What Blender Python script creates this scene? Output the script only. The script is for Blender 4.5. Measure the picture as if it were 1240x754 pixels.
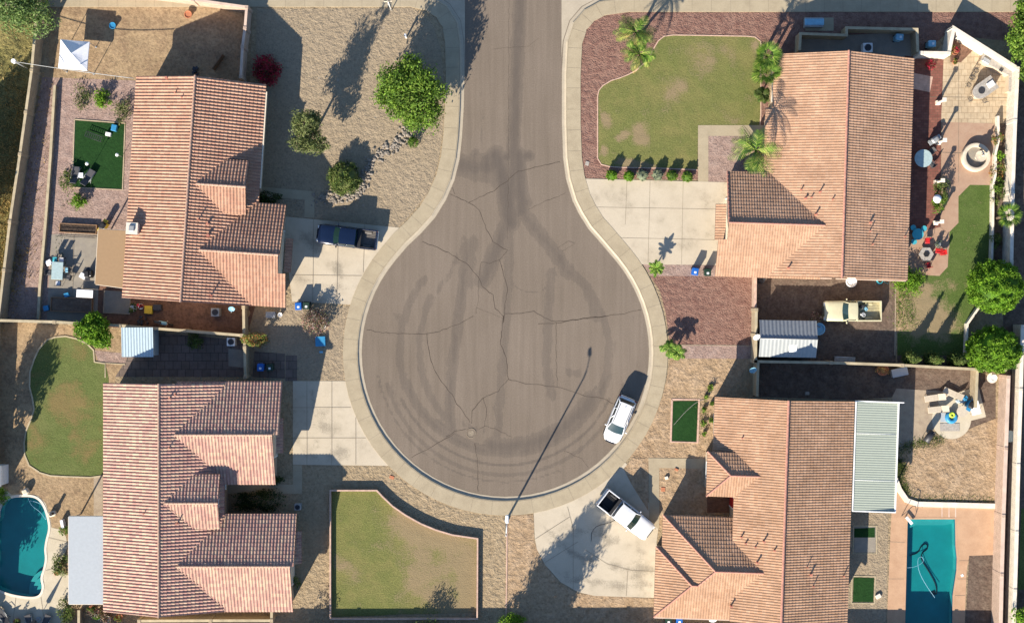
import bpy, bmesh, math, random
import numpy as np
from mathutils import Vector, Matrix
from mathutils.geometry import delaunay_2d_cdt
R = math.radians
for o in list(bpy.data.objects): bpy.data.objects.remove(o)
sc = bpy.context.scene
COL = sc.collection
# ------------------------------------------------------------------ camera, sky, sun, exposure
CAMZ = 110.0
cd = bpy.data.cameras.new('camera'); cam = bpy.data.objects.new('camera', cd); COL.objects.link(cam)
cam.location = (0, 0, CAMZ); cam.rotation_euler = (0, 0, 0)
cd.sensor_width = 36; cd.lens = 36*CAMZ/99.2; cd.clip_start = 1; cd.clip_end = 3000
sc.camera = cam
SUN_EL = 26.3
SDX, SDY = 0.478, 0.878                      # direction shadows fall on the ground
w = bpy.data.worlds.new('World'); sc.world = w; w.use_nodes = True
nt = w.node_tree; nt.nodes.clear()
sky = nt.nodes.new('ShaderNodeTexSky'); sky.sky_type = 'NISHITA'; sky.sun_disc = False
sky.sun_elevation = R(SUN_EL)
sky.sun_rotation = math.atan2(-SDX, -SDY)
sky.air_density = 1.0; sky.dust_density = 0.6; sky.ozone_density = 4.5
bg = nt.nodes.new('ShaderNodeBackground'); bg.inputs[1].default_value = 0.085
wo = nt.nodes.new('ShaderNodeOutputWorld')
nt.links.new(sky.outputs[0], bg.inputs[0]); nt.links.new(bg.outputs[0], wo.inputs[0])
ld = bpy.data.lights.new('sun', 'SUN'); ld.energy = 5.0; ld.angle = R(0.5); ld.color = (1, 0.90, 0.76)
sun = bpy.data.objects.new('sun', ld); COL.objects.link(sun); sun.location = (-40, -80, 60)
ce = math.cos(R(SUN_EL))
sun.rotation_euler = Vector((SDX*ce, SDY*ce, -math.sin(R(SUN_EL)))).to_track_quat('-Z', 'Y').to_euler()
sc.view_settings.view_transform = 'Standard'; sc.view_settings.look = 'None'
sc.view_settings.exposure = 1.17; sc.view_settings.gamma = 1
sc.render.engine = 'CYCLES'; sc.cycles.max_bounces = 5; sc.cycles.transparent_max_bounces = 12
# ------------------------------------------------------------------ coordinates
S = 0.08
def W(px, py, z=0.0):
    k = S*(CAMZ-z)/CAMZ
    return (( px-620)*k, (377-py)*k, z)
def W2(px, py, z=0.0): return W(px, py, z)[:2]
G = 0.10
# ------------------------------------------------------------------ materials
MATS = {}
def lin(c):
    return tuple(((v/255)/12.92 if v/255 <= .04045 else ((v/255+.055)/1.055)**2.4) for v in c)
def base_mat(name, rough=.8, metal=0.0, spec=.3):
    m = bpy.data.materials.new(name); m.use_nodes = True
    b = m.node_tree.nodes['Principled BSDF']
    b.inputs['Roughness'].default_value = rough; b.inputs['Metallic'].default_value = metal
    b.inputs['Specular IOR Level'].default_value = spec
    MATS[name] = m
    return m, m.node_tree, b
def N(nt, t, **kw):
    n = nt.nodes.new(t)
    for k, v in kw.items():
        if k in ('operation', 'blend_type', 'data_type', 'feature', 'noise_dimensions', 'distance', 'attribute_name', 'wave_type', 'bands_direction'): setattr(n, k, v)
    return n
def ramp(nt, fac, stops):
    r = nt.nodes.new('ShaderNodeValToRGB'); e = r.color_ramp.elements
    while len(e) < len(stops): e.new(.5)
    for el, (p, c) in zip(e, stops): el.position = p; el.color = (*c, 1) if len(c) == 3 else c
    nt.links.new(fac, r.inputs[0]); return r.outputs[0]
def mixc(nt, fac, a, b, mode='MIX'):
    m = nt.nodes.new('ShaderNodeMix'); m.data_type = 'RGBA'; m.blend_type = mode
    for s, v in ((0, fac), (6, a), (7, b)):
        if hasattr(v, 'links') or hasattr(v, 'is_linked'): nt.links.new(v, m.inputs[s])
        elif isinstance(v, (int, float)): m.inputs[s].default_value = v
        else: m.inputs[s].default_value = (*v, 1)
    return m.outputs[2]
def noise(nt, vec, scale, detail=3, rough=.6, dist=0.0):
    n = nt.nodes.new('ShaderNodeTexNoise'); n.inputs['Scale'].default_value = scale
    n.inputs['Detail'].default_value = detail; n.inputs['Roughness'].default_value = rough
    n.inputs['Distortion'].default_value = dist
    nt.links.new(vec, n.inputs['Vector']); return n.outputs[0]
def bump(nt, b, h, strength, dist):
    bp = nt.nodes.new('ShaderNodeBump'); bp.inputs['Strength'].default_value = strength
    bp.inputs['Distance'].default_value = dist
    nt.links.new(h, bp.inputs['Height']); nt.links.new(bp.outputs[0], b.inputs['Normal']); return bp
def pos(nt, obj=False):
    if obj: return nt.nodes.new('ShaderNodeTexCoord').outputs['Object']
    return nt.nodes.new('ShaderNodeNewGeometry').outputs['Position']
def ground_mat(name, c1, c2, c3, big=.18, mid=1.3, fine=7.0, bs=.9, bd=.08, rough=.95, attr=None, acol=None, stones=0.0, scol=(.4,.35,.3), grain=.4):
    m, nt, b = base_mat(name, rough, spec=.15)
    p = pos(nt)
    nb = noise(nt, p, big, 4, .6); nm = noise(nt, p, mid, 4, .65); nf = noise(nt, p, fine, 3, .7)
    c = mixc(nt, ramp(nt, nb, [(.3, (0,0,0)), (.7, (1,1,1))]), c1, c2)
    c = mixc(nt, ramp(nt, nm, [(.42, (0,0,0)), (.68, (1,1,1))]), c, c3)
    g = ramp(nt, nf, [(.25, (1-grain,)*3), (.5, (1,1,1)), (.8, (1+grain,)*3)])
    c = mixc(nt, 1.0, c, g, 'MULTIPLY')
    if stones:
        v = nt.nodes.new('ShaderNodeTexVoronoi'); v.inputs['Scale'].default_value = 5; nt.links.new(p, v.inputs['Vector'])
        sp = ramp(nt, v.outputs['Color'], [(1-stones*.5, (0,0,0)), (1-stones*.5+.06, (.6,.6,.6))])
        c = mixc(nt, sp, c, scol)
    if attr:
        a = nt.nodes.new('ShaderNodeAttribute'); a.attribute_name = attr
        wv = nt.nodes.new('ShaderNodeMath'); wv.operation = 'MULTIPLY_ADD'
        nt.links.new(nm, wv.inputs[0]); wv.inputs[1].default_value = 1.5
        sub = nt.nodes.new('ShaderNodeMath'); sub.operation = 'SUBTRACT'; nt.links.new(a.outputs['Fac'], sub.inputs[0]); sub.inputs[1].default_value = .78
        nt.links.new(sub.outputs[0], wv.inputs[2])
        w2 = nt.nodes.new('ShaderNodeMath'); w2.operation = 'MULTIPLY_ADD'; nt.links.new(nf, w2.inputs[0]); w2.inputs[1].default_value = 1.0; nt.links.new(wv.outputs[0], w2.inputs[2])
        c = mixc(nt, ramp(nt, w2.outputs[0], [(.62, (0,0,0)), (1.0, (.85,.85,.85))]), c, acol)
    nt.links.new(c, b.inputs['Base Color'])
    h = nt.nodes.new('ShaderNodeMath'); h.operation = 'MULTIPLY_ADD'; nt.links.new(nm, h.inputs[0]); h.inputs[1].default_value = 2.2; nt.links.new(nf, h.inputs[2])
    bump(nt, b, h.outputs[0], bs, bd)
    return m
def flat_mat(name, c, rough=.6, metal=0.0, spec=.4, var=.12, scale=4.0, bs=0, obj=True, c2=None):
    m, nt, b = base_mat(name, rough, metal, spec)
    p = pos(nt, obj)
    n = noise(nt, p, scale, 4, .6)
    lo = tuple(v*(1-var) for v in c); hi = tuple(min(1, v*(1+var)) for v in (c2 or c))
    nt.links.new(ramp(nt, n, [(.3, lo), (.7, hi)]), b.inputs['Base Color'])
    if bs: bump(nt, b, n, bs, .03)
    return m
# ground kinds (real albedos)
ground_mat('gravel_tan', (.315,.24,.15), (.275,.21,.13), (.34,.265,.17), mid=1.8, fine=5, grain=.3, bs=1, bd=.09, stones=.06)
ground_mat('gravel_grey', (.32,.255,.175), (.285,.225,.15), (.265,.21,.145), mid=2.0, fine=6, grain=.28, bs=1, bd=.07, stones=.12, scol=(.36,.33,.3))
ground_mat('sand', (.36,.26,.155), (.28,.20,.115), (.24,.165,.10), mid=.7, fine=4, bs=.8, bd=.06)
ground_mat('sand_orange', (.345,.245,.15), (.29,.20,.12), (.39,.285,.185), mid=1.1, fine=4, bs=1, bd=.08)
ground_mat('gravel_pink', (.30,.21,.175), (.25,.175,.145), (.34,.25,.21), fine=7, bs=.9, bd=.06, stones=.1, scol=(.42,.34,.3))
ground_mat('mulch_red', (.23,.13,.10), (.28,.17,.13), (.18,.095,.075), mid=2, fine=8, bs=1, bd=.09, stones=.08, scol=(.3,.19,.15))
ground_mat('dirt_brown', (.135,.095,.07), (.10,.07,.055), (.16,.12,.09), fine=5, bs=.8, bd=.05)
ground_mat('dirt_rust', (.20,.11,.075), (.16,.09,.06), (.12,.07,.05), fine=5, bs=.8, bd=.05)
ground_mat('wild_grass', (.27,.22,.085), (.16,.15,.05), (.09,.085,.035), big=.25, mid=1.2, fine=5, bs=1, bd=.2)
ground_mat('lawn_mixed', (.145,.155,.048), (.185,.168,.062), (.115,.135,.038), big=.22, mid=.5, fine=8, bs=.7, bd=.05, attr='wear', acol=(.25,.185,.11), grain=.42)
ground_mat('lawn_green', (.10,.13,.038), (.13,.145,.05), (.085,.115,.032), big=.25, mid=.6, fine=8, bs=.7, bd=.05, attr='wear', acol=(.19,.14,.06), grain=.42)
ground_mat('lawn_bright', (.07,.11,.024), (.09,.125,.034), (.058,.098,.02), big=.3, mid=.8, fine=9, bs=.6, bd=.05, attr='wear', acol=(.27,.20,.12), grain=.42)
ground_mat('turf', (.012,.045,.010), (.018,.056,.014), (.010,.038,.009), mid=3, fine=12, bs=.6, bd=.03)
ground_mat('paver_beige', (.42,.33,.21), (.46,.37,.24), (.37,.28,.18), mid=3, fine=10, bs=.2, bd=.02, grain=.09)
ground_mat('deck_terra', (.36,.24,.165), (.39,.27,.19), (.33,.21,.145), mid=1, fine=10, bs=.2, bd=.02, grain=.09)
ground_mat('deck_salmon', (.46,.29,.18), (.50,.325,.205), (.42,.26,.16), mid=.8, fine=10, bs=.2, bd=.02, grain=.09)
ground_mat('deck_cream', (.50,.44,.33), (.46,.40,.29), (.54,.48,.37), mid=.8, fine=10, bs=.2, bd=.02, grain=.09)
ground_mat('border_concrete', (.34,.27,.20), (.38,.31,.22), (.29,.23,.17), mid=2, fine=9, bs=.3, bd=.02, grain=.09)
ground_mat('patio_grey', (.26,.23,.19), (.22,.20,.17), (.29,.26,.21), mid=1, fine=9, bs=.3, bd=.02, grain=.09)
ground_mat('sidewalk', (.36,.30,.205), (.385,.325,.225), (.325,.27,.185), big=.4, mid=.9, fine=8, bs=.25, bd=.015, grain=.09)
ground_mat('driveway', (.47,.405,.305), (.52,.455,.35), (.42,.36,.27), attr='wear', acol=(.27,.235,.18), big=.25, mid=.5, fine=8, bs=.2, bd=.015, grain=.09)
ground_mat('gutter', (.40,.345,.26), (.36,.31,.235), (.43,.37,.28), mid=1, fine=9, bs=.2, bd=.01, grain=.09)
ground_mat('joint', (.235,.195,.145), (.255,.21,.155), (.20,.165,.12), bs=.1)
ground_mat('crack', (.07,.055,.043), (.08,.062,.048), (.06,.047,.037), bs=.1)
ground_mat('sand_shaded', (.05,.036,.028), (.06,.045,.035), (.04,.03,.024))  # fill of the long planter: fence shadow painted into the sand colour
def brick_mat(name, c1, c2, mortar, scale, rough=.85, wallmap=False, bw=.4, rh=.2, ms=.02):
    m, nt, b = base_mat(name, rough, spec=.2)
    p = pos(nt)
    if wallmap:
        s = nt.nodes.new('ShaderNodeSeparateXYZ'); nt.links.new(p, s.inputs[0])
        a = nt.nodes.new('ShaderNodeMath'); a.operation = 'ADD'; nt.links.new(s.outputs[0], a.inputs[0]); nt.links.new(s.outputs[1], a.inputs[1])
        cb = nt.nodes.new('ShaderNodeCombineXYZ'); nt.links.new(a.outputs[0], cb.inputs[0]); nt.links.new(s.outputs[2], cb.inputs[1])
        p2 = cb.outputs[0]
    else: p2 = p
    br = nt.nodes.new('ShaderNodeTexBrick'); nt.links.new(p2, br.inputs['Vector'])
    br.inputs['Color1'].default_value = (*c1, 1); br.inputs['Color2'].default_value = (*c2, 1); br.inputs['Mortar'].default_value = (*mortar, 1)
    br.inputs['Scale'].default_value = scale; br.inputs['Brick Width'].default_value = bw; br.inputs['Row Height'].default_value = rh
    br.inputs['Mortar Size'].default_value = ms
    n = noise(nt, p, 2.5, 4); g = ramp(nt, n, [(.3, (.82,.82,.82)), (.7, (1.12,1.12,1.12))])
    nt.links.new(mixc(nt, 1.0, br.outputs[0], g, 'MULTIPLY'), b.inputs['Base Color'])
    bump(nt, b, br.outputs['Fac'], -.3, .01)
    return m
brick_mat('brick_paving', (.17,.065,.05), (.23,.095,.07), (.12,.07,.05), 1, bw=.45, rh=.25)
brick_mat('paver_tiles', (.43,.335,.22), (.48,.385,.26), (.33,.25,.16), 1, bw=.6, rh=.6, ms=.03)
brick_mat('paver_dark', (.14,.11,.09), (.17,.13,.11), (.07,.055,.05), 1, bw=.8, rh=.8, ms=.03)
brick_mat('block_beige', (.34,.275,.18), (.38,.31,.21), (.26,.21,.14), 1, wallmap=True)
brick_mat('block_pink', (.43,.31,.24), (.47,.35,.27), (.33,.25,.19), 1, wallmap=True)
brick_mat('block_white', (.62,.56,.46), (.66,.60,.50), (.5,.45,.38), 1, wallmap=True)
flat_mat('coping_beige', (.40,.335,.22), .9, var=.2, scale=1.5, obj=False)
flat_mat('coping_pink', (.56,.42,.33), .9, var=.15, scale=1.5, obj=False)
flat_mat('coping_white', (.68,.60,.50), .9, var=.12, scale=1.5, obj=False)
flat_mat('border_pink', (.50,.34,.26), .9, var=.2, scale=3, obj=False)
flat_mat('stucco_beige', (.48,.38,.27), .9, var=.08, scale=2, bs=.3)
flat_mat('stucco_white', (.62,.56,.47), .9, var=.08, scale=2, bs=.3)
flat_mat('stucco_tan', (.38,.29,.20), .9, var=.08, scale=2, bs=.3)
flat_mat('trim_cream', (.62,.54,.42), .7)
flat_mat('trim_brown', (.16,.09,.06), .7)
flat_mat('white_paint', (.78,.78,.76), .5)
flat_mat('car_white', (.66,.67,.68), .25, spec=.6, var=.02)
flat_mat('car_navy', (.004,.010,.032), .2, spec=.7, var=.05)
flat_mat('car_cream', (.52,.49,.33), .35, spec=.5, var=.06)
flat_mat('car_glass', (.012,.03,.032), .08, spec=.7, var=.1)
flat_mat('car_glass_green', (.008,.026,.023), .1, spec=.7, var=.1)
flat_mat('black_plastic', (.015,.015,.017), .6)
flat_mat('rubber', (.02,.02,.02), .85)
flat_mat('chrome', (.55,.55,.56), .25, 1.0)
flat_mat('lamp_clear', (.7,.72,.72), .15, spec=.8)
flat_mat('lamp_red', (.35,.02,.015), .3)
flat_mat('bed_grey', (.13,.12,.11), .7, var=.2)
flat_mat('bed_cream', (.40,.36,.22), .7, var=.2)
flat_mat('bed_floor', (.12,.115,.07), .7, var=.3)
flat_mat('bin_blue', (.01,.11,.42), .5)
flat_mat('bin_green', (.012,.035,.022), .5)
flat_mat('plastic_blue', (.03,.22,.42), .5)
flat_mat('plastic_lightblue', (.20,.42,.55), .5)
flat_mat('plastic_cyan', (.05,.35,.42), .5)
flat_mat('plastic_yellow', (.60,.42,.03), .5)
flat_mat('plastic_red', (.45,.02,.02), .5)
flat_mat('plastic_orange', (.55,.14,.04), .5)
flat_mat('plastic_lime', (.45,.6,.05), .5)
flat_mat('metal_grey', (.32,.33,.33), .5, .3)
flat_mat('metal_dark', (.05,.05,.055), .5, .3)
flat_mat('metal_galv', (.42,.44,.45), .45, .4)
flat_mat('terracotta', (.42,.16,.08), .8)
flat_mat('fabric_dark', (.07,.07,.075), .9)
flat_mat('fabric_beige', (.50,.43,.33), .9)
flat_mat('fabric_white', (.78,.78,.80), .8, var=.03)
flat_mat('fabric_tan', (.30,.195,.105), .9, var=.05)
flat_mat('cover_grey', (.36,.39,.41), .6, var=.05)
flat_mat('wood', (.22,.13,.07), .8, var=.3, scale=6)
flat_mat('wood_light', (.38,.26,.15), .8, var=.2, scale=6)
flat_mat('river_rock', (.22,.19,.155), .9, var=.35, scale=3, bs=.4)
flat_mat('stone_grey', (.34,.31,.27), .85, var=.25, scale=5, bs=.4)
flat_mat('stone_cream', (.58,.50,.38), .85, var=.12, scale=5, bs=.3)
flat_mat('pool_plaster', (.08,.42,.40), .7, var=.1, scale=.5)
flat_mat('pool_plaster_deep', (.010,.28,.28), .7, var=.12, scale=.5)
flat_mat('pool_tile', (.03,.12,.2), .3)
flat_mat('bark', (.10,.075,.05), .95, var=.3, scale=5, bs=.5)
flat_mat('palm_bark', (.16,.115,.075), .95, var=.3, scale=8, bs=.5)
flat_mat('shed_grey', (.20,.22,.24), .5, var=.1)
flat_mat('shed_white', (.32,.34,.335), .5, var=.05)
flat_mat('patio_metal', (.35,.385,.315), .4, .1, var=.04)
flat_mat('shed_blue', (.42,.52,.56), .45, .2, var=.06)
flat_mat('drum_glass', (.35,.45,.45), .1, spec=.8)
flat_mat('soap', (.7,.25,.2), .5)
# tiles
def tile_mat(name, stops, dirt=.25):
    m, nt, b = base_mat(name, .85, spec=.15)
    uv = nt.nodes.new('ShaderNodeUVMap').outputs[0]
    fl = nt.nodes.new('ShaderNodeVectorMath'); fl.operation = 'FLOOR'; nt.links.new(uv, fl.inputs[0])
    wn = nt.nodes.new('ShaderNodeTexWhiteNoise'); wn.noise_dimensions = '2D'; nt.links.new(fl.outputs[0], wn.inputs[0])
    c = ramp(nt, wn.outputs[0], stops)
    p = pos(nt, True); n = noise(nt, p, .5, 5, .65)
    g = ramp(nt, n, [(.3, (1-dirt,)*3), (.7, (1.1,1.1,1.1))])
    c = mixc(nt, 1.0, c, g, 'MULTIPLY')
    n2 = noise(nt, p, 9, 3, .6); g2 = ramp(nt, n2, [(.3, (.85,.85,.85)), (.7, (1.12,1.12,1.12))])
    nt.links.new(mixc(nt, 1.0, c, g2, 'MULTIPLY'), b.inputs['Base Color'])
    return m
tile_mat('tile_a', [(0, (.36,.20,.14)), (.5, (.40,.235,.16)), (1, (.43,.265,.185))], .15)
tile_mat('tile_b', [(0, (.39,.225,.185)), (.35, (.43,.26,.205)), (.7, (.47,.305,.23)), (1, (.50,.35,.25))], .12)
tile_mat('tile_c', [(0, (.39,.235,.15)), (.5, (.415,.255,.165)), (1, (.44,.28,.185))], .24)
tile_mat('tile_d', [(0, (.37,.22,.135)), (.5, (.40,.245,.155)), (1, (.43,.27,.175))], .24)
flat_mat('ridge_red', (.44,.22,.16), .85, var=.2, scale=3)
flat_mat('ridge_tan', (.40,.26,.19), .85, var=.2, scale=3)
flat_mat('vent_red', (.40,.16,.11), .7)
def leaf_mat(name, cols, trans=.35):
    m, nt, b = base_mat(name, .7, spec=.25)
    g = nt.nodes.new('ShaderNodeNewGeometry')
    stops = [(i/(len(cols)-1), c) for i, c in enumerate(cols)]
    c = ramp(nt, g.outputs['Random Per Island'], stops)
    n = noise(nt, pos(nt), 1.2, 3); gg = ramp(nt, n, [(.35, (.6,.62,.65)), (.65, (1.4,1.35,1.2))])
    c = mixc(nt, 1.0, c, gg, 'MULTIPLY')
    nt.links.new(c, b.inputs['Base Color'])
    tr = nt.nodes.new('ShaderNodeBsdfTranslucent'); nt.links.new(c, tr.inputs[0])
    mx = nt.nodes.new('ShaderNodeMixShader'); mx.inputs[0].default_value = trans
    out = nt.nodes['Material Output']
    nt.links.new(b.outputs[0], mx.inputs[1]); nt.links.new(tr.outputs[0], mx.inputs[2]); nt.links.new(mx.outputs[0], out.inputs[0])
leaf_mat('leaf_bright', [(.055,.12,.015), (.10,.19,.022), (.15,.26,.035), (.19,.27,.045)])
leaf_mat('leaf_lime', [(.05,.13,.008), (.10,.22,.012), (.15,.29,.02), (.20,.33,.03)])
leaf_mat('leaf_mid', [(.035,.075,.015), (.07,.12,.024), (.12,.17,.04), (.19,.21,.07)])
leaf_mat('leaf_olive', [(.055,.085,.025), (.10,.135,.04), (.16,.19,.07), (.22,.24,.11)])
leaf_mat('leaf_sage', [(.07,.13,.035), (.12,.20,.055), (.18,.27,.09), (.25,.33,.14)])
leaf_mat('leaf_dark', [(.015,.035,.01), (.03,.06,.014), (.05,.085,.02)])
leaf_mat('leaf_palm', [(.03,.08,.008), (.07,.16,.016), (.14,.25,.03), (.32,.38,.09)], .2)
leaf_mat('leaf_dry', [(.32,.22,.08), (.42,.31,.13), (.5,.38,.18)])
leaf_mat('petal_crimson', [(.30,.015,.04), (.42,.02,.06), (.18,.02,.03), (.04,.07,.015)])
leaf_mat('petal_pale', [(.45,.30,.28), (.5,.42,.34), (.10,.14,.04), (.32,.12,.14), (.12,.16,.05)])
leaf_mat('petal_orange', [(.42,.12,.05), (.10,.17,.03), (.14,.20,.04), (.40,.2,.10), (.08,.13,.03), (.16,.22,.05)])
leaf_mat('leaf_silver', [(.18,.22,.15), (.26,.30,.20), (.33,.36,.26)])
def water_mat():
    m = bpy.data.materials.new('pool_water'); m.use_nodes = True; nt = m.node_tree; nt.nodes.clear()
    out = nt.nodes.new('ShaderNodeOutputMaterial'); t = nt.nodes.new('ShaderNodeBsdfTransparent'); t.inputs[0].default_value = (.5,.77,.79,1)
    g = nt.nodes.new('ShaderNodeBsdfGlossy'); g.inputs['Roughness'].default_value = .03
    f = nt.nodes.new('ShaderNodeFresnel'); f.inputs[0].default_value = 1.33
    n = noise(nt, pos(nt), 2.2, 3); bp = nt.nodes.new('ShaderNodeBump'); bp.inputs['Strength'].default_value = .15; bp.inputs['Distance'].default_value = .03
    nt.links.new(n, bp.inputs['Height']); nt.links.new(bp.outputs[0], g.inputs['Normal']); nt.links.new(bp.outputs[0], f.inputs['Normal'])
    mx = nt.nodes.new('ShaderNodeMixShader'); mx.inputs[0].default_value = .05; nt.links.new(t.outputs[0], mx.inputs[1]); nt.links.new(g.outputs[0], mx.inputs[2])
    nt.links.new(mx.outputs[0], out.inputs[0]); MATS['pool_water'] = m
water_mat()
def asphalt_mat():
    m, nt, b = base_mat('asphalt', .9, spec=.2)
    p = pos(nt)
    mp = nt.nodes.new('ShaderNodeMapping'); mp.inputs['Scale'].default_value = (2.2, .09, 1); nt.links.new(p, mp.inputs[0])
    ns = noise(nt, mp.outputs[0], 1, 4, .6)
    nb = noise(nt, p, .12, 4); nf = noise(nt, p, 9, 3, .7)
    c = mixc(nt, ramp(nt, nb, [(.35, (0,0,0)), (.65, (1,1,1))]), (.165,.132,.101), (.185,.149,.116))
    c = mixc(nt, 1.0, c, ramp(nt, ns, [(.3, (.9,.9,.9)), (.7, (1.08,1.08,1.08))]), 'MULTIPLY')
    c = mixc(nt, 1.0, c, ramp(nt, nf, [(.25, (.8,.8,.8)), (.75, (1.2,1.2,1.2))]), 'MULTIPLY')
    a = nt.nodes.new('ShaderNodeAttribute'); a.attribute_name = 'wear'
    mp3 = nt.nodes.new('ShaderNodeMapping'); mp3.inputs['Scale'].default_value = (1.6, .55, 1); nt.links.new(p, mp3.inputs[0])
    nn = noise(nt, mp3.outputs[0], 1.1, 6, .72)
    def ma(x, k, y=None):
        m_ = nt.nodes.new('ShaderNodeMath'); m_.operation = 'MULTIPLY_ADD'; nt.links.new(x, m_.inputs[0]); m_.inputs[1].default_value = k
        if hasattr(y, 'is_linked'): nt.links.new(y, m_.inputs[2])
        else: m_.inputs[2].default_value = y or 0
        return m_.outputs[0]
    v = ma(nn, .75, ma(a.outputs['Fac'], 1.0, -.375))
    sharp = ramp(nt, v, [(.30, (0,0,0)), (.37, (.24,.24,.24)), (.55, (.29,.29,.29)), (.66, (.42,.42,.42)), (.95, (.58,.58,.58))])
    c = mixc(nt, sharp, c, (.060,.052,.048))
    nt.links.new(c, b.inputs['Base Color']); bump(nt, b, nf, .25, .02)
asphalt_mat()
# ------------------------------------------------------------------ mesh builder
rng = random.Random(7)
class MB:
    def __init__(s): s.v = []; s.f = []; s.m = []; s.uv = None; s.sm = []
    def add(s, vs, fs, mi=0, smooth=False):
        o = len(s.v); s.v += [tuple(p) for p in vs]; s.f += [tuple(i+o for i in f) for f in fs]
        s.m += [mi]*len(fs); s.sm += [smooth]*len(fs); return s
    def box(s, c, d, rz=0, mi=0, taper=1.0, bev=0.0):
        x, y, z = [k/2 for k in d]; ca, sa = math.cos(rz), math.sin(rz)
        def q(a, b_, e): return (c[0]+a*ca-b_*sa, c[1]+a*sa+b_*ca, c[2]+e)
        if bev > 0:
            b = min(bev, x*.8, y*.8, z*.8)
            ring = lambda X, Y, Z, k: [q(X-k, -Y, Z), q(X, -Y+k, Z), q(X, Y-k, Z), q(X-k, Y, Z), q(-X+k, Y, Z), q(-X, Y-k, Z), q(-X, -Y+k, Z), q(-X+k, -Y, Z)]
            vs = ring(x-b, y-b, -z, b*.5)+ring(x, y, -z+b, b)+ring(x*taper, y*taper, z-b, b)+ring(x*taper-b, y*taper-b, z, b*.5)
            fs = [tuple(range(7, -1, -1)), tuple(range(24, 32))]
            for r in range(3):
                for i in range(8): j = (i+1) % 8; fs.append((r*8+i, r*8+j, r*8+8+j, r*8+8+i))
            return s.add(vs, fs, mi)
        t = taper
        vs = [q(-x,-y,-z), q(x,-y,-z), q(x,y,-z), q(-x,y,-z), q(-x*t,-y*t,z), q(x*t,-y*t,z), q(x*t,y*t,z), q(-x*t,y*t,z)]
        return s.add(vs, [(3,2,1,0), (4,5,6,7), (0,1,5,4), (1,2,6,5), (2,3,7,6), (3,0,4,7)], mi)
    def prism(s, poly, z0, z1, mi=0, top=None):
        n = len(poly); a = sum(poly[i][0]*poly[(i+1)%n][1]-poly[(i+1)%n][0]*poly[i][1] for i in range(n))
        if a < 0: poly = poly[::-1]
        vs = [(p[0], p[1], z0) for p in poly]+[(p[0], p[1], z1) for p in poly]
        fs = [tuple(range(n-1, -1, -1)), tuple(range(n, 2*n))]+[(i, (i+1)%n, n+(i+1)%n, n+i) for i in range(n)]
        return s.add(vs, fs, mi)
    def cyl(s, c, r, h, n=16, mi=0, r2=None, smooth=True):
        r2 = r if r2 is None else r2
        return s.lathe(c, [(0, 0), (r, 0), (r2, h), (0, h)], n, mi, smooth)
    def lathe(s, c, prof, n=20, mi=0, smooth=True, sx=1, sy=1, rz=0):
        vs = []; fs = []; rows = []; brk = []
        if smooth:
            pr = [prof[0]]
            for k in range(1, len(prof)-1):
                a1 = math.atan2(prof[k][1]-prof[k-1][1], prof[k][0]-prof[k-1][0]); a2 = math.atan2(prof[k+1][1]-prof[k][1], prof[k+1][0]-prof[k][0])
                d = abs((a2-a1+math.pi) % (2*math.pi)-math.pi); pr.append(prof[k])
                if d > .75 and prof[k][0] > 1e-6: brk.append(len(pr)-1); pr.append(prof[k])
            prof = pr+[prof[-1]]
        for (r, z) in prof:
            if r < 1e-6: rows.append([len(vs)]); vs.append((c[0], c[1], c[2]+z))
            else:
                rows.append(list(range(len(vs), len(vs)+n)))
                for i in range(n):
                    a = 2*math.pi*i/n; X, Y = r*sx*math.cos(a), r*sy*math.sin(a)
                    vs.append((c[0]+X*math.cos(rz)-Y*math.sin(rz), c[1]+X*math.sin(rz)+Y*math.cos(rz), c[2]+z))
        for bi, (a, b) in enumerate(zip(rows, rows[1:])):
            if bi in brk: continue
            for i in range(n):
                j = (i+1) % n
                if len(a) == 1 and len(b) == 1: continue
                if len(a) == 1: fs.append((a[0], b[j], b[i]))
                elif len(b) == 1: fs.append((a[i], a[j], b[0]))
                else: fs.append((a[i], a[j], b[j], b[i]))
        return s.add(vs, fs, mi, smooth)
    def ball(s, c, r, n=14, m=8, mi=0, sx=1, sy=1, sz=1):
        prof = [(r*math.sin(math.pi*k/m), -r*sz*math.cos(math.pi*k/m)) for k in range(m+1)]
        prof[0] = (0, prof[0][1]); prof[-1] = (0, prof[-1][1])
        return s.lathe(c, prof, n, mi, True, sx, sy)
    def tube(s, pts, r, n=8, mi=0, caps=True):
        pts = [Vector(p) for p in pts]; rs = r if isinstance(r, (list, tuple)) else [r]*len(pts)
        vs = []; fs = []
        for i, p in enumerate(pts):
            d = (pts[min(i+1, len(pts)-1)]-pts[max(i-1, 0)]).normalized()
            up = Vector((0, 0, 1)) if abs(d.z) < .9 else Vector((1, 0, 0))
            a = d.cross(up).normalized(); b = a.cross(d)
            for k in range(n):
                t = 2*math.pi*k/n; vs.append(tuple(p+(a*math.cos(t)+b*math.sin(t))*rs[i]))
        for i in range(len(pts)-1):
            for k in range(n): j = (k+1) % n; fs.append((i*n+k, i*n+j, i*n+n+j, i*n+n+k))
        if caps: fs += [tuple(range(n-1, -1, -1)), tuple(range(len(vs)-n, len(vs)))]
        return s.add(vs, fs, mi, True)
    def torus(s, c, R_, r, n=24, m=8, mi=0, ax='z', a0=0, a1=2*math.pi):
        full = abs(a1-a0-2*math.pi) < 1e-6
        pts = []
        for i in range(n+1):
            t = a0+(a1-a0)*i/n
            o = (R_*math.cos(t), R_*math.sin(t), 0) if ax == 'z' else (R_*math.cos(t), 0, R_*math.sin(t)) if ax == 'y' else (0, R_*math.cos(t), R_*math.sin(t))
            pts.append((c[0]+o[0], c[1]+o[1], c[2]+o[2]))
        return s.tube(pts, r, m, mi, caps=not full)
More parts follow.
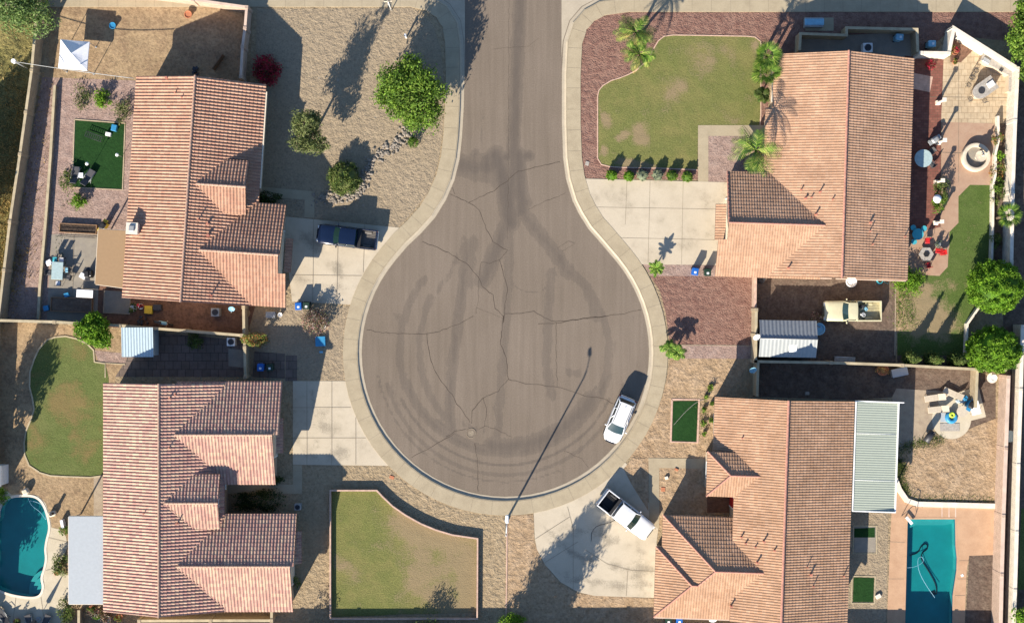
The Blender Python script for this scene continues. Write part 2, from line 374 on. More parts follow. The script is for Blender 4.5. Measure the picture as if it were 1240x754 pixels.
    def build(s, name, mats, parent=None, loc=None):
        if isinstance(mats, str): mats = [mats]
        me = bpy.data.meshes.new(name)
        V = np.array(s.v, dtype=float).reshape(-1, 3)
        if parent is None and loc is None:
            lo, hi = V.min(0), V.max(0); loc = ((lo[0]+hi[0])/2, (lo[1]+hi[1])/2, lo[2])
        if loc is not None and parent is None: V = V-np.array(loc)
        me.from_pydata(V.tolist(), [], s.f)
        for m in mats: me.materials.append(MATS[m])
        me.polygons.foreach_set('material_index', s.m); me.polygons.foreach_set('use_smooth', s.sm)
        if s.uv is not None:
            ul = me.uv_layers.new(name='UVMap'); ul.data.foreach_set('uv', np.array(s.uv).ravel())
        me.update()
        o = bpy.data.objects.new(name, me); COL.objects.link(o)
        if parent is not None: o.parent = parent
        elif loc is not None: o.location = loc
        return o
def tag(o, label=None, cat=None, group=None, kind=None):
    if label: o['label'] = label
    if cat: o['category'] = cat
    if group: o['group'] = group
    if kind: o['kind'] = kind
    return o
def thing(name, label, cat, loc, rz=0, group=None):
    o = bpy.data.objects.new(name, None); COL.objects.link(o); o.empty_display_size = .2
    o.location = loc; o.rotation_euler = (0, 0, rz)
    return tag(o, label, cat, group)
def dup(root, loc, rz=None, label=None, scale=None, group=None):
    def cp(o, par):
        c = o.copy(); COL.objects.link(c); c.parent = par
        for ch in o.children: cp(ch, c)
        return c
    r = root.copy(); COL.objects.link(r); r.location = loc
    if rz is not None: r.rotation_euler = (0, 0, rz)
    if scale is not None: r.scale = scale if not isinstance(scale, (int, float)) else (scale,)*3
    if label: r['label'] = label
    if group: r['group'] = group
    for ch in root.children: cp(ch, r)
    return r
# ------------------------------------------------------------------ flat sheets
def pip(P, poly):
    x, y = P[:, 0], P[:, 1]; ins = np.zeros(len(P), bool); n = len(poly)
    for i in range(n):
        x1, y1 = poly[i]; x2, y2 = poly[(i+1) % n]
        if y1 == y2: continue
        c = ((y1 > y) != (y2 > y)) & (x < (x2-x1)*(y-y1)/(y2-y1)+x1); ins ^= c
    return ins
def segdist(P, a, b):
    a = np.array(a); b = np.array(b); d = b-a; L = max(1e-9, d@d)
    t = np.clip(((P-a)@d)/L, 0, 1); q = a+t[:, None]*d
    return np.hypot(*(P-q).T)
def sheet(name, poly, z, mat, grid=None, strokes=None, holes=(), px=True, kind='structure', clipgrid=None):
    """polygon sheet; grid = interior point spacing (m) for the wear attribute; strokes = [(pts, width_m, amp)]"""
    P = [W2(*p) for p in poly] if px else [tuple(p) for p in poly]
    H = [[W2(*p) for p in h] for h in holes] if px else holes
    vs = [Vector(p) for p in P]; es = [(i, (i+1) % len(P)) for i in range(len(P))]
    for h in H:
        o = len(vs); vs += [Vector(p) for p in h]; es += [(o+i, o+(i+1) % len(h)) for i in range(len(h))]
    if grid:
        A = np.array(P); lo, hi = A.min(0), A.max(0)
        if clipgrid: lo = np.maximum(lo, clipgrid[0]); hi = np.minimum(hi, clipgrid[1])
        gx, gy = np.meshgrid(np.arange(lo[0], hi[0], grid), np.arange(lo[1], hi[1], grid))
        Q = np.stack([gx.ravel(), gy.ravel()], 1); Q[:, 0] += grid*.37*((np.arange(len(Q)) % 2)-.5)
        Q = Q[pip(Q, P)]
        dm = np.min([segdist(Q, P[i], P[(i+1) % len(P)]) for i in range(len(P))], 0)
        Q = Q[dm > grid*.4]
        vs += [Vector(q) for q in Q]
    r = delaunay_2d_cdt(vs, es, [], 0, 1e-6)
    V = np.array([[v.x, v.y] for v in r[0]]); F = np.array(r[2])
    C = V[F].mean(1); k = pip(C, P)
    for h in H: k &= ~pip(C, h)
    F = F[k]
    a = V[F]; cr = (a[:,1,0]-a[:,0,0])*(a[:,2,1]-a[:,0,1])-(a[:,1,1]-a[:,0,1])*(a[:,2,0]-a[:,0,0])
    F[cr < 0] = F[cr < 0][:, ::-1]
    me = bpy.data.meshes.new(name)
    me.from_pydata(np.c_[V, np.full(len(V), z)].tolist(), [], F.tolist())
    me.materials.append(MATS[mat])
    if grid and strokes is not None:
        at = me.attributes.new('wear', 'FLOAT', 'POINT'); val = np.zeros(len(V))
        for pts, wd, amp in strokes:
            pp = [W2(*q) for q in pts]
            d = segdist(V, pp[0], pp[0]) if len(pp) == 1 else np.min([segdist(V, pp[i], pp[i+1]) for i in range(len(pp)-1)], 0)
            val = np.maximum(val, amp*np.exp(-(d/(wd*1.15))**2))
        at.data.foreach_set('value', val.astype(np.float32))
    o = bpy.data.objects.new(name, me); COL.objects.link(o)
    tag(o, kind=kind)
    return o
def strip_on(mb, pts, wd, z, mi=0):
    """thin flat polyline strip, pts in world 2D"""
    n = len(pts); vs = []; P = [Vector((p[0], p[1])) for p in pts]
    ws = wd if isinstance(wd, (list, tuple)) else [wd]*n
    for i in range(n):
        d = (P[min(i+1, n-1)]-P[max(i-1, 0)]).normalized(); nn = Vector((-d.y, d.x))*ws[i]/2
        vs += [(*(P[i]-nn), z), (*(P[i]+nn), z)]
    mb.add(vs, [(2*i, 2*i+2, 2*i+3, 2*i+1) for i in range(n-1)], mi)
def densify(pts, step, closed=False, smooth=0):
    P = [Vector(p) for p in pts]
    if closed: P = P+[P[0]]
    for _ in range(smooth):
        Q = [] if closed else [P[0]]
        for a, b in zip(P, P[1:]): Q += [a.lerp(b, .25), a.lerp(b, .75)]
        if closed: Q.append(Q[0])
        else: Q.append(P[-1])
        P = Q
    out = []
    for a, b in zip(P, P[1:]):
        k = max(1, int((b-a).length/step))
        out += [a.lerp(b, i/k) for i in range(k)]
    if not closed: out.append(P[-1])
    return [tuple(p) for p in out]
def offset(pts, d):
    P = [Vector(p) for p in pts]; n = len(P); out = []
    for i in range(n):
        t = (P[min(i+1, n-1)]-P[max(i-1, 0)]).normalized(); out.append(tuple(P[i]+Vector((t.y, -t.x))*d))
    return out
def bw(mb, name, mats, parent):
    """build a part given in world coordinates under an unrotated Empty"""
    L = parent.location; mb.v = [(x-L[0], y-L[1], z-L[2]) for x, y, z in mb.v]
    return mb.build(name, mats, parent)
# ================================================================== ROAD, CURB, SIDEWALK
ring = [(-4500,-14),(300,-14),(500,-14),(525,-8),(545,5),(558,25),(562,50),(563,90),(562,130),(560,165),(557,192),(550.5,219),(540,243),(527,264),(510,283),(494,298)]
for a in range(140, 403, 5): ring.append((612+173.5*math.cos(R(a)), 427-173.5*math.sin(R(a))))
ring += [(724,291),(712,277.5),(701,260),(693,244),(685,217),(681.5,192),(680,150),(680,90),(682,50),(690,25),(705,8),(725,-3),(760,-8),(900,-8),(5000,-8)]
ringW = [W2(*p) for p in ring]
vis = [p for p in ringW]
edge = densify(ringW, .6)
CR = {  # wear strokes of the asphalt (px points, half width m, amount)
'a': [([(612+128*math.cos(R(a)), 424-135*math.sin(R(a))) for a in range(140, 205, 5)], .5, .5), ([(612+125*math.cos(R(a)), 424-125*math.sin(R(a))) for a in range(-20, 45, 5)], .45, .52), ([(612+104*math.cos(R(a)), 420-120*math.sin(R(a))) for a in range(150, 230, 5)], .5, .48), ([(588,192),(640,189)], .55, .8), ([(604,208),(634,244)], .75, .8), ([(575,186),(570,200)], .5, .6), ([(612+139*math.cos(R(a)), 424-139*math.sin(R(a))) for a in range(205, 340, 5)], .14, .75), ([(612+156*math.cos(R(a)), 427-156*math.sin(R(a))) for a in range(190, 300, 5)], .10, .6), ([(612+118*math.cos(R(a)), 424-118*math.sin(R(a))) for a in range(225, 345, 5)], .12, .65), ([(630,-5),(627,60),(624,130),(621,200),(617,262)], .6, .85), ([(600,188),(612,225),(618,270)], .8, 1.0), ([(628,186),(632,256)], .6, .95),
 ([(548,198),(575,203),(600,200)], 1.0, .8), ([(575,212),(600,218)], .8, .5), ([(585,110),(583,200)], .5, .3), ([(618,262),(602,300),(585,340)], .8, .75),
 ([(618,260),(616,330),(612,400),(606,480),(602,530)], .6, .5), ([(632,255),(655,285),(676,312),(688,330)], .7, .66), ([(672,305),(690,325),(712,350),(722,385)], .6, .52),
 ([(568,295),(562,330),(556,380),(548,440),(544,500),(548,530)], .6, .62), ([(570,295),(565,340)], 1.0, .5), ([(560,300),(545,330),(530,352)], .5, .4),
 ([(668,330),(664,380),(662,440),(668,480)], .6, .5), ([(690,250),(700,300)], .5, .2),
 ([(612+148*math.cos(R(a)), 427-148*math.sin(R(a))) for a in range(195, 350, 6)], .28, .5),
 ([(612+128*math.cos(R(a)), 420-128*math.sin(R(a))) for a in range(200, 345, 6)], .5, .62),
 ([(612+122*math.cos(R(a)), 418-122*math.sin(R(a))) for a in range(262, 330, 6)], .8, .75),
 ([(612+108*math.cos(R(a)), 418-108*math.sin(R(a))) for a in range(190, 262, 6)], .5, .35),
 ([(612+160*math.cos(R(a)), 427-160*math.sin(R(a))) for a in range(150, 390, 6)], .2, .28),
 ([(644+33*math.cos(R(a)), 318-36*math.sin(R(a))) for a in range(170, 350, 10)], .10, .5),
 ([(650+22*math.cos(R(a)), 310-32*math.sin(R(a))) for a in range(200, 350, 10)], .08, .35),
 ([(690,450),(700,452)], .6, .45), ([(470,400),(474,470),(500,530)], .35, .3), ([(480,380),(490,450),(512,510)], .5, .35),
 ([(725,-5),(722,5)], .3, .3), ([(655,0),(652,120),(650,200)], .4, .22), ([(596,20),(592,160)], .4, .22), ([(746,410),(735,460),(715,500)], .5, .3)]}
road_poly = [p for p in ring]+[(5000,-100),(-4500,-100)]
road = sheet('road', road_poly, 0.0, 'asphalt', grid=.19, strokes=CR['a'], clipgrid=((-14.5,-18.5),(14.5,31.5)))
def Z6(l): return [(540+x/3.77, 190+y/3.77) for x, y in l]
def Z7(l): return [(540+x/3.77, 380+y/3.77) for x, y in l]
def ZL(l): return [(330+x/3.77, 380+y/3.77) for x, y in l]
cracks = [Z6([(20,170),(105,208),(150,240),(185,330),(215,390),(280,425),(245,470),(262,540),(280,600),(265,720),(262,754)])+Z7([(262,10),(250,140),(275,200),(283,297),(240,350),(170,383),(120,440),(118,500)]),
 Z6([(105,208),(220,155),(290,100),(330,65),(420,45),(520,22)]), Z6([(-110,385),(15,437),(90,485),(150,550),(165,590),(215,630),(225,690),(262,728)]),
 Z6([(270,715),(340,712),(400,705),(450,735),(500,752),(560,745),(700,730),(829,712)])+[(776,375)], Z7([(420,45),(520,40),(640,18),(730,10)]),
 Z7([(283,297),(380,320),(440,325),(510,333),(620,370),(720,385),(765,410)]), Z7([(130,590),(145,660),(147,754)])+[(579,595)],
 ZL([(430,72),(500,85),(590,90),(705,90),(760,78),(829,55)])+Z7([(60,45),(125,10)]), ZL([(705,90),(715,180),(735,250),(780,320),(829,380)])+Z7([(50,410),(110,495)]),
 ZL([(635,655),(720,610),(829,545)]), Z7([(505,40),(502,180),(508,330)]), Z7([(170,385),(187,450),(175,510),(150,525)]), Z7([(175,510),(240,530),(300,560)]),
 Z7([(0,560),(40,535),(90,525)]), Z6([(375,240),(440,210),(545,165)]), Z6([(245,470),(200,485),(160,480),(150,550)]), Z6([(150,560),(148,640),(138,715)]), Z6([(30,140),(40,170)]),
 Z7([(540,625),(620,660),(650,700)]), [(616,-5),(616,80),(615.5,180),(615,290)], Z7([(262,20),(140,-30)]), [(596,60),(607,58),(640,56),(652,47)], Z6([(510,415),(560,385),(590,395),(530,430)])]
thin = {10:.035, 11:.04, 12:.035, 13:.045, 14:.03, 15:.03, 16:.03, 17:.03, 18:.03, 19:.022, 20:.02, 21:.02, 22:.025}
mb = MB(); r2 = random.Random(3)
for i, c in enumerate(cracks):
    pts = densify([W2(*p) for p in c], .35)
    pts = [pts[0]]+[(x+r2.uniform(-.06,.06), y+r2.uniform(-.06,.06)) for x, y in pts[1:-1]]+[pts[-1]]
    ww = thin.get(i, .052)
    strip_on(mb, pts, [ww*r2.uniform(.6,1.3) for _ in pts], .004)
tag(mb.build('road_cracks', 'crack', loc=(0,0,0)), kind='structure')
# curb + sidewalk ring
mb = MB()
prof = [(0.0,.004,0),(.24,.012,0),(.30,.02,0),(.42,.145,0),(.50,.152,1),(1.84,.155,1),(1.85,.06,1)]
offs = [offset(edge, d) for d, _, _ in prof]
for k in range(len(prof)-1):
    vs = []
    for i in range(len(edge)): vs += [(*offs[k][i], prof[k][1]), (*offs[k+1][i], prof[k+1][1])]
    mb.add(vs, [(2*i+1, 2*i, 2*i+2, 2*i+3)[::-1] for i in range(len(edge)-1)], prof[k+1][2] if k else 0, smooth=False)
L = 0
for i in range(1, len(edge)):
    L += math.hypot(edge[i][0]-edge[i-1][0], edge[i][1]-edge[i-1][1])
    if abs(edge[i][0]) > 60: continue
    if L > 1.55:
        L = 0; strip_on(mb, [offs[4][i], offs[5][i]], .022, .159, 2)
seam = [offs[4][i] for i in range(len(edge)) if abs(edge[i][0]) < 60]; strip_on(mb, seam, .018, .158, 2)
for i in range(len(offs[0])-1): pass
rim = [offset(edge, .02)[i] for i in range(len(edge)) if abs(edge[i][0]) < 60]; strip_on(mb, rim, .05, .0085, 2)
tag(mb.build('sidewalk', ['gutter','sidewalk','joint'], loc=(0,0,0)), kind='structure')
sheet('gutter_apron', [(680,72),(681.5,50),(689.5,25),(704,8),(725,-3),(760,-8),(760,-30),(680,-30)], .009, 'gutter')
sheet('gutter_apron', [(563,92),(562,50),(558,25),(545,5),(525,-8),(500,-14),(500,-30),(563,-30)], .009, 'gutter')
# ================================================================== GROUND AND YARDS
PB = [(15,602),(33,600.5),(45,602.5),(53,612),(58,628),(59.5,640),(56,652),(54,664),(55.5,676),(53,688),(49,699),(52,710),(49,719),(42,722),(28,721),(12,718),(-3,712),(-20,700),(-30,675),(-25,650),(-8,636),(1,628),(1,617),(6,607)]
PB = [tuple(p) for p in densify(PB, 99, closed=True, smooth=2)]
PD = [(1098.5,628),(1156,628),(1156.5,660),(1158,675),(1157.5,690),(1153,720),(1152,790),(1094.5,790)]
blk = offset(ringW, .9)
sheet('ground', [*blk, (400,-360), (-400,-360)], G, 'gravel_tan', px=False, holes=[[W2(*p) for p in PB], [W2(*p) for p in PD]])
sheet('ground', [(-4500,-99),(5000,-99),(5000,-4500),(-4500,-4500)], G, 'gravel_tan')
GI = [0]
def g(name, poly, mat, L=1, **kw):
    GI[0] += 1; return sheet(name, poly, G+.006*L+.00008*GI[0], mat, **kw)
# lot upper left
g('gravel_yard', [(311,12),(500,10),(524,30),(534,60),(538,100),(538,150),(530,200),(520,232),(500,256),(470,290),(470,274),(380,264),(320,264),(310,120)], 'gravel_grey')
g('backyard_sand', [(55,-30),(306,-30),(306,16),(303,98),(328,115),(160,100),(60,96),(60,40)], 'sand')
g('gravel_yard', [(52,94),(165,98),(155,290),(120,345),(110,393),(0,388),(12,340),(30,210)], 'gravel_pink')
g('patio', [(63,284),(122,280),(150,300),(150,345),(130,392),(57,389)], 'patio_grey', 2)
g('side_yard_dirt', [(120,345),(150,350),(310,368),(299,408),(90,393),(118,390)], 'dirt_rust', 3)
g('wild_grass', [(-500,-200),(52,-200),(48,60),(40,150),(24,240),(8,350),(2,386),(-500,386)], 'wild_grass')
g('artificial_turf', [(92,146),(151,150.5),(148,229),(89,226)], 'turf', 3)
# lot lower left
g('backyard_dirt', [(2,389),(300,410),(300,456),(140,456),(140,760),(-500,760),(-500,389)], 'sand', holes=[PB])
g('side_yard_pavers', [(153,436),(160,400),(298,412),(303,456),(140,456)], 'paver_dark', 2)
g('side_yard_slab', [(277,422),(298,424),(298,445),(277,443)], 'patio_grey', 3)
g('brick_path', [(115,424),(155,428),(152,440),(141,441),(129,440),(129,457),(126,457)], 'gravel_pink', 2)
g('gravel_yard', [(309,373),(424,371),(418,392),(417,420),(419,460),(303,460),(303,408)], 'gravel_grey', 1)
lawnB = [(58,411),(68,408),(80,407),(93,410),(106,416),(114,424),(115,438),(128,440),(132,457),(136,575),(110,577),(80,576),(62,575),(48,571),(36,563),(30.5,550),(30,535),(32,522),(38,508),(42,495),(40,482),(36.5,468),(37,450),(42,435),(48,422)]
g('back_lawn', lawnB, 'lawn_green', 3, grid=.4, strokes=[([(80,484),(88,490)], 1.6, .62), ([(100,535),(105,540)], 1.4, .42), ([(88,420),(100,425)], 1.0, .3), ([(42,510),(42,540)], .8, .4)])
deckB = [(-60,560),(2,588),(15,598.5),(34,597),(47,600),(56,609),(61,625),(63,638),(72,640),(80,648),(83,660),(78,672),(72,682),(72,690),(84,696),(84,722),(78,740),(76,790),(-100,790)]
sheet('pool_deck', deckB, G+.018, 'deck_cream', holes=[PB])
g('side_path', [(114,577),(125,577),(125,626),(114,626)], 'border_concrete', 2)
g('driveway', [(355,461),(426,461),(433,488),(448,523),(478,563.5),(355,562)], 'driveway', 3, grid=.4, strokes=[([(385,500),(392,515)], .7, .45), ([(400,545),(420,548)], .5, .4), ([(380,475),(384,555)], .3, .35)])
g('driveway', [(342,262),(497,277),(478,293),(460,315),(443,343),(431,369),(354,365)], 'driveway', 3, grid=.4, strokes=[([(408,320),(411,330)], .3, .6), ([(375,290),(385,300)], .5, .5), ([(365,340),(430,350)], .3, .3)])
g('walkway', [(312,226),(381,232),(381,264),(369,263),(369,242),(312,238)], 'sidewalk', 4)
g('walkway', [(272,586),(355,586),(355,562.5),(366,562.5),(366,597),(272,597)], 'sidewalk', 4)
g('gravel_yard', [(330,564),(469,564.5),(500,595),(545,620),(585,625),(614,625),(614,760),(340,760),(340,598)], 'gravel_tan', 1)
g('stepping_slabs', [(346,430),(360,430),(360,461),(346,461)], 'paver_dark', 2)
g('stepping_slabs', [(308,425),(345,428),(345,458),(306,456)], 'paver_dark', 2)
lawnF = [(402,593.5),(456,593),(464,602),(476,613),(492,624),(510,634),(528,641),(548,647),(577,652),(577,741),(402,746)]
g('front_lawn', lawnF, 'lawn_mixed', 3, grid=.35, strokes=[([(492,628),(520,645),(560,668)], 1.7, .78), ([(490,640),(505,660)], 1.6, .58), ([(505,705),(530,722),(565,735)], 1.5, .66), ([(562,680),(572,735)], 1.3, .85), ([(515,675),(545,695)], 1.8, .5), ([(410,680),(425,690)], 1.0, .38)])
# lot upper right
g('red_gravel', [(704,216),(701.5,150),(701.5,75),(704,50),(711,34),(724,22),(742,17),(765,15.5),(1300,15.5),(1300,60),(1145,42),(1107,75),(1000,75),(930,70),(930,219)], 'mulch_red', 1)
lawnC = [(723.5,117),(725,110),(730,104),(740,98),(750,95),(760,91),(770,86),(780,77),(787,69),(791,60),(797,50),(804,44.5),(815,43),(850,43.5),(905,44.5),(914,45.5),(921,51),(921,138),(920,152),(845,152),(844.5,206),(800,204),(752,203),(738,202),(728,199.5),(723.5,192)]
g('front_lawn', lawnC, 'lawn_mixed', 3, grid=.35, strokes=[([(812,112),(822,106)], .9, .5), ([(845,65),(852,75)], 1.1, .42), ([(880,60),(885,66)], .7, .4), ([(733,143),(735,148)], .5, .85), ([(774,158),(776,168)], .6, .95), ([(750,168),(760,162)], .3, .9), ([(730,180),(732,185)], .3, .85), ([(750,196),(790,203)], .4, .7), ([(915,55),(917,65)], .4, .8), ([(880,140),(890,150)], 1, .25)])
g('gravel_yard', [(857,165),(930,165),(930,221),(857,221)], 'gravel_pink', 4)
g('walkway', [(845,152),(930,152),(930,165),(857.5,165),(857.5,221),(845,220)], 'sidewalk', 5)
g('driveway', [(705,216.5),(882,221),(876,330),(866,321),(771,320),(757,300),(741,282),(723,261),(708,240)], 'driveway', 6)
g('gravel_strip', [(777,318),(868,321),(868,336),(788,334)], 'gravel_pink', 5)
g('red_gravel', [(787,334),(912,335),(912,418),(812,417),(809,404),(806,380),(799,352)], 'mulch_red', 5)
g('gravel_strip', [(812,417),(912,418),(912,434),(811,434)], 'gravel_pink', 4)
g('gravel_yard', [(811,434),(912,434),(880,478),(870,545),(856,556),(760,554),(785,520),(802,480),(809,450)], 'sand_orange', 1)
g('side_yard_gravel', [(914,330),(1084,330),(1084,441),(914,436)], 'dirt_brown', 3)
g('backyard_dirt', [(1084,336),(1108,332),(1122,370),(1115,400),(1085,402)], 'sand', 3)
lawnC2 = [(1174,224),(1204,224.5),(1203,318),(1196,340),(1178,375),(1173,388),(1172,430),(1086,430),(1086,403),(1100,398),(1094,372),(1096,352),(1108,330),(1137,330),(1147,322),(1148,282),(1160,270),(1160,238)]
g('back_lawn', lawnC2, 'lawn_bright', 4, grid=.35, strokes=[([(1112,366),(1122,380),(1132,388)], 1.5, 1.0), ([(1098,380),(1110,395)], 1.0, .9), ([(1118,352),(1121,365)], .8, .8), ([(1135,350),(1150,345)], .8, .35), ([(1140,385),(1150,392)], 1, .6), ([(1090,370),(1095,395)], .6, .8)])
g('planting_strip', [(1086,430),(1172,430),(1172,445),(1086,441)], 'dirt_brown', 5)
g('patio', [(1125,70),(1150,45),(1228,92),(1224,150),(1125,148)], 'paver_tiles', 4)
g('patio', [(1140,148),(1207,150),(1205,224.5),(1174,224),(1160,238),(1160,270),(1149,281),(1149,300),(1138,300)], 'deck_terra', 4)
g('brick_patio', [(1095,68),(1142,72),(1139,148),(1138,285),(1095,290)], 'brick_paving', 5)
g('patio', [(1095,285),(1138,275),(1149,285),(1147,323),(1137,334),(1095,332)], 'deck_terra', 6)
g('planting_bed', [(1207,150),(1224,150),(1219,330),(1203,330),(1204,224)], 'dirt_brown', 5)
g('planting_bed', [(1150,46),(1177,62),(1163,76),(1150,76)], 'dirt_rust', 6)
g('side_yard_slab', [(963,45),(1107,40),(1107,75),(963,70)], 'patio_grey', 4)
g('utility_pad', [(973,22),(1009,22),(1009,38),(975,38)], 'sidewalk', 5)
# lot lower right
g('artificial_turf', [(815,485),(845,485),(843,534),(813.5,533)], 'turf', 4)
g('walkway', [(785,554),(858,555),(857,567),(798,566),(798,640),(786,632)], 'sidewalk', 5)
g('driveway', [(646,616),(688,604),(726,584),(755,557),(775,580),(797,640),(795,655),(793,723),(720,720.5),(700,716),(679,704),(660,683),(650,664),(647.5,650)], 'driveway', 3, grid=.4, strokes=[([(662,640),(690,668),(730,684),(790,690)], .3, .42), ([(690,700),(740,706),(788,708)], .35, .4), ([(735,655),(745,652)], .5, .5), ([(700,640),(735,650)], .25, .35), ([(770,700),(775,670)], .4, .35)])
g('gravel_yard', [(755,567),(766,554),(785,554),(785,618),(764,585)], 'sand_orange', 4)
g('gravel_yard', [(614,624),(646,622),(647,655),(655,676),(678,706),(700,718),(792,724),(792,770),(614,770)], 'sand_orange', 2)
g('courtyard_gravel', [(798,566),(890,567),(890,618),(798,640)], 'sand_orange', 2)
g('entry_slab', [(856,592),(890,592),(890,620),(856,620)], 'dirt_rust', 3)
g('side_yard_gravel', [(914,436),(1108,444),(1108,478),(1034,484),(912,480)], 'dirt_brown', 2)
g('gravel_yard', [(1107,444),(1178,446),(1205,460),(1205,525),(1150,528),(1107,480)], 'dirt_brown', 2)
g('side_yard_slab', [(1085,470),(1150,474),(1130,520),(1104,545),(1080,560),(1080,480)], 'border_concrete', 3)
g('backyard_dirt', [(1088,545),(1115,535),(1150,528),(1170,520),(1208,505),(1206,605),(1100,604),(1090,580)], 'sand_orange', 4)
sheet('pool_deck', [(1082,575),(1100,608),(1205,612),(1205,671),(1173,672),(1170,690),(1166,790),(1072,790),(1078,640)], G+.0385, 'deck_salmon', holes=[PD])
g('gravel_yard', [(1022,606),(1075,610),(1074,680),(1072,790),(1020,790)], 'gravel_grey', 2)
g('gravel_yard', [(1173,672),(1204,671),(1202,790),(1166,790)], 'dirt_brown', 4)
g('artificial_turf', [(1034,637),(1060,637),(1060,668),(1034,668)], 'patio_grey', 4)
g('artificial_turf', [(1034,639),(1059,638),(1059,650),(1034,650)], 'turf', 5)
g('artificial_turf', [(1033,698),(1058,699),(1057,728),(1032,728)], 'turf', 5)
g('brick_circle', [(1164,628.5),(1186,629),(1190,632),(1190,645),(1187,649),(1163,649)], 'paver_dark', 5)
# alley and lot beyond
g('alley', [(1212,395),(1240,395),(1240,790),(1205,790)], 'dirt_brown', 1)
g('wild_grass', [(1224,60),(1500,0),(1500,395),(1214,395)], 'dirt_brown', 1)
g('back_lawn', [(1236,615),(1300,615),(1300,713),(1232,713)], 'lawn_green', 2)
# soft fringe of weeds around bare earth (stuff)
def fringe(name, lines, n, mat, h=.12, w_=.35):
    mb = MB(); q = random.Random(5)
    segs = [(a, b) for l in lines for a, b in zip(l, l[1:])]
    for _ in range(n):
        a, b = q.choice(segs); t = q.random(); x, y = W2(a[0]+(b[0]-a[0])*t, a[1]+(b[1]-a[1])*t)
        x += q.gauss(0, w_); y += q.gauss(0, w_); an = q.uniform(0, 6.28); s_ = q.uniform(.06,.15); hh = h*q.uniform(.4,1.2)
        dx, dy = math.cos(an)*s_, math.sin(an)*s_; z = G+.01
        mb.add([(x-dx*.3, y-dy*.3, z), (x+dx*.3, y+dy*.3, z), (x+dy, y+dx, z+hh)], [(0,1,2)])
    return tag(mb.build(name, mat, loc=(0,0,0)), kind='stuff')
fringe('grass', [[(1088,545),(1112,536),(1140,532)],[(1086,552),(1090,580),(1100,600)],[(1104,604),(1205,605)],[(1086,560),(1094,568)]], 5000, 'leaf_mid', w_=.3)
fringe('weeds', [[(75,265),(72,330)],[(98,112),(108,125)],[(85,215),(80,250)],[(140,125),(150,145)],[(848,470),(852,530)],[(855,480),(853,520)],[(96,100),(98,125)]], 700, 'leaf_mid', w_=.35)
fringe('grass', [[(1088,345),(1090,398)],[(1096,352),(1105,392)]], 1500, 'leaf_bright', w_=.35)
fringe('grass', [[(38,105),(10,300)],[(20,90),(-20,300)],[(20,300),(-10,380)]], 9000, 'leaf_dry', h=.35, w_=1.0)
# joints and borders -------------------------------------------------
mb = MB()
def jl(*pts): strip_on(mb, [W2(*p) for p in pts], .03, G+.047)
jl((759,218),(757,272)); jl((787,218.5),(784.5,318)); jl((827,219.5),(825,320)); jl((722,251),(868,253.5)); jl((748,288),(866,290.5))
jl((372,461),(372,562)); jl((402,461),(402,562)); jl((345,493),(425,493)); jl((345,530),(443,530)); jl((431,505),(431,562))
jl((410,268),(408,366)); jl((354,333),(438,334)); jl((380,266),(379,365)); jl((442,272),(440,330))
jl((687,613),(694,640),(694,716)); jl((733,592),(760,625),(794,640)); jl((648,652),(690,625)); jl((709,665),(735,682),(765,690),(793,691)); jl((760,690),(758,721)); jl((660,680),(700,655))
jl((1075,655),(1097,656)); jl((1074,700),(1096,700)); jl((1157,678),(1173,678)); jl((1155,720),(1168,720)); jl((1158,700),(1170,700))
jl((1125,118),(1226,119)); jl((1160,80),(1160,222)); jl((1140,185),(1165,186)); jl((60,330),(118,332)); jl((90,286),(88,388))
jl((0,600),(-30,610)); jl((58,650),(83,656)); jl((56,690),(73,686)); jl((20,722),(16,754)); jl((50,722),(55,754))
tag(mb.build('slab_joints', 'joint', loc=(0,0,0)), kind='structure')
def border(name, pts, wd, h, mat, closed=False, label=None):
    P = [W2(*p) for p in pts]
    if closed: P = P+[P[0], P[1]]
    mb = MB(); a = offset(P, wd/2); b = offset(P, -wd/2); n = len(P)-(1 if closed else 0)
    vs = []
    for i in range(n): vs += [(*a[i], G), (*a[i], G+h), (*b[i], G+h), (*b[i], G)]
    fs = []
    for i in range(n-1): o = i*4; fs += [(o, o+4, o+5, o+1), (o+1, o+5, o+6, o+2), (o+2, o+6, o+7, o+3)]
    mb.add(vs, fs); o = mb.build(name, mat)
    return tag(o, label, 'edging')
border('lawn_edging', lawnB[:8], .14, .07, 'coping_beige', label='pale curved edging at the top of the long back lawn beside the kidney pool yard')
border('lawn_edging', lawnB[9+4:]+[lawnB[0]], .14, .07, 'coping_beige', label='wavy pale edging along the west side of the long back lawn')
border('lawn_edging', [(125,575.5),(110,577.5),(80,576.5),(62,575.5),(48,571.5)], .14, .07, 'coping_beige', label='straight pale edging below the long back lawn, above the kidney pool')
border('lawn_edging', lawnC[:19], .10, .05, 'border_pink', label='thin pink edging curving round the palm corner of the fuller front lawn')
border('lawn_edging', lawnC[20:]+[lawnC[0]], .10, .05, 'border_pink', label='thin pink edging behind the row of six clipped balls')
border('turf_edging', [(91,145),(152,149.5),(149,230),(88,227)], .10, .06, 'coping_beige', True, label='pale edging round the artificial turf with the two recliners')
border('turf_edging', [(813.5,483.5),(846.5,483.5),(844.5,535.5),(812,534.5)], .2, .05, 'border_pink', True, label='tan edging round the artificial turf patch in the front sand yard')
border('turf_edging', [(1033,636),(1061,636),(1061,669.5),(1032.5,669.5)], .12, .05, 'coping_beige', True, label='pale edging round the half shaded small turf bed')
border('turf_edging', [(1031.5,697),(1059.5,697),(1058.5,729.5),(1030.5,729.5)], .12, .05, 'coping_beige', True, label='pale edging round the sunlit small turf bed near the rectangular pool')
border('yard_edging', [(614,632),(613.5,700),(612.5,760)], .12, .06, 'border_pink', label='long thin pink edging running down from the street lamp')
